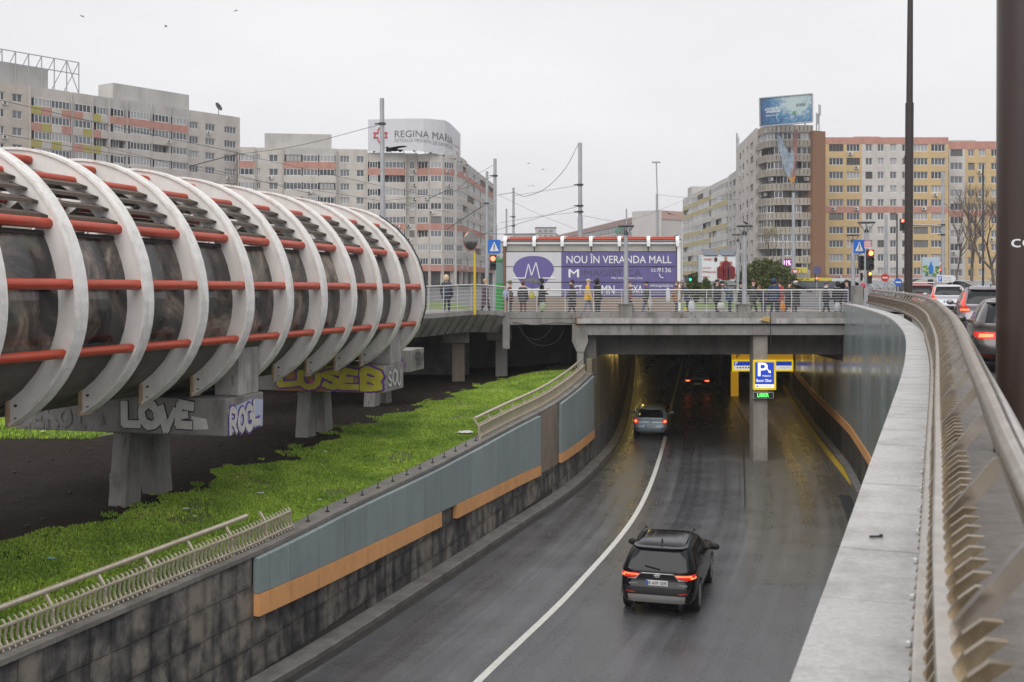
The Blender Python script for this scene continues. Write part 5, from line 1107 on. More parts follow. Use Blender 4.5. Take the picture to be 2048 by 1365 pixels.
# ---- middle left block and rounded corner
L2 = Block('apartment_block', 'grey apartment block with salmon balcony bands left of the rounded corner', (-44, 231, 0), 5).line(478, 230, 735, 234)
T2 = 28.1; zr2 = [26.0 - 2.83 * k for k in range(8)]
sal = lambda k: salmon if k in (0, 4, 7) else panel_grey
L2.body(0, L2.Lf, T2 - .2, 12, panel_grey2)
L2.group(478, 510, [(481, 507)], zr2, 'balc', panel_grey, sal, top=T2, par=.7)
L2.group(510, 566, [(513, 521), (538, 556)], zr2, 'flat', panel_grey, top=T2, acp=.2)
L2.group(568, 672, [(572, 603), (606, 636), (639, 669)], zr2, 'balc', panel_grey2, sal, top=T2, par=.9)
L2.group(673, 735, [(680, 699), (713, 728)], zr2, 'flat', panel_grey, top=T2, acp=.3)
L2.bx('roof_house', L2.u(528), L2.u(663), T2 - .3, 31.3, -8, -2, panel_grey2)
L3 = Block('apartment_block', 'rounded corner apartment block under the white rooftop billboard', (-18, 237, 0), 8).line(735, 234, 836, 235)
T3 = 27.4; zr3 = [24.9 - 2.83 * k for k in range(8)]
L3.body(-.1, L3.Lf + 8, T3 - .2, 12, panel_grey2)
L3.group(735, 762, [(739, 756)], zr3, 'balc', panel_grey, sal, top=T3, par=.8)
L3.group(763, 811, [(770, 808)], zr3, 'balc', panel_grey, sal, top=T3, par=.9)
L3.group(812, 836, [(819, 829)], zr3, 'flat', panel_grey, top=T3, acp=.4, nm=2)
arc = [(836, 235), (860, 233.4), (884, 233.6), (905, 236.2), (921, 241), (930, 248)]
for (a, Ya), (b, Yb) in zip(arc, arc[1:]):
    L3.line(a, Ya, b, Yb); L3.body(-.05, L3.Lf + .05, T3 - .2, 4, panel_grey2)
    dd = (b - a) * .04; L3.group(a, b, [(a + dd, b - dd)], zr3, 'balc', panel_grey, sal, top=T3 - .2, par=.5, acp=.25)
wing = [(931, 251), (944, 262), (957, 275), (971, 290), (985, 307)]
for (a, Ya), (b, Yb) in zip(wing, wing[1:]):
    L3.line(a, Ya, b, Yb); L3.body(-.05, L3.Lf + .05, T3 - .6, 6, panel_grey2)
    L3.group(a, b, [(a + 1.6, b - 1.6)], zr3, 'balc', panel_grey if a > 940 else panel_grey2, sal, top=T3 - .4, par=.5, ht=1.5, acp=.1)
L3.line(985, 307, 992, 318); L3.body(0, L3.Lf, 24, 14, panel_beige)
# rooftop billboard wrapped round the corner
bl = thing('rooftop_billboard', 'white curved rooftop billboard with red star and grey lettering', 'billboard', (-20, 233, T3))
bp = [(736, 233), (770, 232.2), (820, 231.4), (845, 231.3), (870, 232.5), (890, 234), (905, 236.6), (921, 240)]; BP = [Vector(((p - 1024) / FPX * Y, Y, 0)) for p, Y in bp]
BL = [0]
for a, b in zip(BP, BP[1:]): BL.append(BL[-1] + (b - a).length)
def bill(a, off=0.0):
    s_ = a * BL[-1]; k = 0
    while k < len(BL) - 2 and BL[k + 1] < s_: k += 1
    t = (s_ - BL[k]) / (BL[k + 1] - BL[k]); p = BP[k].lerp(BP[k + 1], t); d = (BP[k + 1] - BP[k]).normalized(); return p + Vector((d.y, -d.x, 0)) * off
zb0, zb1 = 27.6, 34.1
def bz(a, b): return lerp(lerp(zb0, zb0 - 1.9, max(0, a - .45) / .55), lerp(zb1, zb1 - 2.0, max(0, a - .75) / .25) , b)
board_m = mat('billboard_vinyl', (.60, .61, .64), .6, var=.06, vscale=.3)
for k in range(14):
    a0, a1 = k / 14, (k + 1) / 14; mb = MB(); q = [(a0, 0), (a1, 0), (a1, 1), (a0, 1)]
    mb.hexa([bill(a0, .0) + Vector((0, 0, bz(a0, 0))), bill(a1, .0) + Vector((0, 0, bz(a1, 0))), bill(a1, -.15) + Vector((0, 0, bz(a1, 0))), bill(a0, -.15) + Vector((0, 0, bz(a0, 0))), bill(a0, 0) + Vector((0, 0, bz(a0, 1))), bill(a1, 0) + Vector((0, 0, bz(a1, 1))), bill(a1, -.15) + Vector((0, 0, bz(a1, 1))), bill(a0, -.15) + Vector((0, 0, bz(a0, 1)))]); put('board_sheet', mb, board_m, bl)
def onb(a0, a1, b0, b1, off=.06): return lambda a, b: bill(lerp(a0, a1, a), off) + Vector((0, 0, bz(lerp(a0, a1, a), lerp(b0, b1, b))))
ink = mat('print_grey', (.13, .125, .13), .6); redp = mat('print_red', (.55, .06, .07), .6); pinkp = mat('print_pink', (.6, .22, .26), .6); greyp = mat('print_mid_grey', (.30, .29, .30), .6)
text_on('lettering', 'REGINA MARIA', ink, bl, (0, 0, 0), ux, uy, 1, 1, .005, bend=onb(.245, .84, .42, .63))
text_on('lettering', 'RETEAUA PRIVATA DE SANATATE', greyp, bl, (0, 0, 0), ux, uy, 1, 1, bend=onb(.245, .84, .27, .375))
text_on('lettering', 'reginamaria.ro', pinkp, bl, (0, 0, 0), ux, uy, 1, 1, bend=onb(.87, .985, .42, .52))
text_on('lettering', '021', pinkp, bl, (0, 0, 0), ux, uy, 1, 1, .02, bend=onb(.91, .97, .22, .34))
st = []
for k in range(16):
    rr = (.42, .2, .30, .2)[k % 4]; 
cx0, cy0 = .115, .5
star = [(0, .5), (.13, .33), (.13, .13), (.36, .16), (.28, 0), (.36, -.16), (.13, -.13), (.13, -.33), (0, -.5), (-.13, -.33), (-.13, -.13), (-.36, -.16), (-.28, 0), (-.36, .16), (-.13, .13), (-.13, .33), (0, .5)]
mb = MB()
for (x0, y0_), (x1, y1_) in zip(star, star[1:]):
    for o_ in (0,):
        pa = bill(cx0 + x0 * .17, .07) + Vector((0, 0, bz(cx0 + x0 * .17, cy0 + y0_ * .5))); pb = bill(cx0 + x1 * .17, .07) + Vector((0, 0, bz(cx0 + x1 * .17, cy0 + y1_ * .5))); mb.tube([pa, pb], .14, 5)
put('star_emblem', mb, redp, bl)
for k in range(9):
    a = .08 + k * .115; p = bill(a, 1.6); z = bz(a, 0); mb = MB(); mb.tube([bill(a, .1) + Vector((0, 0, z - .1)), p + Vector((0, 0, z - .35))], .04, 5); mb.box(p + Vector((0, 0, z - .3)), (.35, .3, .3)); put('floodlight', mb, dark_m, bl)
    mb = MB(); mb.tube([bill(a, -1.5) + Vector((0, 0, T3 - .3)), bill(a, -.15) + Vector((0, 0, z + 2.5))], .08, 5); put('strut', mb, galv, bl)
# ---- distant long block and low skyline
L4 = Block('far_apartment_block', 'distant long pale block with a brown roof line behind the kiosk', (40, 500, 0), 11).line(1108, 720, 1316, 452)
T4 = 28.5; L4.body(0, L4.Lf, T4, 1.5, white_r)
L4.bx('roof_band', 0, L4.Lf, T4 - 2.6, T4 - .1, -.3, .3, mat('brown_roof_band', (.33, .2, .17), .8))
rest = MB()
for k in range(8):
    z = T4 - 4.2 - 2.9 * k; u_ = 2.0
    while u_ < L4.Lf - 3:
        P = [L4.A + L4.d * a + L4.n * b for a, b in ((u_, .1), (u_ + 3.4, .1), (u_ + 3.4, -.29), (u_, -.29))]; rest.mat(0).hexa([p + Vector((0, 0, zz)) for zz in (z - .75, z + .75) for p in P]); u_ += 5.2
    if k in (1, 4): L4.bx('salmon_band', L4.Lf * .3, L4.Lf - 1, z - 2.1, z - .95, -.3, .25, mat('faded_salmon', (.52, .33, .27), .8))
o = put('far_windows', rest, gl[2], L4.t, kind='stuff')
for k in range(3): L4.bx('green_panel', L4.Lf * .7, L4.Lf * .77, T4 - 6, T4 - 2.8, .26, .3, mat('green_panel', (.08, .24, .16), .7)) if k == 0 else None
L4.line(1316, 452, 1366, 462); L4.body(0, L4.Lf, T4 + .3, 14, mat('gable_white', (.56, .53, .5), .8, var=.1, vscale=.2)); L4.bx('gable_roof_band', 0, L4.Lf, T4 - 3.2, T4 + .2, -.3, .02, MATS['faded_salmon'])
for nm, lab, pa, pb, Y, yt in (('far_building', 'distant low grey building behind the tram poles', 1010, 1115, 760, 470), ('far_building', 'faint distant grey rooftop left of the long far block', 1072, 1112, 740, 457), ('far_building', 'distant pale block glimpsed left of the kiosk', 985, 1040, 600, 486)):
    a, b = at(pa, yt, Y), at(pb, yt, Y); t = thing(nm, lab, 'building', (a.x, Y, 0)); mb = MB(); mb.bbox(a.x, b.x, Y, Y + 20, 0, a.z); put('wall', mb, panel_grey2, t); mb = MB(); mb.bbox(a.x - .3, b.x + .3, Y - .3, Y + 20.3, a.z, a.z + .8); put('roof_edge', mb, concrete_dark, t)
    rest = MB()
    for k in range(max(2, int(a.z / 3.4))):
        x = a.x + 1.5
        while x < b.x - 3: rest.bbox(x, x + 2.2, Y - .1, Y - .02, a.z - 2.6 - k * 3, a.z - 1.1 - k * 3); x += 3.6
    put('far_windows', rest, gl[2], t, kind='stuff')
# ---- right: receding wing, rounded tower, yellow block
R1 = Block('apartment_block', 'long receding apartment wing with yellowish parapet bands', (55, 310, 0), 21).line(1368, 355, 1458, 278)
T5 = 26.4; zr5 = [24.6 - 2.85 * k for k in range(8)]; R1.body(0, R1.Lf, T5 - .3, 14, white_r)
R1.group(1368, 1424, [(1369.5, 1378), (1379, 1387), (1388, 1397), (1398, 1408), (1409, 1421)], zr5, 'balc', white_r, lambda k: pale_y if k % 3 != 2 else white_r, top=T5, par=.4, ht=1.5, acp=.5, brown=.02)
R1.group(1425, 1458, [(1426, 1434), (1435, 1445), (1446, 1456)], zr5, 'balc', white_r, lambda k: pale_y if k % 2 else white_r, top=T5, par=.4, ht=1.5, acp=.5, brown=.02)
R1.bx('roof_box', 1, 9, T5 - .4, T5 + 3.2, -9, -1, panel_grey2)
R2 = Block('apartment_block', 'rounded tower block with ribbed balcony parapets and brick pier', (57, 220, 0), 22).line(1457, 276, 1473, 262)
R2.body(0, R2.Lf, 26.5, 14, panel_grey2)
R2.group(1457, 1473, [(1459, 1463), (1466, 1471)], [24.0 - 2.85 * k for k in range(8)], 'flat', panel_grey2, top=26.5, acp=.2, nm=2, brown=.5)
R2.line(1472, 258, 1512, 224); TT = 31.2; R2.body(0, R2.Lf, TT - .2, 5, panel_grey2)
R2.group(1472, 1512, [(1479, 1482), (1485, 1488), (1493, 1496), (1501, 1506)], [28.4 - 2.83 * k for k in range(9)], 'flat', panel_grey, top=TT, acp=.4, nm=2, brown=.4)
arc = [(1512, 226), (1520, 221.5), (1532, 218.6), (1548, 217.4), (1566, 217), (1584, 216.9), (1604, 217), (1626, 217.3)]
zt = [29.3 - 2.78 * k for k in range(10)]
slot = mat('parapet_slot', (.07, .062, .055), .8); parap = mat('tower_parapet', (.42, .375, .31), .8, var=.2, vscale=.5, stain=(.3, .27, .225), sscale=.6, samt=.6)
for q, ((a, Ya), (b, Yb)) in enumerate(zip(arc, arc[1:])):
    R2.line(a, Ya, b, Yb)
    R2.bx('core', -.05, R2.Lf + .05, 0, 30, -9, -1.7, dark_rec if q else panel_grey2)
    for k in range(11):
        z0 = 29.9 - 2.78 * k; R2.bx('balcony_parapet', -.03, R2.Lf + .03, z0 - .35, z0 + .95, -.25, 0, parap); R2.bx('slab', 0, R2.Lf, z0 - .42, z0 - .36, -1.8, -.01, parap)
        nf = max(1, round(R2.Lf / .8))
        for j in range(nf): R2.bx('slot', R2.Lf * (j + .45) / nf, R2.Lf * (j + .45) / nf + .13, z0 - .15, z0 + .8, .003, .02, slot)
        if k < 10:
            zc = z0 - .42 - .72; gz_ = R2.r.random(); glz = k in (0, 7) or gz_ < .35
            wd = R2.Lf - .1
            if glz: R2.win(R2.Lf / 2, zc, wd, 1.4, max(2, round(wd / .9)), -.3, gi=R2.r.choice((1, 2, 3)) if k in (0, 7) else R2.r.choice((0, 1, 2)))
            else: R2.win(R2.Lf / 2, zc, wd * .6, 1.5, 2, -1.6, R2.r.random() < .4, gi=R2.r.choice((0, 0, 1)))
            if R2.r.random() < .12: R2.ac(R2.Lf * .5, zc + .2, -.7)
R2.line(1626, 216.6, 1651, 218); R2.bx('brick_pier', 0, R2.Lf, 0, at(0, 262, 217).z, -8, .0, brick_m)
for pxm, Y_, z0, z1 in ((1473, 258, 30.8, 34.6), (1475.5, 257, 30.8, 33.6), (1638, 219.5, 29, 35.2), (1633, 220, 29, 33.6)):
    p = at(pxm, 0, Y_); mb = MB(); mb.tube([(p.x, Y_, z0), (p.x, Y_, z1)], .12, 6); put('antenna_mast', mb, galv, R2.t); mb = MB(); mb.box((p.x + .1, Y_ - .2, z1 - 1.2), (.4, .25, 2.0)); put('antenna', mb, galv, R2.t)
R3 = Block('apartment_block', 'yellow and white apartment block with salmon bands on the right', (76, 228, 0), 31).line(1651, 228, 1897, 228)
zr6 = [1.5 + (558 - y) * 228 / FPX for y in (296, 323.5, 351, 378.5, 406, 433.3, 461, 488, 516, 543)]; T6 = 1.5 + 283 * 228 / FPX
R3.body(0, R3.Lf, T6 - .2, 14, white_r)
yb_ = lambda k: salmon if k in (0, 5, 10) else yellow_w; wb_ = lambda k: salmon if k in (0, 5, 10) else white_r
R3.group(1651, 1724, [(1658, 1687), (1693, 1720)], zr6, 'flat', yellow_w, yb_, top=T6, acp=.25, ht=1.45)
R3.group(1724, 1822, [(1731, 1745), (1755, 1768), (1780, 1793), (1804, 1817)], zr6, 'flat', white_r, wb_, top=T6, acp=.06, ht=1.45, nm=2)
R3.group(1822, 1897, [(1827, 1856), (1862, 1891)], zr6, 'flat', yellow_w, yb_, top=T6, acp=.3, ht=1.45)
R3.bx('roof_rim', R3.u(1715), R3.u(1765), T6, T6 + .4, -6, -2, salmon)
R4 = Block('apartment_block', 'yellow and white apartment block behind the bare trees at far right', (95, 233, 0), 32).line(1898, 233, 2070, 233)
zr7 = [1.5 + (558 - y) * 233 / FPX for y in (306, 333, 360, 387, 414, 441, 468, 495, 522, 546)]; T7 = 1.5 + 275 * 233 / FPX
R4.body(0, R4.Lf, T7 - .2, 14, white_r)
R4.group(1898, 1930, [(1901, 1925)], zr7, 'flat', white_r, lambda k: salmon if k in (0, 5) else white_r, top=T7, acp=.2, ht=1.45)
R4.group(1930, 2070, [(1936, 1949), (1957, 1971), (1982, 1996), (2006, 2020), (2032, 2046)], zr7, 'flat', yellow_w, lambda k: salmon if k in (0, 5) else yellow_w, top=T7, acp=.2, ht=1.45, nm=2)
R4.bx('roof_rim', R4.u(1910), R4.u(1960), T7, T7 + .5, -6, -2, panel_grey2)
# shop strip at the foot of the right blocks
sh = thing('shop_row', 'low shop fronts with a yellow sign strip below the right blocks', 'shops', (62, 212, 0))
for k, (pa, pb, y0, y1, m) in enumerate(((1578, 1664, 556, 562, mat('shop_yellow', (.6, .5, .05), .6)), (1664, 1692, 557, 563, mat('shop_pale', (.55, .6, .58), .6)), (1578, 1700, 563, 580, gl[1]), (1590, 1616, 535, 552, gl[3]), (1692, 1900, 556, 564, panel_grey))):
    a, b = at(pa, y1, 212 - k * .1), at(pb, y0, 212 - k * .1); mb = MB(); mb.bbox(a.x, b.x, a.y, a.y + 3, max(0, a.z), b.z); put('shop_sign' if k < 2 else 'shop_front', mb, m, sh)
a = at(1588, 561.2, 211.4); 
for k in range(3):
    mb = MB(); mb.prism([(a.x + k * 1.1, 211.3, a.z + .2), (a.x + k * 1.1 + .5, 211.3, a.z + .05), (a.x + k * 1.1 + .5, 211.3, a.z + .38)], (0, -.02, 0)); put('arrow', mb, dark_m, sh)
for k in range(2):
    a = at(1592 + k * 12, 546, 211.0); mb = MB(); mb.bbox(a.x, a.x + .9, a.y - .05, a.y, a.z, a.z + 1.0); put('poster', mb, MATS['shop_yellow'], sh)
# rooftop billboard with blue splash advert
rb_ = thing('rooftop_billboard', 'blue splash rooftop billboard on top of the rounded tower', 'billboard', (57, 216, 31)); pa, pb = at(1520, 254, 213.5), at(1625, 244, 209); ta, tb = at(1519, 197, 213.5), at(1625, 188, 209)
splash = bpy.data.materials.new('splash_print'); splash.use_nodes = True
_t = splash.node_tree; _b = _t.nodes['Principled BSDF']; _b.inputs['Roughness'].default_value = .5; _tc = _t.nodes.new('ShaderNodeNewGeometry'); _mp = _t.nodes.new('ShaderNodeMapping'); _mp.inputs['Location'].default_value = (-(pa.x + pb.x) / 2 - 1.6, 0, -34.2); _mp.inputs['Scale'].default_value = (1, 0, 1)
_n = _t.nodes.new('ShaderNodeTexNoise'); _n.inputs['Scale'].default_value = .7; _n.inputs['Detail'].default_value = 6; _n.inputs['Distortion'].default_value = 2
_gr = _t.nodes.new('ShaderNodeVectorMath'); _gr.operation = 'LENGTH'; _ad = _t.nodes.new('ShaderNodeMath'); _ad.operation = 'MULTIPLY_ADD'; _ad.inputs[1].default_value = -.13
_r = _t.nodes.new('ShaderNodeValToRGB'); _e = _r.color_ramp.elements; _e[0].position = .0; _e[0].color = (.012, .05, .14, 1); _e[1].position = .62; _e[1].color = (.42, .52, .52, 1); _x = _e.new(.3); _x.color = (.03, .16, .32, 1)
_a2 = _t.nodes.new('ShaderNodeMath'); _a2.operation = 'ADD'; _a2.inputs[1].default_value = .3
for a_, b_ in ((_tc.outputs['Position'], _mp.inputs[0]), (_mp.outputs[0], _gr.inputs[0]), (_mp.outputs[0], _n.inputs[0]), (_gr.outputs['Value'], _ad.inputs[0]), (_n.outputs[0], _ad.inputs[2]), (_ad.outputs[0], _a2.inputs[0]), (_a2.outputs[0], _r.inputs[0]), (_r.outputs[0], _b.inputs['Base Color'])): _t.links.new(a_, b_)
back = Vector((.05, .4, 0)); mb = MB(); mb.hexa([pa, pb, pb + back, pa + back, ta, tb, tb + back, ta + back]); put('printed_face', mb, splash, rb_)
fr = MB()
for a_, b_ in ((pa, pb), (pb, tb), (tb, ta), (ta, pa)): fr.tube([a_, b_], .14, 6)
put('frame', fr, galv, rb_)
uxb = (pb - pa).normalized(); fo = Vector((uxb.y, -uxb.x, 0)) * .05
text_on('lettering', 'IZVOR DE', white_m, rb_, pa + uxb * .9 + fo + Vector((0, 0, 2.95)), uxb, (.15, 0, 1), 2.8, .45, .02, shear=.2)
text_on('lettering', 'ENERGIE', white_m, rb_, pa + uxb * 1.2 + fo + Vector((0, 0, 2.4)), uxb, (.15, 0, 1), 2.7, .45, .02, shear=.2)
text_on('lettering', 'PREMIUM', white_m, rb_, pa + uxb * 1.1 + fo + Vector((0, 0, 1.8)), uxb, (.15, 0, 1), 2.4, .22, shear=.2)
text_on('lettering', 'BORSEC', mat('print_navy', (.03, .07, .12), .6), rb_, pa + uxb * 6.8 + fo + Vector((0, 0, 3.1)), uxb, (.1, 0, 1), 1.8, .5, .02)
mb = MB(); mb.ball(pa + uxb * 6.6 + fo * 1.2 + Vector((0, 0, 2.0)), (.5, .05, .35), 10, 6); put('leaf_print', mb, mat('print_green', (.1, .3, .08), .6), rb_)
for k in range(4):
    a_ = pa.lerp(pb, (k + .5) / 4); mb = MB(); mb.tube([a_ + Vector((0, .5, -1.2)), a_ + Vector((0, .5, .4))], .12, 6); put('leg', mb, galv, rb_)
# torn advertising cloth hanging from the billboard
cl = MB(); pts = [(1551, 268, 0), (1560, 270, .2), (1578, 268, 1), (1596, 257, 0), (1597, 263, .2)]
rows = [((1551, 267), (1560, 268), (1561, 268.2), (1586, 262), (1597, 256)), ((1555, 280), (1566, 285), (1572, 296), (1583, 290), (1597, 270)), ((1557, 300), (1570, 306), (1578, 309), (1588, 303), (1596, 290)), ((1564, 320), (1574, 325), (1582, 325), (1588, 322), (1594, 315)), ((1568, 338), (1574, 342), (1580, 344), (1586, 341), (1592, 335)), ((1574, 352), (1577, 356), (1582, 357), (1587, 356), (1591, 350)), ((1579, 362), (1582, 366), (1585, 367), (1588, 366), (1590, 361))]
g = [[at(x, y, 214.0 + .45 * math.sin(i * 1.3 + j * 2.1)) for j, (x, y) in enumerate(r)] for i, r in enumerate(rows)]
cl.v = [tuple(v) for r in g for v in r]
for i in range(len(g) - 1):
    for j in range(4):
        if i < 2 and j in (1, 2) and not (i == 1 and j == 1): continue
        cl.f.append((i * 5 + j, i * 5 + 5 + j, i * 5 + 6 + j, i * 5 + 1 + j)); cl.m.append(2 if i == 5 else 1 if j == 3 or (i > 3 and j > 1) else 0)
o = put('torn_banner', cl, [mat('cloth_blue', (.34, .42, .5), .8, var=.5, vscale=1.2), mat('cloth_red', (.38, .2, .18), .8, var=.5, vscale=1.5), mat('cloth_orange', (.6, .3, .08), .8, var=.3)], sm=80, label='torn blue and red advertising banner hanging down the rounded tower', cat='banner')
m_ = o.modifiers.new('thick', 'SOLIDIFY'); m_.thickness = .05; m_ = o.modifiers.new('sub', 'SUBSURF'); m_.levels = 1; m_.render_levels = 2
# ================================================================ people on the bridge
GZ = -.25
skin_m = [mat('skin_a', (.52, .33, .25), .6), mat('skin_b', (.44, .27, .2), .6)]
def clothes(name, c): return mat('cloth_' + name, c, .8, var=.2, vscale=12)
def pose_mesh(kind):
    """one continuous figure grown over a skeleton; feet at z = 0, facing -y"""
    J = {'pel': (0, 0, .93), 'waist': (0, .01, 1.08), 'chest': (0, 0, 1.28), 'neck': (0, 0, 1.46), 'chin': (0, -.02, 1.55), 'head': (0, -.01, 1.64), 'top': (0, 0, 1.72)}
    Rr = {'pel': .155, 'waist': .15, 'chest': .165, 'neck': .06, 'chin': .075, 'head': .095, 'top': .07}
    E = [('pel', 'waist'), ('waist', 'chest'), ('chest', 'neck'), ('neck', 'chin'), ('chin', 'head'), ('head', 'top')]
    st = {'stand': (.0, .0), 'walk': (.22, -.2), 'bend': (.03, -.03), 'hold': (.02, -.02)}[kind]
    for s, sx, dy in (('l', -1, st[0]), ('r', 1, st[1])):
        J['hip' + s] = (sx * .1, 0, .88); J['knee' + s] = (sx * .11, dy * .45 - .02, .49); J['ank' + s] = (sx * .115, dy, .09); J['toe' + s] = (sx * .13, dy - .17, .045)
        Rr.update({'hip' + s: .105, 'knee' + s: .07, 'ank' + s: .05, 'toe' + s: .042}); E += [('pel', 'hip' + s), ('hip' + s, 'knee' + s), ('knee' + s, 'ank' + s), ('ank' + s, 'toe' + s)]
        J['sho' + s] = (sx * .19, .01, 1.38); 
        if kind == 'hold' and s == 'r': el, wr, ha = (sx * .25, -.1, 1.15), (sx * .2, -.3, 1.26), (sx * .19, -.36, 1.33)
        elif kind == 'hold': el, wr, ha = (sx * .26, .0, 1.1), (sx * .18, -.24, 1.05), (sx * .14, -.31, 1.06)
        else: el, wr, ha = (sx * .26, .03 - dy * .4, 1.1), (sx * .25, -.08 - dy * .7, .87), (sx * .24, -.11 - dy * .8, .79)
        J['elb' + s], J['wri' + s], J['han' + s] = el, wr, ha; Rr.update({'sho' + s: .085, 'elb' + s: .06, 'wri' + s: .045, 'han' + s: .04}); E += [('chest', 'sho' + s), ('sho' + s, 'elb' + s), ('elb' + s, 'wri' + s), ('wri' + s, 'han' + s)]
    if kind == 'bend':
        for k_ in list(J):
            x, y, z = J[k_]
            if z > .95 or k_[:3] in ('elb', 'wri', 'han'): d = max(0, z - .93); J[k_] = (x, y - d * .5, .93 + d * .86)
    me = bpy.data.meshes.new('figure'); names = list(J); me.from_pydata([J[n] for n in names], [(names.index(a), names.index(b)) for a, b in E], [])
    o = bpy.data.objects.new('figure', me); COL.objects.link(o); sk = o.modifiers.new('skin', 'SKIN'); sk.use_smooth_shade = True
    lay = me.skin_vertices[0] if me.skin_vertices else None
    if lay is None:
        bm = bmesh.new(); bm.from_mesh(me); bm.verts.layers.skin.verify(); bm.to_mesh(me); bm.free(); lay = me.skin_vertices[0]
    for i, n in enumerate(names):
        r = Rr[n]; lay.data[i].radius = (r * 1.15, r * .85) if n in ('chest', 'waist', 'pel') else (r, r); lay.data[i].use_root = n == 'pel'
    sb = o.modifiers.new('sub', 'SUBSURF'); sb.levels = 1; sb.render_levels = 1
    dg = bpy.context.evaluated_depsgraph_get(); out = bpy.data.meshes.new_from_object(o.evaluated_get(dg)); bpy.data.objects.remove(o); 
    hand = [Vector(J['hanl']), Vector(J['hanr'])]; wl = [Vector(J['wril']), Vector(J['wrir'])]; sh = J['chin'][1]
    idx = []
    for p in out.polygons:
        c = p.center
        nearhand = min((c - h).length for h in hand) < .075
        isarm = abs(c.x) > .16
        idx.append(0 if c.z > J['neck'][2] - .0 or nearhand else 1 if (c.z > .74 or (isarm and c.z > .7)) else 3 if c.z < .1 else 2)
    out.materials.clear()
    for _ in range(4): out.materials.append(None)
    out.polygons.foreach_set('material_index', idx); out.polygons.foreach_set('use_smooth', [True] * len(idx)); out.update()
    return out, J
POSES = {k: pose_mesh(k) for k in ('stand', 'walk', 'bend', 'hold')}
shoe = mat('dark_shoe', (.02, .02, .022), .6); FACE = MB(); 
def person(label, px, Y, rz, kind='stand', top=(.03, .03, .035), legs=(.03, .035, .06), hat=None, hatc=(.02, .02, .02), h=1.68, z=GZ, coat=False, grp='people walking on the bridge', sk=0, scarf=None):
    X = (px - 1024) / FPX * Y; t = thing('person', label, 'person', (X, Y, z), grp, R(rz)); sc = h / 1.72; t.scale = (sc, sc, sc)
    src, J = POSES[kind]; me = src.copy(); nm = '_'.join(f'{int(c * 1000)}' for c in top)
    for i, m in enumerate((skin_m[sk], clothes(nm, top), clothes('_'.join(f'{int(c * 1000)}' for c in legs), legs), shoe)): me.materials[i] = m
    obj('body', me, t, world=False)
    hx, hy, hz = J['head']; hm = clothes('_'.join(f'{int(c * 1000)}' for c in hatc), hatc)
    nb = MB(); nb.ball((hx, hy - .1, hz - .03), (.018, .025, .028), 6, 4); put('nose', nb, skin_m[sk], t, sm=60, world=False)
    hb = MB()
    if hat == 'cap':
        hb.ball((hx, hy, hz + .055), (.108, .118, .075), 12, 6); hb.box((hx, hy - .14, hz + .045), (.15, .12, .018)); put('cap', hb, hm, t, sm=50, world=False)
    elif hat == 'hood':
        hb.ball((hx, hy + .035, hz + .0), (.125, .13, .16), 12, 8); put('hood', hb, hm, t, sm=60, world=False)
    elif hat == 'beanie':
        hb.ball((hx, hy + .01, hz + .05), (.112, .12, .1), 12, 6); put('beanie', hb, hm, t, sm=50, world=False)
    else:
        hb.ball((hx, hy + .03, hz + .03), (.108, .105, .115), 12, 8); put('hair', hb, hm, t, sm=60, world=False)
    if coat:
        cb = MB(); M_ = Matrix.Diagonal((1.12, .82, 1, 1)); cb.lathe([(.235, .5), (.225, .7), (.205, .9), (.19, 1.1), (.2, 1.25)], (0, 0.01, 0), 16, M_); put('coat_skirt', cb, clothes(nm, top), t, sm=60, world=False)
    else:
        cb = MB(); M_ = Matrix.Diagonal((1.12, .85, 1, 1)); cb.lathe([(.205, .74), (.205, .85), (.19, 1.0), (.19, 1.2)], (0, J['waist'][1] * .5, 0), 16, M_); put('jacket_hem', cb, clothes(nm, top), t, sm=60, world=False)
    if scarf: 
        cb = MB(); cb.lathe([(.07, 1.44), (.105, 1.46), (.1, 1.53), (.07, 1.54)], (0, J['neck'][1], J['neck'][2] - 1.46), 12); put('scarf', cb, clothes('scarf' + str(scarf[0]), scarf), t, sm=60, world=False)
    return t
person('person in navy jacket and tan hood on the footbridge', 893, 48.0, 160, 'stand', (.035, .045, .07), (.02, .025, .07), 'hood', (.62, .48, .30), 1.66, -.05)
person('blond person in plum patterned coat on the footbridge', 971, 51.5, 70, 'walk', (.10, .055, .09), (.03, .03, .035), None, (.5, .33, .16), 1.6, -.15, coat=True)
person('person in camouflage hat beside the kiosk corner', 1020, 53.0, 100, 'stand', (.10, .035, .035), (.04, .03, .03), 'beanie', (.16, .14, .09), 1.62)
person('person with brown hair and dark jacket beside the yellow bag', 1046, 53.3, 150, 'stand', (.045, .045, .05), (.15, .04, .03), None, (.13, .05, .035), 1.6)
person('broad person in black hooded coat with a grey umbrella', 1084, 52.0, 95, 'hold', (.02, .022, .028), (.02, .02, .025), 'hood', (.02, .022, .028), 1.72, coat=True)
person('person in long black coat with short dark hair by the banner letter T', 1144, 52.0, -80, 'walk', (.025, .022, .025), (.02, .02, .022), None, (.03, .022, .018), 1.66, coat=True)
person('person in yellow jacket and gold cap', 1176, 54.0, 75, 'walk', (.68, .40, .03), (.12, .16, .24), 'cap', (.55, .47, .3), 1.7)
person('person in black hooded jacket next to the yellow jacket', 1195, 52.2, 120, 'stand', (.018, .018, .022), (.018, .02, .028), 'hood', (.018, .018, .022), 1.7)
person('person in brown jacket partly behind the left bridge lamp', 1258, 53.4, 60, 'walk', (.16, .06, .045), (.04, .03, .03), None, (.12, .05, .03), 1.62)
person('person in dark green jacket and black cap with a pale bag', 1293, 52.6, -110, 'walk', (.04, .05, .04), (.05, .08, .16), 'cap', (.02, .02, .02), 1.6)
person('person in tan jacket carrying white bags', 1354, 52.6, -60, 'walk', (.26, .12, .055), (.05, .055, .07), None, (.2, .11, .07), 1.6)
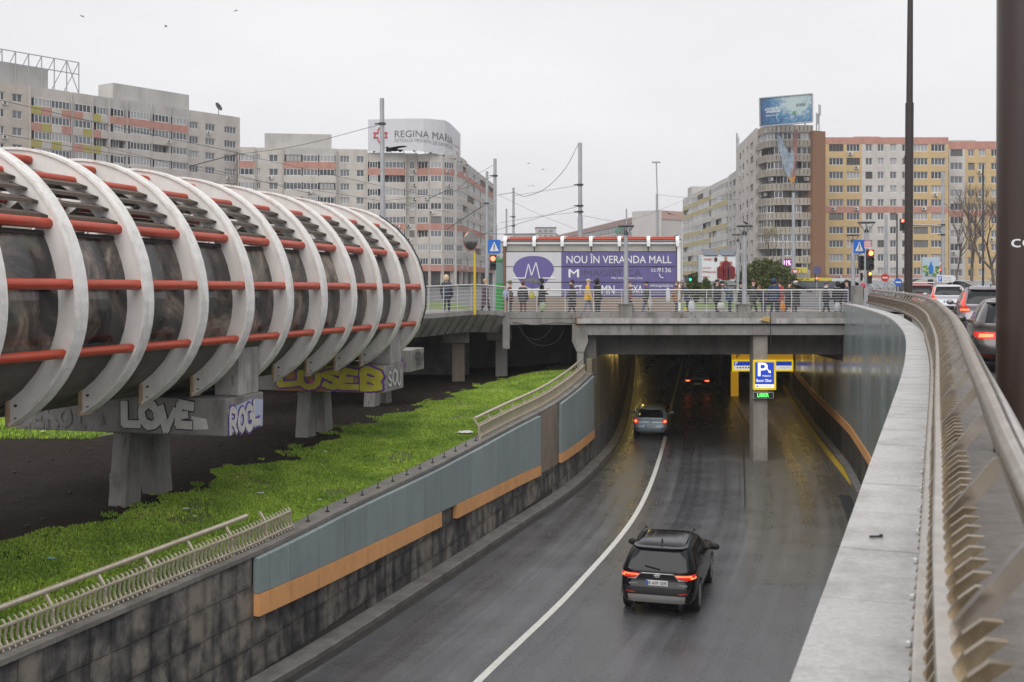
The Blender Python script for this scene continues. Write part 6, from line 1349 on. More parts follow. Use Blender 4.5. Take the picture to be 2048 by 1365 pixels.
person('stooping person in navy jacket with grey hair', 1377, 52.2, -75, 'bend', (.03, .035, .055), (.03, .035, .05), None, (.2, .19, .18), 1.72)
person('person in black jacket and cap below the football billboard', 1434, 52.0, 100, 'stand', (.02, .02, .025), (.02, .02, .022), 'cap', (.025, .025, .03), 1.68)
person('person in dark blue jacket with black cap right of the black jacket', 1460, 53.0, -100, 'bend', (.03, .07, .15), (.03, .035, .06), 'cap', (.02, .02, .03), 1.7)
person('person in black half hidden by the right bridge lamp', 1482, 52.4, 80, 'stand', (.02, .02, .024), (.02, .02, .024), 'beanie', (.02, .02, .024), 1.6)
person('person in dark grey jacket and maroon cap right of the bridge lamp', 1506, 51.8, 75, 'walk', (.05, .05, .052), (.03, .03, .032), 'cap', (.10, .035, .035), 1.68)
person('short person in navy jacket with auburn hair', 1528, 51.9, -60, 'bend', (.03, .035, .08), (.03, .035, .08), None, (.22, .1, .06), 1.5)
person('person in blue hooded jacket below the bush', 1548, 52.5, 150, 'stand', (.03, .045, .10), (.025, .03, .05), 'hood', (.03, .045, .10), 1.72)
person('person in red jacket below the bush', 1560, 53.6, -140, 'stand', (.42, .03, .035), (.05, .05, .06), None, (.05, .03, .025), 1.64)
person('person in black coat beside the orange bag', 1578, 52.0, 60, 'walk', (.02, .02, .022), (.09, .03, .03), 'beanie', (.025, .025, .025), 1.6, coat=True)
person('person in white cap under a dark umbrella', 1592, 52.8, -95, 'hold', (.05, .045, .05), (.04, .04, .05), 'cap', (.62, .58, .5), 1.62, coat=True)
person('person in violet hat and pale scarf', 1652, 52.2, 80, 'walk', (.025, .025, .035), (.025, .025, .04), 'beanie', (.10, .07, .14), 1.58, scarf=(.55, .54, .52))
person('person in black with a hood near the right bridge end', 1676, 52.6, 150, 'stand', (.02, .02, .026), (.02, .022, .03), 'hood', (.02, .02, .026), 1.58)
person('person in plum jacket and black cap near the right bridge end', 1694, 52.2, -120, 'stand', (.07, .05, .09), (.03, .03, .045), 'cap', (.03, .02, .02), 1.66)
person('person in bright red coat at the right end of the bridge', 1712, 51.2, 90, 'bend', (.48, .05, .07), (.3, .05, .06), 'hood', (.5, .06, .08), 1.6, coat=True)
# umbrellas
def umbrella(label, px, py, Y, r, c, tilt):
    p = at(px, py, Y); t = thing('umbrella', label, 'umbrella', p); m = clothes('umb' + str(px), c); M_ = Matrix.Rotation(R(tilt), 4, 'Y')
    mb = MB(); n = 8
    for j in range(n):
        a, b = 2 * math.pi * j / n, 2 * math.pi * (j + 1) / n
        for (r0, z0), (r1, z1) in (((0.0, .22), (.5 * r, .17)), ((.5 * r, .17), (r, 0))):
            q = [M_ @ Vector((rr * math.cos(x), rr * math.sin(x), zz)) for rr, zz, x in ((r0, z0, a), (r1, z1, a), (r1, z1, b), (r0, z0, b))]; mb.quad(*[p + v for v in q])
    o = put('canopy', mb, m, t, sm=30); o.modifiers.new('thick', 'SOLIDIFY').thickness = .008
    mb = MB(); mb.tube([p + M_ @ Vector((0, 0, .26)), p + M_ @ Vector((0, 0, -.62))], .009, 6); put('shaft', mb, dark_m, t)
umbrella('grey umbrella held before the white part of the banner', 1066, 566, 51.7, .48, (.10, .105, .11), 12)
umbrella('dark umbrella held near the right bush', 1606, 578, 52.6, .5, (.03, .035, .045), 24)
# bags
def bag(label, px, py, Y, wd, ht, c):
    p = at(px, py, Y); t = thing('carrier_bag', label, 'bag', (p.x, Y, p.z - ht / 2), 'bags carried on the bridge'); mb = MB(); n = 10
    for k, (s_, z) in enumerate(((.75, -.5), (1, -.35), (1.05, 0), (.85, .3), (.5, .5))):
        for j in range(n):
            a = 2 * math.pi * j / n; mb.v.append((p.x + wd / 2 * s_ * math.cos(a) * (1 + .1 * math.sin(3 * a + k)), Y + wd * .25 * s_ * math.sin(a), p.z + z * ht))
    for k in range(4):
        for j in range(n): mb.f.append((k * n + j, k * n + (j + 1) % n, (k + 1) * n + (j + 1) % n, (k + 1) * n + j)); mb.m.append(0)
    mb.f += [tuple(range(n - 1, -1, -1)), tuple(range(4 * n, 5 * n))]; mb.m += [0, 0]
    put('sack', mb, mat('bag_' + str(px), tuple(q_ * .78 for q_ in c), .5), t, sm=60); hb = MB(); hb.tube([(p.x - wd * .2, Y, p.z + ht * .5), (p.x - wd * .1, Y, p.z + ht * .75), (p.x + wd * .1, Y, p.z + ht * .75), (p.x + wd * .2, Y, p.z + ht * .5)], .008, 5); put('handle', hb, MATS['bag_' + str(px)], t)
for a in (('round yellow bag beside the black umbrella holder', 1063, 590, 51.6, .26, .32, (.62, .55, .03)), ('pale blue bundle at the bridge corner', 1011, 589, 51.6, .3, .34, (.36, .38, .6)), ('pale green bag by the black coat', 1085, 612, 51.8, .3, .4, (.38, .48, .28)), ('pale beige bag hanging beside dark green jacket', 1300, 607, 51.7, .24, .42, (.5, .46, .38)),
          ('tall white bag left of the tan jacket', 1336, 590, 51.6, .2, .6, (.75, .76, .78)), ('white bag right of the tan jacket', 1358, 590, 51.5, .12, .5, (.75, .75, .75)), ('white sack low at the stooping person', 1383, 613, 51.4, .3, .5, (.66, .67, .7)), ('small yellow bag low on the bridge', 1371, 620, 51.2, .16, .16, (.65, .5, .03)),
          ('white shopping bag under the football billboard', 1442, 613, 51.4, .36, .34, (.62, .64, .58)), ('orange bag standing beside black coat', 1565, 613, 51.3, .24, .5, (.7, .26, .03)), ('white bag near the right bridge end', 1675, 614, 51.4, .28, .4, (.6, .63, .66)), ('pale yellow bag at the right bridge end', 1698, 617, 51.2, .26, .25, (.6, .58, .36))): bag(*a)

# ================================================================ kiosk with printed banner
YK = 62.0
def K(px, py, dy=0.0): return at(px, py, YK + dy)
kz = GZ; ki = thing('glass_kiosk', 'long glazed kiosk with violet and white clinic banner and arched ribs', 'kiosk', (K(1184, 600).x, YK, kz))
viol = mat('banner_violet', (.135, .115, .29), .35, var=.22, vscale=.9, stretch=(2.2, 1, .2)); bwhite = mat('banner_white', (.58, .58, .6), .35, var=.1, vscale=.8, stretch=(2, 1, .2)); seam = mat('kiosk_seam', (.05, .05, .06), .5); kbrown = mat('kiosk_brown_base', (.27, .21, .165), .7, var=.25, vscale=1.5, bump=.2, bscale=8); ktransp = mat('kiosk_glass', (.42, .41, .37), .15, var=.25, vscale=.8); krust = mat('kiosk_rust_post', (.17, .08, .06), .6)
x0, xm, x1 = K(1012, 0).x, K(1123, 0).x, K(1353, 0).x
rowsy = [504, 534, 565, 594]
mb = MB(); mb.bbox(x0 - .05, x1 + .1, YK + .02, YK + 2.6, kz, K(0, 482).z); put('body', mb, seam, ki)
for a, b in zip(rowsy, rowsy[1:]):
    zt_, zb2 = K(0, a + .8).z, K(0, b - .8).z
    mb = MB(); mb.bbox(x0, xm - .01, YK - .04, YK + .01, zb2, zt_); put('banner_panel', mb, bwhite, ki)
    n = 4
    for k in range(n): mb = MB(); mb.bbox(lerp(xm, x1, k / n) + .003, lerp(xm, x1, (k + 1) / n) - .003, YK - .04, YK + .01, zb2, zt_); put('banner_panel', mb, viol, ki)
for k in range(6):
    mb = MB(); mb.bbox(lerp(x0, x1, k / 6) + .03, lerp(x0, x1, (k + 1) / 6) - .03, YK - .03, YK + .01, K(0, 503).z, K(0, 488).z); put('clear_panel', mb, ktransp, ki)
mb = MB(); mb.bbox(x0, x1, YK - .06, YK + .01, kz, K(0, 595).z); put('base_panel', mb, kbrown, ki)
mb = MB(); mb.bbox(x0 - .16, x0 - .02, YK - .1, YK + .05, kz, K(0, 492).z); put('corner_post', mb, krust, ki)
mb = MB(); mb.bbox(x1 + .03, x1 + .2, YK - .1, YK + .05, kz, K(0, 482).z); put('corner_post', mb, white_m, ki)
mb = MB(); mb.bbox(x0 - .1, x1 + .2, YK - .16, YK + .02, K(0, 489).z, K(0, 485).z); put('gutter', mb, bwhite, ki)
for px in (1010, 1068, 1124, 1181, 1238, 1296, 1354):
    c = K(px, 490); mb = MB(); pts = [c + Vector((0, -.25 + .12 * 0, 0)), c + Vector((0, -.24, .18)), c + Vector((0, -.1, .33)), c + Vector((0, .2, .42)), c + Vector((0, .9, .46)), c + Vector((0, 1.6, .4))]
    for a, b in zip(pts, pts[1:]):
        mb.hexa([a + Vector((-.09, 0, -.09)), a + Vector((.09, 0, -.09)), b + Vector((.09, 0, -.09)), b + Vector((-.09, 0, -.09)), a + Vector((-.09, 0, .06)), a + Vector((.09, 0, .06)), b + Vector((.09, 0, .06)), b + Vector((-.09, 0, .06))])
    mb.v = [(v[0] + max(0, v[1] - YK) * .25, v[1], v[2]) for v in mb.v]; put('arched_rib', mb, white_m, ki)
for yy_, zz in ((.25, .3), (.75, .4)):
    mb = MB(); c0, c1 = K(1010, 490), K(1356, 490); mb.tube([c0 + Vector((.1, yy_, zz)), c1 + Vector((0, yy_, zz + .03))], .05, 8); put('red_pipe', mb, red_m, ki, sm=60)
mb = MB(); c0, c1 = K(1010, 490), K(1356, 490); mb.quad(c0 + Vector((0, -.1, .1)), c1 + Vector((0, -.1, .1)), c1 + Vector((0, .5, .36)), c0 + Vector((0, .5, .36))); mb.quad(c0 + Vector((0, .5, .36)), c1 + Vector((0, .5, .36)), c1 + Vector((0, 2.4, .36)), c0 + Vector((0, 2.4, .36))); put('roof', mb, mat('kiosk_roof', (.33, .31, .28), .4), ki)
bw_, bg_ = mat('banner_print_white', (.74, .74, .76), .5), mat('banner_print_dark', (.075, .07, .11), .5)
def ktext(s_, pa, ya, pb, yb, m, bold=.02): a, b = K(pa, yb, -.05), K(pb, ya, -.05); text_on('lettering', s_, m, ki, (a.x, YK - .052, a.z), ux, uy, b.x - a.x, b.z - a.z, bold)
ktext('NOU ÎN VERANDA MALL', 1133, 508, 1343, 527, bw_, .008); ktext('M', 1137, 539, 1158, 555, bw_, .03); ktext('IMAGISTICA', 1163, 540, 1283, 553, bg_, 0); ktext('Mai bine pentru tine', 1223, 554, 1285, 560, bw_, 0); ktext('021', 1302, 538, 1315, 544, bw_, 0); ktext('9136', 1316, 536, 1342, 545, bw_, .0)
ktext('CT', 1148, 571, 1164, 588, bw_, .01); ktext('RMN', 1192, 571, 1229, 588, bw_, .008); ktext('DEXA', 1250, 571, 1285, 586, bw_, .01); ktext('mhospital.ro', 1300, 568, 1346, 576, bw_, 0)
ph = K(1322, 552); mb = MB(); mb.tube([ph + Vector((-.1, -.052, .12)), ph + Vector((-.08, -.052, 0)), ph + Vector((.0, -.052, -.09)), ph + Vector((.12, -.052, -.12))], .03, 6); put('phone_symbol', mb, bw_, ki)
# logo: violet oval with a white peak line
ov = MB(); c = K(1067, 541); pts = []
for k in range(40):
    a = 2 * math.pi * k / 40; rx, rz_ = 1.12, (.78 if math.sin(a) > 0 else 1.0); xx = rx * math.copysign(abs(math.cos(a)) ** .85, math.cos(a)) * (1 if math.sin(a) > 0 else (1 - .35 * abs(math.sin(a)))); pts.append((c.x + xx, YK - .046, c.z + rz_ * math.sin(a)))
ov.poly(pts); put('logo_oval', ov, mat('logo_violet', (.125, .105, .29), .4), ki)
pk = MB(); P_ = [K(1026, 557), K(1050, 557), K(1057, 528), K(1063, 552), K(1072, 525), K(1079, 557), K(1110, 557)]
for a, b in zip(P_, P_[1:]): pk.tube([(a.x, YK - .05, a.z), (b.x, YK - .05, b.z)], .035, 5)
put('logo_line', pk, bw_, ki)
gb = thing('green_booth', 'green booth at the left end of the kiosk', 'booth', (K(1000, 0).x, YK + 1.5, kz)); a, b = at(992, 600, YK + 1.5), at(1009, 522, YK + 1.5); mb = MB(); mb.bbox(a.x, b.x, YK + 1.5, YK + 3, kz, a.z + .95); put('lower_panel', mb, mat('vivid_green', (.05, .38, .08), .5), gb); mb = MB(); mb.bbox(a.x, b.x, YK + 1.52, YK + 3, a.z + .95, b.z); put('upper_pane', mb, mat('booth_teal', (.2, .33, .3), .3), gb); mb = MB(); mb.bbox(a.x - .05, b.x + .05, YK + 1.45, YK + 3.05, b.z, b.z + .12); put('roof_edge', mb, MATS['vivid_green'], gb)

# ================================================================ poles, lamps, signs, wires
def pole(label, px, ptop, Y, r, m=galv, name='tram_pole', bands=(), lean=0.0, cat='pole', zb=GZ, group=None, r2=None):
    b = at(px, 0, Y); zt_ = at(0, ptop, Y).z; t = thing(name, label, cat, (b.x, Y, zb), group); top = Vector((b.x + lean, Y, zt_)); bot = Vector((b.x, Y, zb)); mid = bot.lerp(top, .55)
    mb = MB(); mb.tube([bot, mid, mid + Vector((0, 0, .02)), top], [r * 1.15, r * 1.15, r * .92, (r2 or r * .9)], 12); put('shaft', mb, m, t, sm=40)
    for py in bands:
        z = at(0, py, Y).z; f_ = (z - zb) / (zt_ - zb); c = bot.lerp(top, f_); mb = MB(); mb.lathe([(r * 1.5, -.05), (r * 1.5, .05)], c, 10); mb.box(c + Vector((-.2, 0, 0)), (.35, .06, .06)); put('bracket', mb, dark_m, t)
    return t
tg = 'tram line poles'
pole('tall grey tram pole rising behind the tube, left of the billboard', 767, 197, 57, .125, bands=(248,), lean=-.08, group=tg)
pole('tram pole directly above the left pedestrian crossing sign', 990, 318, 75, .12, bands=(352,), group=tg); pole('tram pole just left of the crossing sign', 974, 343, 90, .12, bands=(407,), group=tg); pole('shorter tram pole left of the kiosk roof centre', 1027, 376, 105, .12, bands=(434, 452), group=tg)
pole('tallest tram pole above the kiosk roof', 1161, 286, 68, .13, bands=(370, 412, 424), lean=-.03, group=tg); pole('short far tram pole beside the low skyline', 1013, 418, 140, .12, group=tg); pole('short far pole above the left bridge lamp', 1253, 418, 150, .11, group=tg)
lp = pole('slim street lamp with twin head above the long far block', 1314, 388, 110, .13, name='street_lamp', cat='lamp'); b = at(1314, 325, 110); mb = MB(); mb.tube([at(1314.5, 388, 110), at(1312.5, 326, 110)], .06, 8); put('upper_shaft', mb, galv, lp); mb = MB(); mb.box(at(1312, 325, 110), (.8, .3, .12)); put('lamp_head', mb, galv, lp)
pole('grey pole standing in front of the rounded tower', 1587, 386, 92, .15, group=tg); pole('thin grey pole in front of the rounded tower, left of the thicker one', 1566, 470, 100, .1, group=tg); p86 = pole('grey pole before the yellow block, right of the slim dark pole', 1886, 345, 80, .11, bands=(450, 470), group=tg); pole('thin dark pole before the white part of the yellow block', 1794, 428, 70, .05, m=dark_m, group=tg); pole('pale pole before the white part of the yellow block', 1772, 430, 95, .13, group=tg); pole('thin dark pole at the bare trees on the right', 1966, 330, 85, .07, m=dark_m, group=tg)
dk = mat('dark_brown_pole', (.035, .026, .022), .5, var=.2, vscale=3)
sp = pole('slim dark lamp pole running up out of the picture on the right', 1816, -160, 40, .125, m=dk, name='lamp_pole', lean=.1, zb=-.2, r2=.08)
for py in (418,): mb = MB(); mb.lathe([(.15, -.15), (.15, .15)], at(1817, 320, 40), 10); put('collar', mb, dk, sp)
bigm = mat('big_pole_paint', (.045, .026, .02), .3, var=.35, vscale=25, stretch=(1, 1, 6), bump=.1, bscale=60)
xb = at(1995, 0, 11.5).x + .24; bpole = thing('large_pole', 'thick dark brown pole cut by the right edge of the picture', 'pole', (xb, 11.5, -.27)); mb = MB(); mb.tube([(xb, 11.5, -.27), (xb + .03, 11.5, 14)], .24, 48); put('shaft', mb, bigm, bpole, sm=60); mb = MB(); mb.lathe([(.262, 0), (.262, .05), (.245, .06)], (xb, 11.5, -.27), 20); put('base_flange', mb, dk, bpole)
zt_ = at(0, 495, 11.26).z
def onpole(a, b):
    x = lerp(at(2028, 0, 11.27).x, at(2064, 0, 11.27).x, a); dx = (x - xb - .004) / .243; return (x, 11.5 - .245 * math.sqrt(max(0, 1 - dx * dx)), zt_ + b * .085)
text_on('lettering', 'co', mat('sticker_white', (.75, .75, .74), .5), bpole, (0, 0, 0), ux, uy, 1, 1, .05, bend=onpole)
def cone_lamp(label, px, Y, py_disc, wpx, base_z, r=.1, dark=False):
    b = at(px, 0, Y); zt_ = at(0, py_disc, Y).z; w2 = wpx / FPX * Y / 2; t = thing('street_lamp', label, 'lamp', (b.x, Y, base_z), 'lamps with shallow dish shades'); bot = Vector((b.x, Y, base_z)); zc = zt_ - w2 * 1.05
    mb = MB(); mb.tube([bot, (b.x, Y, zc)], [r * 1.1, r * .8], 12); put('shaft', mb, galv, t, sm=40)
    mb = MB(); mb.lathe([(w2 * .1, 0), (w2 * .9, .02), (w2, .05), (w2, .09), (w2 * .85, .11)], (b.x, Y, zt_ - .05), 22); put('shade', mb, mat('lamp_shade', (.12, .12, .12), .5), t, sm=30)
    for k in range(6):
        a = math.pi / 3 * k + .3; mb = MB(); mb.tube([(b.x + r * .8 * math.cos(a), Y + r * .8 * math.sin(a), zc - .05), (b.x + w2 * .45 * math.cos(a), Y + w2 * .45 * math.sin(a), zc + w2 * .45), (b.x + w2 * .92 * math.cos(a), Y + w2 * .92 * math.sin(a), zt_ - .04)], .018, 5); put('arm', mb, galv, t)
    mb = MB(); mb.lathe([(r * .8, 0), (r * .9, .1), (r * .5, .2)], (b.x, Y, zc - .02), 10); put('lantern', mb, dark_m, t)
    return t
cone_lamp('dish-topped lamp on the bridge in front of the kiosk', 1252, YB + .05, 453, 33, .4, .105); cone_lamp('dish-topped lamp on the bridge with a pigeon on its shade', 1489, YB + .05, 453, 33, .4, .11); cone_lamp('small dish-topped lamp behind the pigeon lamp', 1476, 72, 470, 26, GZ, .1); cone_lamp('dish-topped lamp above the right crossing signals', 1733, 60, 446, 36, GZ, .13); cone_lamp('lower dish-topped lamp beside the right crossing sign', 1706, 66, 471, 27, GZ, .13)
sblue = mat('road_sign_blue', (.014, .13, .52), .4); swhite = mat('road_sign_white', (.72, .72, .72), .45)
def crossing_sign(label, pa, pb, ya, yb, Y, post_px, rz=0):
    a, b = at(pa, yb, Y), at(pb, ya, Y); wd, ht = b.x - a.x, b.z - a.z; cx, cz = (a.x + b.x) / 2, (a.z + b.z) / 2; t = thing('crossing_sign', label, 'sign', (at(post_px, 0, Y).x, Y, GZ)); mb = MB(); mb.bbox(a.x, b.x, Y - .03, Y, a.z, b.z); put('plate', mb, sblue, t)
    q = lambda u_, v_, d=.034: (cx + u_ * wd, Y - d, cz + v_ * ht)
    mb = MB(); mb.poly([q(-.36, -.34), q(.36, -.34), q(.0, .36)]); put('triangle', mb, swhite, t)
    fig = MB(); d = .037
    for w_, pts in ((.055, ((0, .1), (-.01, -.1))), (.04, ((-.01, -.1), (-.1, -.28))), (.04, ((0, -.1), (.09, -.27))), (.03, ((0, .06), (.1, -.06))), (.03, ((0, .06), (-.1, -.05)))):
        (u0_, v0_), (u1_, v1_) = pts; L_ = math.hypot(u1_ - u0_, v1_ - v0_); nx, ny = -(v1_ - v0_) / L_ * w_ / 2, (u1_ - u0_) / L_ * w_ / 2; d += .0008; fig.quad(q(u0_ + nx, v0_ + ny, d), q(u0_ - nx, v0_ - ny, d), q(u1_ - nx, v1_ - ny, d), q(u1_ + nx, v1_ + ny, d))
    fig.poly([q(.045 * math.cos(k * .628), .15 + .045 * math.sin(k * .628), .037) for k in range(10)]); put('walking_figure', fig, plate_k, t)
    mb = MB(); px_ = at(post_px, 0, Y).x; mb.tube([(px_, Y + .05, GZ), (px_, Y + .05, b.z)], .045, 8); put('post', mb, galv, t); return t
crossing_sign('blue pedestrian crossing sign left of the kiosk', 976, 1001, 480, 507, 58, 988); crossing_sign('blue pedestrian crossing sign at the right end of the bridge', 1707, 1729.5, 480, 507, 54.5, 1720)
red_lit = emat('signal_red', (1.0, .1, .05), 5); grn_lit = emat('signal_green', (.05, 1.0, .5), 1.2); amb_lit = emat('signal_orange', (1.0, .22, .05), 5); lens_off = mat('signal_lens_dark', (.03, .03, .03), .3); red_board = mat('signal_red_casing', (.22, .02, .03), .5)
def signal(label, px, py0, py1, Y, lit, n=3, wpx=None, casing=None, rz=0.0, red_top=False):
    a, b = at(px, py1, Y), at(px, py0, Y); ht = b.z - a.z; wd = (wpx / FPX * Y) if wpx else ht / n * .95; t = thing('traffic_light', label, 'traffic light', (a.x, Y, a.z)); mb = MB(); mb.box((a.x, Y, (a.z + b.z) / 2), (wd, wd * .8, ht)); bevel(put('housing', mb, dark_m, t), .02)
    for k in range(n):
        z = b.z - ht * (k + .5) / n; on = lit.get(k); r = min(wd, ht / n) * .38
        if on and red_top: mb = MB(); mb.box((a.x, Y - wd * .41, z), (wd * 1.02, .01, ht / n)); put('casing_face', mb, red_board, t)
        mb = MB(); mb.lathe([(r, -.02), (r, .0), (r * .6, .03)], (a.x, Y - wd * .42, z), 14, Matrix.Rotation(R(90), 4, 'X')); put('lens', mb, on or lens_off, t)
        mb = MB(); pts = [(r * 1.12 * math.cos(q), r * 1.12 * math.sin(q)) for q in np.linspace(-.3, math.pi + .3, 9)]
        for (x_, z_), (x2, z2) in zip(pts, pts[1:]): mb.quad((a.x + x_, Y - wd * .4, z + z_), (a.x + x2, Y - wd * .4, z + z2), (a.x + x2, Y - wd * .4 - r * 1.1, z + z2), (a.x + x_, Y - wd * .4 - r * 1.1, z + z_))
        put('visor', mb, dark_m, t)
    return t
signal('red pedestrian light below the left crossing sign', 986, 510, 541, 57.8, {0: red_lit}, 2, 13); signal('tall traffic light showing red at the right end of the bridge', 1740, 500, 541, 54.2, {0: amb_lit}, 3, 13, red_top=True); signal('small traffic light showing red below the tall red one', 1739, 544, 568, 54.2, {0: amb_lit}, 3, 8); signal('dark traffic light seen from the side left of the tall red one', 1722, 512, 541, 54.6, {}, 3, 10); signal('small dark repeater light beside the right crossing post', 1722, 546, 562, 54.7, {}, 3, 6)
signal('red traffic light hanging beside the slim dark pole', 1804, 438, 462, 78, {0: red_lit}, 3, 8); signal('green traffic light right of the kiosk', 1380, 549, 563, 75, {1: grn_lit}, 2, 8); signal('far red traffic light below the yellow block corner', 1633, 548, 566, 110, {1: red_lit}, 3, 6); signal('far red light under the give way sign at the right', 1878, 537, 549, 92, {0: red_lit}, 2, 7)
mb = MB(); mb.tube([at(1886, 452, 80), at(1808, 450, 79)], .06, 8); put('arm', mb, galv, p86)
mb = MB(); mb.tube([(at(1735, 0, 54.4).x, 54.45, GZ), at(1735, 470, 54.45)], .07, 10); put('signal_post', mb, galv, label='grey post carrying the red traffic lights at the right bridge end', cat='post')
st_ = thing('striped_plate', 'red and white striped plate above the tall red traffic light', 'sign', at(1735, 498, 54.1))
for k in range(8): a, b = at(1728.5, 497 - k * 1.9, 54.1), at(1741.5, 495.1 - k * 1.9, 54.1); mb = MB(); mb.bbox(a.x, b.x, 54.08, 54.11, a.z, b.z); put('stripe', mb, mat('stripe_red', (.5, .03, .06), .5) if k % 2 else swhite, st_)
# convex mirror on a yellow post
mr_ = thing('traffic_mirror', 'round convex traffic mirror on a yellow post at the footbridge', 'mirror', (at(950, 0, 47.6).x, 47.6, 0)); c = at(941, 482, 47.5); Mx = Matrix.Rotation(R(90), 4, 'X') @ Matrix.Rotation(R(18), 4, 'Y')
mb = MB(); mb.lathe([(.37, -.03), (.38, 0), (.37, .03)], c, 24, Matrix.Diagonal((.86, 1, 1.12, 1)) @ Mx); put('rim', mb, mat('mirror_rim', (.4, .12, .07), .5), mr_, sm=40)
mb = MB(); mb.lathe([(.345, .032), (.3, .05), (.2, .075), (.1, .09), (.01, .095)], c, 24, Matrix.Diagonal((.86, 1, 1.12, 1)) @ Mx); put('mirror_face', mb, mat('mirror_glass', (.24, .23, .22), .12, metal=.9), mr_, sm=60)
mb = MB(); mb.tube([(at(950, 0, 47.6).x, 47.6, 0), at(949.5, 505, 47.6)], .055, 10); put('post', mb, mat('yellow_post', (.62, .44, .02), .5), mr_, sm=40); mb = MB(); mb.tube([at(949.5, 505, 47.6), at(944, 490, 47.55)], .03, 8); put('arm', mb, galv, mr_)
# small far road signs
def disc(label, px, py, Y, r, m, inner=None, shape='disc', bar=None, posty=None):
    c = at(px, py, Y); t = thing('road_sign', label, 'sign', (c.x, Y, GZ)); mb = MB()
    pts = [(r * math.cos(a), r * math.sin(a)) for a in np.linspace(0, 2 * math.pi, 19)[:-1]] if shape == 'disc' else [(-r, .75 * r), (0, -r), (r, .75 * r)] if shape == 'yield' else [(-r, -r), (r, -r), (r, r), (-r, r)]
    mb.prism([(c.x + x, Y, c.z + z) for x, z in pts], (0, -.02, 0)); put('plate', mb, m, t)
    if inner: mb = MB(); mb.prism([(c.x + x * .6, Y - .021, c.z + z * .6 + (.05 * r if shape == 'yield' else 0)) for x, z in pts], (0, -.01, 0)); put('inset', mb, inner, t)
    if bar: mb = MB(); mb.box((c.x, Y - .025, c.z), (r * 1.3, .01, r * .35)); put('bar', mb, bar, t)
    mb = MB(); mb.tube([(c.x, Y + .03, GZ), (c.x, Y + .03, c.z + r)], .04, 6); put('post', mb, galv, t)
sred = mat('road_sign_red', (.5, .03, .03), .5)
disc('round blue arrow sign below the slim thin pole on the right', 1796, 565, 68, .24, sblue, swhite and None, bar=swhite); disc('round no entry sign before the glazed arches', 1770, 556, 80, .28, sred, bar=swhite); disc('give way sign above a red light on the right', 1878, 529, 92, .42, sred, swhite, 'yield'); disc('small give way sign right of the bush', 1590, 545, 80, .3, sred, swhite, 'yield'); disc('dark blue sign board at the tower foot', 1634, 541, 108, .36, mat('sign_indigo', (.09, .09, .2), .6), None, 'square')
ps2 = thing('parking_arrow_sign', 'white arrow-shaped direction sign with blue P square', 'sign', at(1893, 600, 62)); a, b = at(1874, 565, 62), at(1912, 551, 62); zc = (a.z + b.z) / 2; mb = MB(); mb.prism([(a.x, 62, a.z), (b.x - .18, 62, a.z), (b.x, 62, zc), (b.x - .18, 62, b.z), (a.x, 62, b.z)], (0, -.03, 0)); put('arrow_plate', mb, swhite, ps2); mb = MB(); mb.bbox(a.x + .06, a.x + .26, 61.955, 61.965, a.z + .05, b.z - .05); put('blue_square', mb, sblue, ps2); text_on('letter', 'P', swhite, ps2, (a.x + .11, 61.95, a.z + .09), ux, uy, .1, .2, .02); text_on('lettering', 'Parcare', greyp, ps2, (a.x + .34, 61.95, zc + .02), ux, uy, .4, .09); text_on('lettering', 'Bucur Obor', greyp, ps2, (a.x + .34, 61.95, zc - .12), ux, uy, .45, .09)
for x in (a.x + .1, b.x - .2): mb = MB(); mb.tube([(x, 62.03, -.25), (x, 62.03, b.z)], .03, 6); put('post', mb, galv, ps2)
# billboards on the ground
fbp = thing('football_billboard', 'white billboard with four players in red shirts and solar panels', 'billboard', (at(1436, 0, 80).x, 80, GZ)); a, b = at(1398, 566, 80), at(1475, 511, 80); mb = MB(); mb.bbox(a.x, b.x, 80, 80.5, a.z, b.z); bevel(put('cabinet', mb, mat('cabinet_grey', (.45, .48, .52), .5), fbp), .05); mb = MB(); mb.bbox(a.x + .2, b.x - .15, 79.96, 79.99, a.z + .12, b.z - .1); put('poster', mb, mat('poster_white', (.7, .72, .75), .5), fbp)
mb = MB(); mb.bbox((a.x + b.x) / 2 - .25, (a.x + b.x) / 2 + .25, 80.1, 80.4, GZ, a.z); put('leg', mb, dark_m, fbp)
for k in range(2):
    p0, p1 = at(1404 + k * 35, 511, 80), at(1433 + k * 35, 498, 80); mb = MB(); mb.hexa([(p0.x + .15, 79.9, p0.z), (p1.x + .1, 79.9, p0.z), (p1.x + .1, 79.95, p0.z - .02), (p0.x + .15, 79.95, p0.z - .02), (p0.x, 80.5, p1.z), (p1.x - .1, 80.5, p1.z), (p1.x - .1, 80.55, p1.z), (p0.x, 80.55, p1.z)]); put('solar_panel', mb, mat('solar_blue_grey', (.14, .155, .18), .3), fbp)
prd = mat('poster_red', (.28, .02, .03), .5); psk = mat('poster_skin', (.4, .2, .13), .6); pdk = mat('poster_dark', (.06, .02, .03), .6)
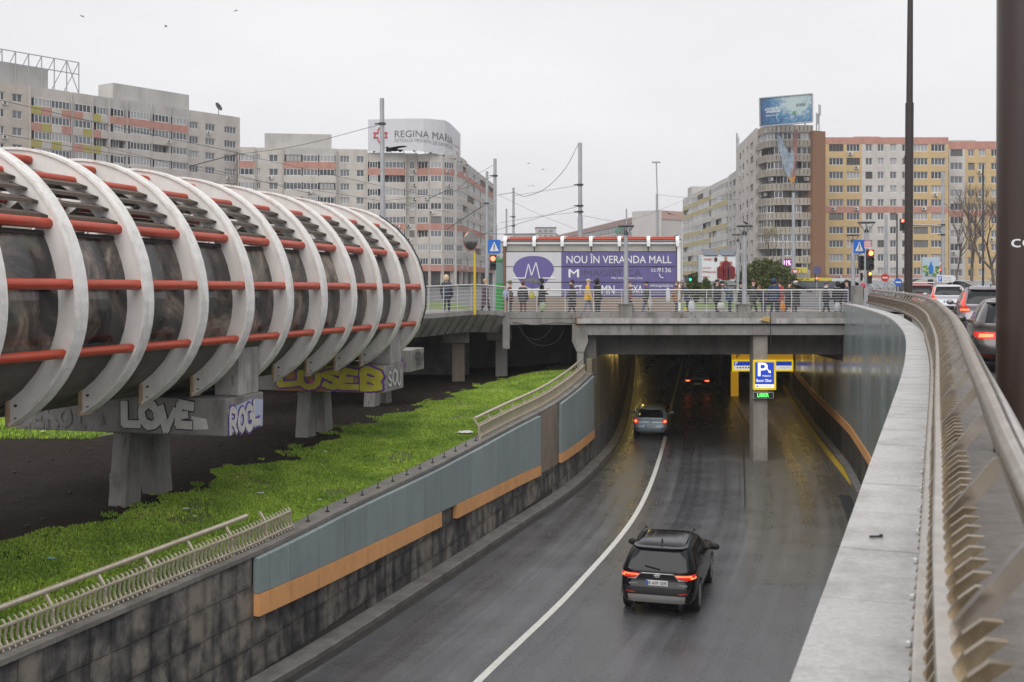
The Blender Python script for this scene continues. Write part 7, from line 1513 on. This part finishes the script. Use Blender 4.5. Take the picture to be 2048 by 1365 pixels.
for cx_, cy_, sc_ in ((1451.5, 517, 1.0), (1442.5, 527, 1.0), (1461.5, 527, 1.0), (1451.5, 533, 1.05)):
    h0 = at(cx_, cy_, 79.93); mb = MB(); S_ = sc_ * .135
    mb.ball((h0.x, 79.94, h0.z), (S_ * .85, .01, S_ * 1.1), 10, 6); put('poster_head', mb, psk, fbp)
    mb = MB(); zb2 = a.z + .2; mb.poly([(h0.x - S_ * 2.1, 79.945 - .001 * cy_ * .1, max(zb2, h0.z - S_ * 8)), (h0.x + S_ * 2.1, 79.945 - .001 * cy_ * .1, max(zb2, h0.z - S_ * 8)), (h0.x + S_ * 2.3, 79.945 - .001 * cy_ * .1, h0.z - S_ * 2.4), (h0.x + S_ * .8, 79.945 - .001 * cy_ * .1, h0.z - S_ * 1.2), (h0.x - S_ * .8, 79.945 - .001 * cy_ * .1, h0.z - S_ * 1.2), (h0.x - S_ * 2.3, 79.945 - .001 * cy_ * .1, h0.z - S_ * 2.4)]); put('poster_shirt', mb, prd, fbp)
    for q in (-1.2, 0, 1.2): mb = MB(); mb.bbox(h0.x + q * S_ - .035, h0.x + q * S_ + .035, 79.86, 79.885, max(zb2, h0.z - S_ * 7.5), h0.z - S_ * 2.2); put('poster_stripe', mb, pdk, fbp)
def ftext(s_, pa, ya, pb, yb, m): p, q = at(pa, yb, 79.9), at(pb, ya, 79.9); text_on('lettering', s_, m, fbp, (p.x, 79.94, p.z), ux, uy, q.x - p.x, q.z - p.z, .02)
ftext('WINBET', 1407, 517, 1426, 521.5, mat('poster_ink_red', (.5, .08, .09), .5)); ftext('JUCĂM', 1405, 534, 1422, 538.5, MATS['poster_ink_red']); ftext('ÎMPREUNĂ', 1405, 541, 1432, 546.5, MATS['poster_ink_red']); ftext('winbet.ro', 1405, 552, 1420, 555.5, MATS['poster_ink_red']); mb = MB(); c = at(1431.5, 519.5, 79.93); mb.ball(c, (.12, .01, .17), 12, 6); put('crest', mb, pdk, fbp)
gb2 = thing('green_billboard', 'small billboard with green and blue picture on the right', 'billboard', (at(1862, 0, 75).x, 75, GZ)); a, b = at(1845, 553, 75), at(1880, 515, 75); mb = MB(); mb.bbox(a.x, b.x, 75, 75.25, a.z - .2, b.z); put('frame', mb, mat('frame_pale', (.5, .53, .55), .5), gb2); mb = MB(); mb.bbox(a.x + .06, b.x - .06, 74.97, 74.99, a.z, b.z - .06); put('sky_print', mb, mat('print_sky', (.42, .52, .6), .5), gb2)
for k in range(26): px_, py_ = random.uniform(1848, 1876), random.uniform(533, 551); c = at(px_, py_, 74.95); mb = MB(); mb.ball(c, (random.uniform(.05, .16), .01, random.uniform(.06, .14)), 8, 5); put('leaf_print', mb, (mat('print_leaf', (.14, .28, .05), .6), mat('print_leaf_dark', (.05, .12, .03), .6), mat('print_leaf_pale', (.4, .5, .2), .6))[k % 3], gb2)
c = at(1862, 545, 74.93); mb = MB(); mb.lathe([(.14, 0), (.14, .5), (.05, .65), (.05, .78)], c - Vector((0, .0, .1)), 10, Matrix.Diagonal((1, .05, 1, 1))); put('bottle_print', mb, mat('print_blue', (.02, .16, .5), .5), gb2)
mb = MB(); mb.bbox((a.x + b.x) / 2 - .15, (a.x + b.x) / 2 + .15, 75.05, 75.2, GZ, a.z); put('leg', mb, dark_m, gb2)
ld_ = thing('led_screen', 'magenta discount screen at the foot of the rounded tower', 'screen', at(1573, 560, 200)); a, b = at(1563, 536, 200), at(1584, 518, 200); mb = MB(); mb.bbox(a.x, b.x, 200, 200.4, a.z, b.z); put('case', mb, mat('screen_purple', (.1, .02, .09), .4), ld_); text_on('lettering', '11%', emat('screen_pink', (1, .5, .95), 1.5), ld_, (a.x + .4, 199.9, a.z + .4), ux, uy, 1.2, .9, .04); mb = MB(); mb.bbox((a.x + b.x) / 2 - .1, (a.x + b.x) / 2 + .1, 200.1, 200.3, GZ, a.z); put('mast', mb, dark_m, ld_)
# glazed arched station entrances beyond the junction
arch_g = mat('arch_glass', (.09, .10, .115), .2, var=.3, vscale=.6); hoop = mat('arch_hoop', (.5, .52, .53), .5)
def arches(label, px0, px1, Y0, Y1, r, n):
    a, b = at(px0, 0, Y0), at(px1, 0, Y1); a.z = b.z = GZ; d = (b - a); L_ = d.length; d.normalize(); nn = Vector((d.y, -d.x, 0)); t = thing('arched_entrance', label, 'station entrance', a)
    for k in range(n + 1):
        c = a + d * (L_ * k / n); mb = MB(); mb.tube([c + nn * (r * math.cos(q)) + Vector((0, 0, r * .95 * math.sin(q))) for q in np.linspace(0, math.pi, 13)], .028, 6); put('hoop', mb, hoop, t)
        if k < n:
            e = a + d * (L_ * (k + 1) / n); mb = MB(); qs = np.linspace(0, math.pi, 11)
            for q0, q1 in zip(qs, qs[1:]): mb.quad(*[p + nn * (r * .97 * math.cos(q)) + Vector((0, 0, r * .92 * math.sin(q))) for p, q in ((c, q0), (e, q0), (e, q1), (c, q1))])
            put('glazed_bay', mb, arch_g, t, sm=60)
arches('dark glazed arched entrance behind the right crossing', 1700, 1792, 100, 112, 1.7, 6); arches('dark glazed arch behind the slim dark pole', 1833, 1850, 96, 104, 1.9, 2); arches('dark glazed arch above the queuing cars', 1915, 1968, 88, 108, 1.7, 5)
# overhead wires
wire_m = mat('overhead_wire', (.07, .07, .075), .6)
def wire(label, pts, r=.012, sub=10):
    P = [at(x, y, Y) for x, y, Y in pts]; Q = smooth_curve([tuple(p) for p in P], sub * len(P)) if len(P) > 2 else [tuple(p) for p in P]; mb = MB(); mb.tube(Q, r, 5); put('overhead_wire', mb, wire_m, sm=60, label=label, cat='wire', group='overhead tram wires')
wire('dark wire crossing the far left block from the left edge', [(-20, 196, 55), (250, 258, 58), (490, 309, 62)], .016); wire('lower wire crossing the far left block', [(-20, 265, 55), (180, 300, 58), (400, 335, 62), (640, 392, 66)], .014); wire('lowest wire on the left just above the tube', [(180, 286, 56), (420, 345, 60), (700, 392, 64), (900, 425, 70)], .011)
wire('taut wire from the tall pole down to the left', [(762, 249, 57), (600, 291, 60), (480, 309, 63)], .014); wire('thick insulator rod hanging before the left blocks', [(383, 332, 61), (430, 320, 61.5), (478, 308, 62)], .03); wire('wire sagging behind the tall pole past the billboard', [(480, 309, 62), (620, 340, 62), (760, 372, 64), (900, 400, 70)], .011); wire('wire from the crossing sign pole to the upper left', [(988, 330, 75), (945, 355, 76), (900, 390, 78)], .012)
wire('wire between the twin poles at the rounded corner', [(990, 352, 75), (900, 385, 72), (770, 402, 66)], .012); wire('diagonal rod before the rounded corner', [(895, 458, 70), (935, 432, 72), (968, 411, 75)], .028); wire('diagonal rod on the rounded corner, upper', [(857, 398, 70), (885, 385, 71), (905, 379, 72)], .026); wire('slack cable drooping from the top of the tallest pole', [(1157, 288, 68), (1130, 338, 69), (1090, 378, 70), (1050, 393, 71), (1027, 386, 72), (995, 391, 73)], .016); wire('wire from the tallest pole to the left at mid height', [(1157, 371, 68), (1090, 382, 72), (1028, 392, 80)], .012)
wire('lower wire from the tallest pole to the left', [(1157, 413, 68), (1090, 432, 70), (1030, 450, 74), (960, 470, 78)], .013); wire('lowest wire from the tallest pole to the left', [(1157, 425, 68), (1080, 433, 74), (1000, 446, 82)], .011); wire('level wire passing above the kiosk roof', [(930, 468, 66), (1020, 468.5, 66), (1112, 467, 66)], .018); wire('wire falling right behind the tallest pole', [(1000, 392, 90), (1080, 430, 92), (1150, 458, 95)], .01); wire('faint wire from the tallest pole to the right', [(1163, 432, 68), (1260, 440, 80), (1370, 400, 110)], .011)
wire('faint wire at the street lamp above the far block', [(1314, 390, 110), (1400, 398, 115), (1480, 400, 120)], .014)
# cables below the bridge corner
for k, pts in enumerate((((1035, 652), (1050, 672), (1075, 680), (1095, 668), (1105, 650)), ((1040, 655), (1060, 684), (1090, 692), (1115, 682), (1128, 660)), ((1025, 645), (1070, 651), (1110, 646), (1150, 648)))):
    mb = MB(); mb.tube(smooth_curve([tuple(at(x, y, YB - .1)) for x, y in pts], 24), .014, 5); put('hanging_cable', mb, black_m, sm=60, label=('inner loop of cable sagging below the bridge corner', 'outer loop of cable sagging below the bridge corner', 'cable running along the underside of the bridge corner')[k], cat='cable', group='loose cables under the bridge corner')
fl_ = thing('flood_lamp', 'small yellow floodlight under the bridge railing', 'lamp', at(1533, 640, YB - .3)); c = at(1532, 639, YB - .45); mb = MB(); mb.prism([c + Vector((-.2, 0, -.05)), c + Vector((.15, 0, -.13)), c + Vector((.17, 0, .12)), c + Vector((-.02, 0, .1))], (0, .2, 0)); put('hood', mb, mat('lamp_ochre', (.5, .33, .1), .5), fl_); mb = MB(); mb.tube([c + Vector((.1, .1, .1)), c + Vector((.1, .1, .32))], .03, 8); put('bracket', mb, galv, fl_); mb = MB(); mb.tube([c + Vector((.22, .1, .45)), c + Vector((.22, .1, -.2)), c + Vector((.24, .1, -1.1))], .016, 6); put('conduit', mb, dark_m, fl_)

# ================================================================ plants, birds, litter
def leafmat(name, c1, c2):
    m = bpy.data.materials.new(name); m.use_nodes = True; t = m.node_tree; b = t.nodes['Principled BSDF']; b.inputs['Roughness'].default_value = .6; g = t.nodes.new('ShaderNodeNewGeometry'); r = t.nodes.new('ShaderNodeValToRGB'); r.color_ramp.elements[0].color = (*c1, 1); r.color_ramp.elements[1].color = (*c2, 1); t.links.new(g.outputs['Random Per Island'], r.inputs[0]); t.links.new(r.outputs[0], b.inputs['Base Color']); return m
bush_m = leafmat('bush_leaf', (.035, .05, .014), (.13, .155, .035)); bark = mat('bark', (.17, .135, .11), .9, var=.3, vscale=4)
def leaves(n, cx, cy, cz, rx, ry, rz_, size, seed, shell=.55):
    g = np.random.default_rng(seed); V = []; F = []; k = 0
    while k < n * 4:
        d = g.normal(size=3); d /= np.linalg.norm(d)
        if d[2] < -.35: continue
        rr = shell + (1 - shell) * g.random() ** .5; bump_ = 1 + .22 * mnoise.noise(Vector(d * 2.6)) + .2 * mnoise.noise(Vector(d * 6.5))
        p = np.array((cx + d[0] * rx * rr * bump_, cy + d[1] * ry * rr * bump_, cz + d[2] * rz_ * rr * bump_)); a = g.normal(size=3); a /= np.linalg.norm(a); b = np.cross(a, g.normal(size=3)); b /= np.linalg.norm(b); s_ = size * g.uniform(.6, 1.4)
        V += [tuple(p - a * s_), tuple(p + b * s_ * .45), tuple(p + a * s_), tuple(p - b * s_ * .45)]; F.append((k, k + 1, k + 2, k + 3)); k += 4
    return V, F
def bush(label, px, Y, wpx, ztop_, n, seed, name='round_bush'):
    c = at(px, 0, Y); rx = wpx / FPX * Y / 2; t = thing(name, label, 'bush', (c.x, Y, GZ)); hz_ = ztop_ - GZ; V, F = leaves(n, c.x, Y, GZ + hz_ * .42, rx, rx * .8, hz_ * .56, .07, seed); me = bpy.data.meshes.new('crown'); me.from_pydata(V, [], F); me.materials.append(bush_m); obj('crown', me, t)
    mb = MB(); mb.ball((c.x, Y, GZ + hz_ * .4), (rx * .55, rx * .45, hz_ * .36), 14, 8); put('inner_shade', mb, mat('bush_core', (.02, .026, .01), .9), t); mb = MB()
    for k in range(5): mb = MB(); a = k * 1.3; mb.tube([(c.x + .1 * math.cos(a), Y + .1 * math.sin(a), GZ), (c.x + rx * .5 * math.cos(a), Y + rx * .4 * math.sin(a), GZ + hz_ * .5)], [.05, .02], 6); put('stem', mb, bark, t)
bush('large rounded green bush behind the right half of the bridge', 1534, 74, 118, at(0, 521, 74).z, 26000, 5); bush('low yellowish shrub left of the football billboard', 1392, 82, 36, at(0, 546, 82).z, 5000, 6); bush('small shrub below the football billboard', 1412, 78, 22, at(0, 556, 78).z, 2500, 7)
def bare_tree(label, px, Y, ztop_, spread, seed, depth=6, r0=.11, lean=0.0, leafy=None):
    c = at(px, 0, Y); t = thing('bare_tree', label, 'tree', (c.x, Y, GZ)); g = random.Random(seed); trunk, twig = MB(), MB(); H_ = ztop_ - GZ; tips = []
    def grow(p, d, L_, r, lev):
        q = p + d * L_; mid = p.lerp(q, .5) + Vector((g.uniform(-1, 1), g.uniform(-1, 1), 0)) * L_ * .06; (trunk if lev < 2 else twig).tube([p, mid, q], [r, r * .85, r * .68], 6 if lev < 2 else 4, cap=lev > 3)
        if lev >= depth: tips.append(q); return
        for k in range(g.choice((2, 3)) if lev else 3):
            nd = (d + Vector((g.uniform(-1, 1), g.uniform(-1, 1), g.uniform(-.15, .75))) * spread).normalized(); grow(p.lerp(q, g.uniform(.7, 1.0)), nd, L_ * g.uniform(.62, .82), r * .62, lev + 1)
    grow(Vector((c.x, Y, GZ)), Vector((lean, 0, 1)).normalized(), H_ * .33, r0, 0); put('trunk', trunk, bark, t, sm=60); o = put('branches', twig, bark, t)
    if leafy:
        V = []; F = []; k = 0
        for q in tips:
            for _ in range(leafy): p = q + Vector((g.gauss(0, .12), g.gauss(0, .12), g.gauss(0, .12))); s_ = .035; V += [(p.x - s_, p.y, p.z), (p.x, p.y, p.z - s_), (p.x + s_, p.y, p.z), (p.x, p.y + s_, p.z + s_)]; F.append((k, k + 1, k + 2, k + 3)); k += 4
        me = bpy.data.meshes.new('buds'); me.from_pydata(V, [], F); me.materials.append(leafmat('bud_leaf', (.12, .12, .04), (.22, .2, .08))); o = obj('buds', me, t); o['kind'] = 'stuff'
bare_tree('large bare tree before the far right yellow block', 1944, 96, 9.2, .62, 4, 7, .16); bare_tree('bare tree half hidden by the big pole on the right', 1992, 84, 8.4, .6, 9, 7, .14, -.12); bare_tree('thin sapling in front of the rounded tower', 1541, 86, 6.6, .26, 12, 5, .05, leafy=3); bare_tree('small bare tree behind the kiosk roof', 1196, 88, 5.2, .5, 15, 5, .07, leafy=2); bare_tree('low bare tree at the right behind the glazed arch', 1915, 118, 8.0, .6, 21, 6, .13)
crow_m = mat('crow_feather', (.03, .03, .033), .6)
def bird(label, px, py, Y, span, rz=0.0, perched=False, flap=.3, c=crow_m):
    p = at(px, py, Y); t = thing('bird', label, 'bird', p, None, rz); s_ = span; mb = MB()
    if perched:
        mb.ball((0, 0, s_ * .22), (s_ * .34, s_ * .16, s_ * .17), 10, 6, Matrix.Rotation(R(-25), 4, 'Y')); mb.ball((s_ * .3, 0, s_ * .42), (s_ * .12, s_ * .1, s_ * .1), 8, 5); mb.lathe([(s_ * .03, 0), (.002, s_ * .1)], (s_ * .4, 0, s_ * .42), 6, Matrix.Rotation(R(90), 4, 'Y')); mb.hexa([(-s_ * .3, -s_ * .06, s_ * .12), (-s_ * .3, s_ * .06, s_ * .12), (-s_ * .62, s_ * .05, -s_ * .02), (-s_ * .62, -s_ * .05, -s_ * .02), (-s_ * .3, -s_ * .06, s_ * .15), (-s_ * .3, s_ * .06, s_ * .15), (-s_ * .62, s_ * .05, s_ * .01), (-s_ * .62, -s_ * .05, s_ * .01)]); put('body', mb, c, t, sm=50, world=False)
        return t
    mb.ball((0, 0, 0), (s_ * .22, s_ * .075, s_ * .07), 12, 6); mb.ball((-s_ * .23, 0, s_ * .02), (s_ * .06, s_ * .05, s_ * .05), 8, 5); mb.lathe([(s_ * .02, 0), (.002, s_ * .07)], (-s_ * .27, 0, s_ * .02), 6, Matrix.Rotation(R(-90), 4, 'Y')); mb.hexa([(s_ * .17, -s_ * .03, -.01), (s_ * .17, s_ * .03, -.01), (s_ * .38, s_ * .08, -.01), (s_ * .38, -s_ * .08, -.01), (s_ * .17, -s_ * .03, .01), (s_ * .17, s_ * .03, .01), (s_ * .38, s_ * .08, .005), (s_ * .38, -s_ * .08, .005)]); put('body', mb, c, t, sm=50, world=False)
    for sy, fl2 in ((1, flap), (-1, flap * -.6 if flap > .25 else flap)):
        wb = MB(); st2 = [(-.12, .1, 0, .0), (-.14, .11, .2, fl2 * .1), (-.06, .2, .38, fl2 * .2), (.1, .26, .52, fl2 * .26)]
        for (x0_, x1_, y_, z_), (x2_, x3_, y2_, z2_) in zip(st2, st2[1:]):
            wb.hexa([(s_ * x0_, sy * s_ * y_, s_ * z_), (s_ * x1_, sy * s_ * y_, s_ * z_), (s_ * x3_, sy * s_ * y2_, s_ * z2_), (s_ * x2_, sy * s_ * y2_, s_ * z2_)] + [(s_ * x0_, sy * s_ * y_, s_ * z_ + .012), (s_ * x1_, sy * s_ * y_, s_ * z_ + .012), (s_ * x3_, sy * s_ * y2_, s_ * z2_ + .01), (s_ * x2_, sy * s_ * y2_, s_ * z2_ + .01)])
        put('wing', wb, c, t, sm=30, world=False)
    return t
crow_ = bird('large crow gliding in front of the rooftop billboard', 786, 299, 38, .95, R(25), flap=.75); crow_.rotation_euler = (R(-22), R(4), R(38))
bird('pigeon perched on the shade of the right bridge lamp', 1492, 449.5, YB + .05, .3, R(170), True); bird('bird perched on the right end of the kiosk roof', 1352, 475, 62.5, .3, R(20), True); b_ = bird('bird with raised wings flying before the far gable', 1339, 428, 60, .55, R(60), flap=1.1)
for k, (px, py, Y) in enumerate(((1057, 327, 90), (1086, 339, 95), (1057, 372, 110), (1066, 372, 112), (165, 33, 90), (332, 53, 95), (472, 22, 100))): bird(('small bird high above the kiosk, upper left one', 'small bird high above the kiosk, right one', 'left of two tiny birds above the kiosk', 'right of two tiny birds above the kiosk', 'tiny bird high in the sky at far left', 'tiny bird in the sky over the left block', 'topmost tiny bird in the sky left of centre')[k], px, py, Y, .42, R(40 * k), flap=.5, c=mat('far_bird', (.14, .14, .15), .7))
def litter(label, X, Y, w_, c, seed, zoff=.05):
    g = random.Random(seed); z = gz(X, Y) + zoff; mb = MB(); n = 6
    for j in range(n + 1):
        for i in range(n + 1): mb.v.append((X + (i / n - .5) * w_ * (1 + .3 * math.sin(j * 2 + seed)), Y + (j / n - .5) * w_ * .6 * (1 + .3 * math.sin(i * 1.7)), z + g.uniform(0, .12) * w_ * 1.3 * (1 if 0 < i < n and 0 < j < n else 0)))
    for j in range(n):
        for i in range(n): a = j * (n + 1) + i; mb.f.append((a, a + 1, a + n + 2, a + n + 1)); mb.m.append(0)
    put('crumpled_wrapper', mb, mat('litter_' + str(seed), c, .5), sm=70, label=label, cat='litter', group='litter on the lawn')
def ground_at(px, py, zg=-3.6):
    for _ in range(4):
        Y = (EYE - zg) * FPX / (py - HZ); X = (px - 1024) / FPX * Y; zg = gz(X, Y)
    return X, Y
for k, (px, py, w_, c, lab) in enumerate(((930, 869, .45, (.66, .65, .62), 'crumpled white plastic sheet beside the far railing end'), (103, 1133, .12, (.16, .42, .6), 'scrap of bright blue plastic in the near grass'), (155, 1170, .1, (.6, .6, .58), 'small white scrap just behind the near railing'), (372, 1028, .12, (.62, .62, .6), 'white scrap near the feet of the nearest pier'), (390, 1053, .09, (.6, .6, .58), 'tiny white scrap lower in the middle of the lawn'), (521, 994, .14, (.62, .62, .6), 'pair of white scraps high on the lawn above the railing end'), (650, 901, .1, (.6, .6, .58), 'white scrap on the lawn edge near the second pier'), (86, 868, .14, (.6, .6, .58), 'white scrap in the back grass at far left'), (640, 1006, .08, (.6, .6, .58), 'speck of white paper by the coping'))): litter(lab, *ground_at(px, py), w_, c, 30 + k, .08)
# ================================================================ damp air over the whole place
hz_m = bpy.data.materials.new('damp_air'); hz_m.use_nodes = True; _t = hz_m.node_tree; _t.nodes.clear(); _o = _t.nodes.new('ShaderNodeOutputMaterial'); _v = _t.nodes.new('ShaderNodeVolumePrincipled')
_v.inputs['Color'].default_value = (.93, .93, .96, 1); _v.inputs['Density'].default_value = .0004; _v.inputs['Anisotropy'].default_value = .2; _t.links.new(_v.outputs[0], _o.inputs['Volume'])
mb = MB(); mb.bbox(-420, 420, -60, 1000, -8.5, 48); hz = put('haze', mb, hz_m, kind='stuff', label='thin grey damp air over the whole scene', cat='haze')
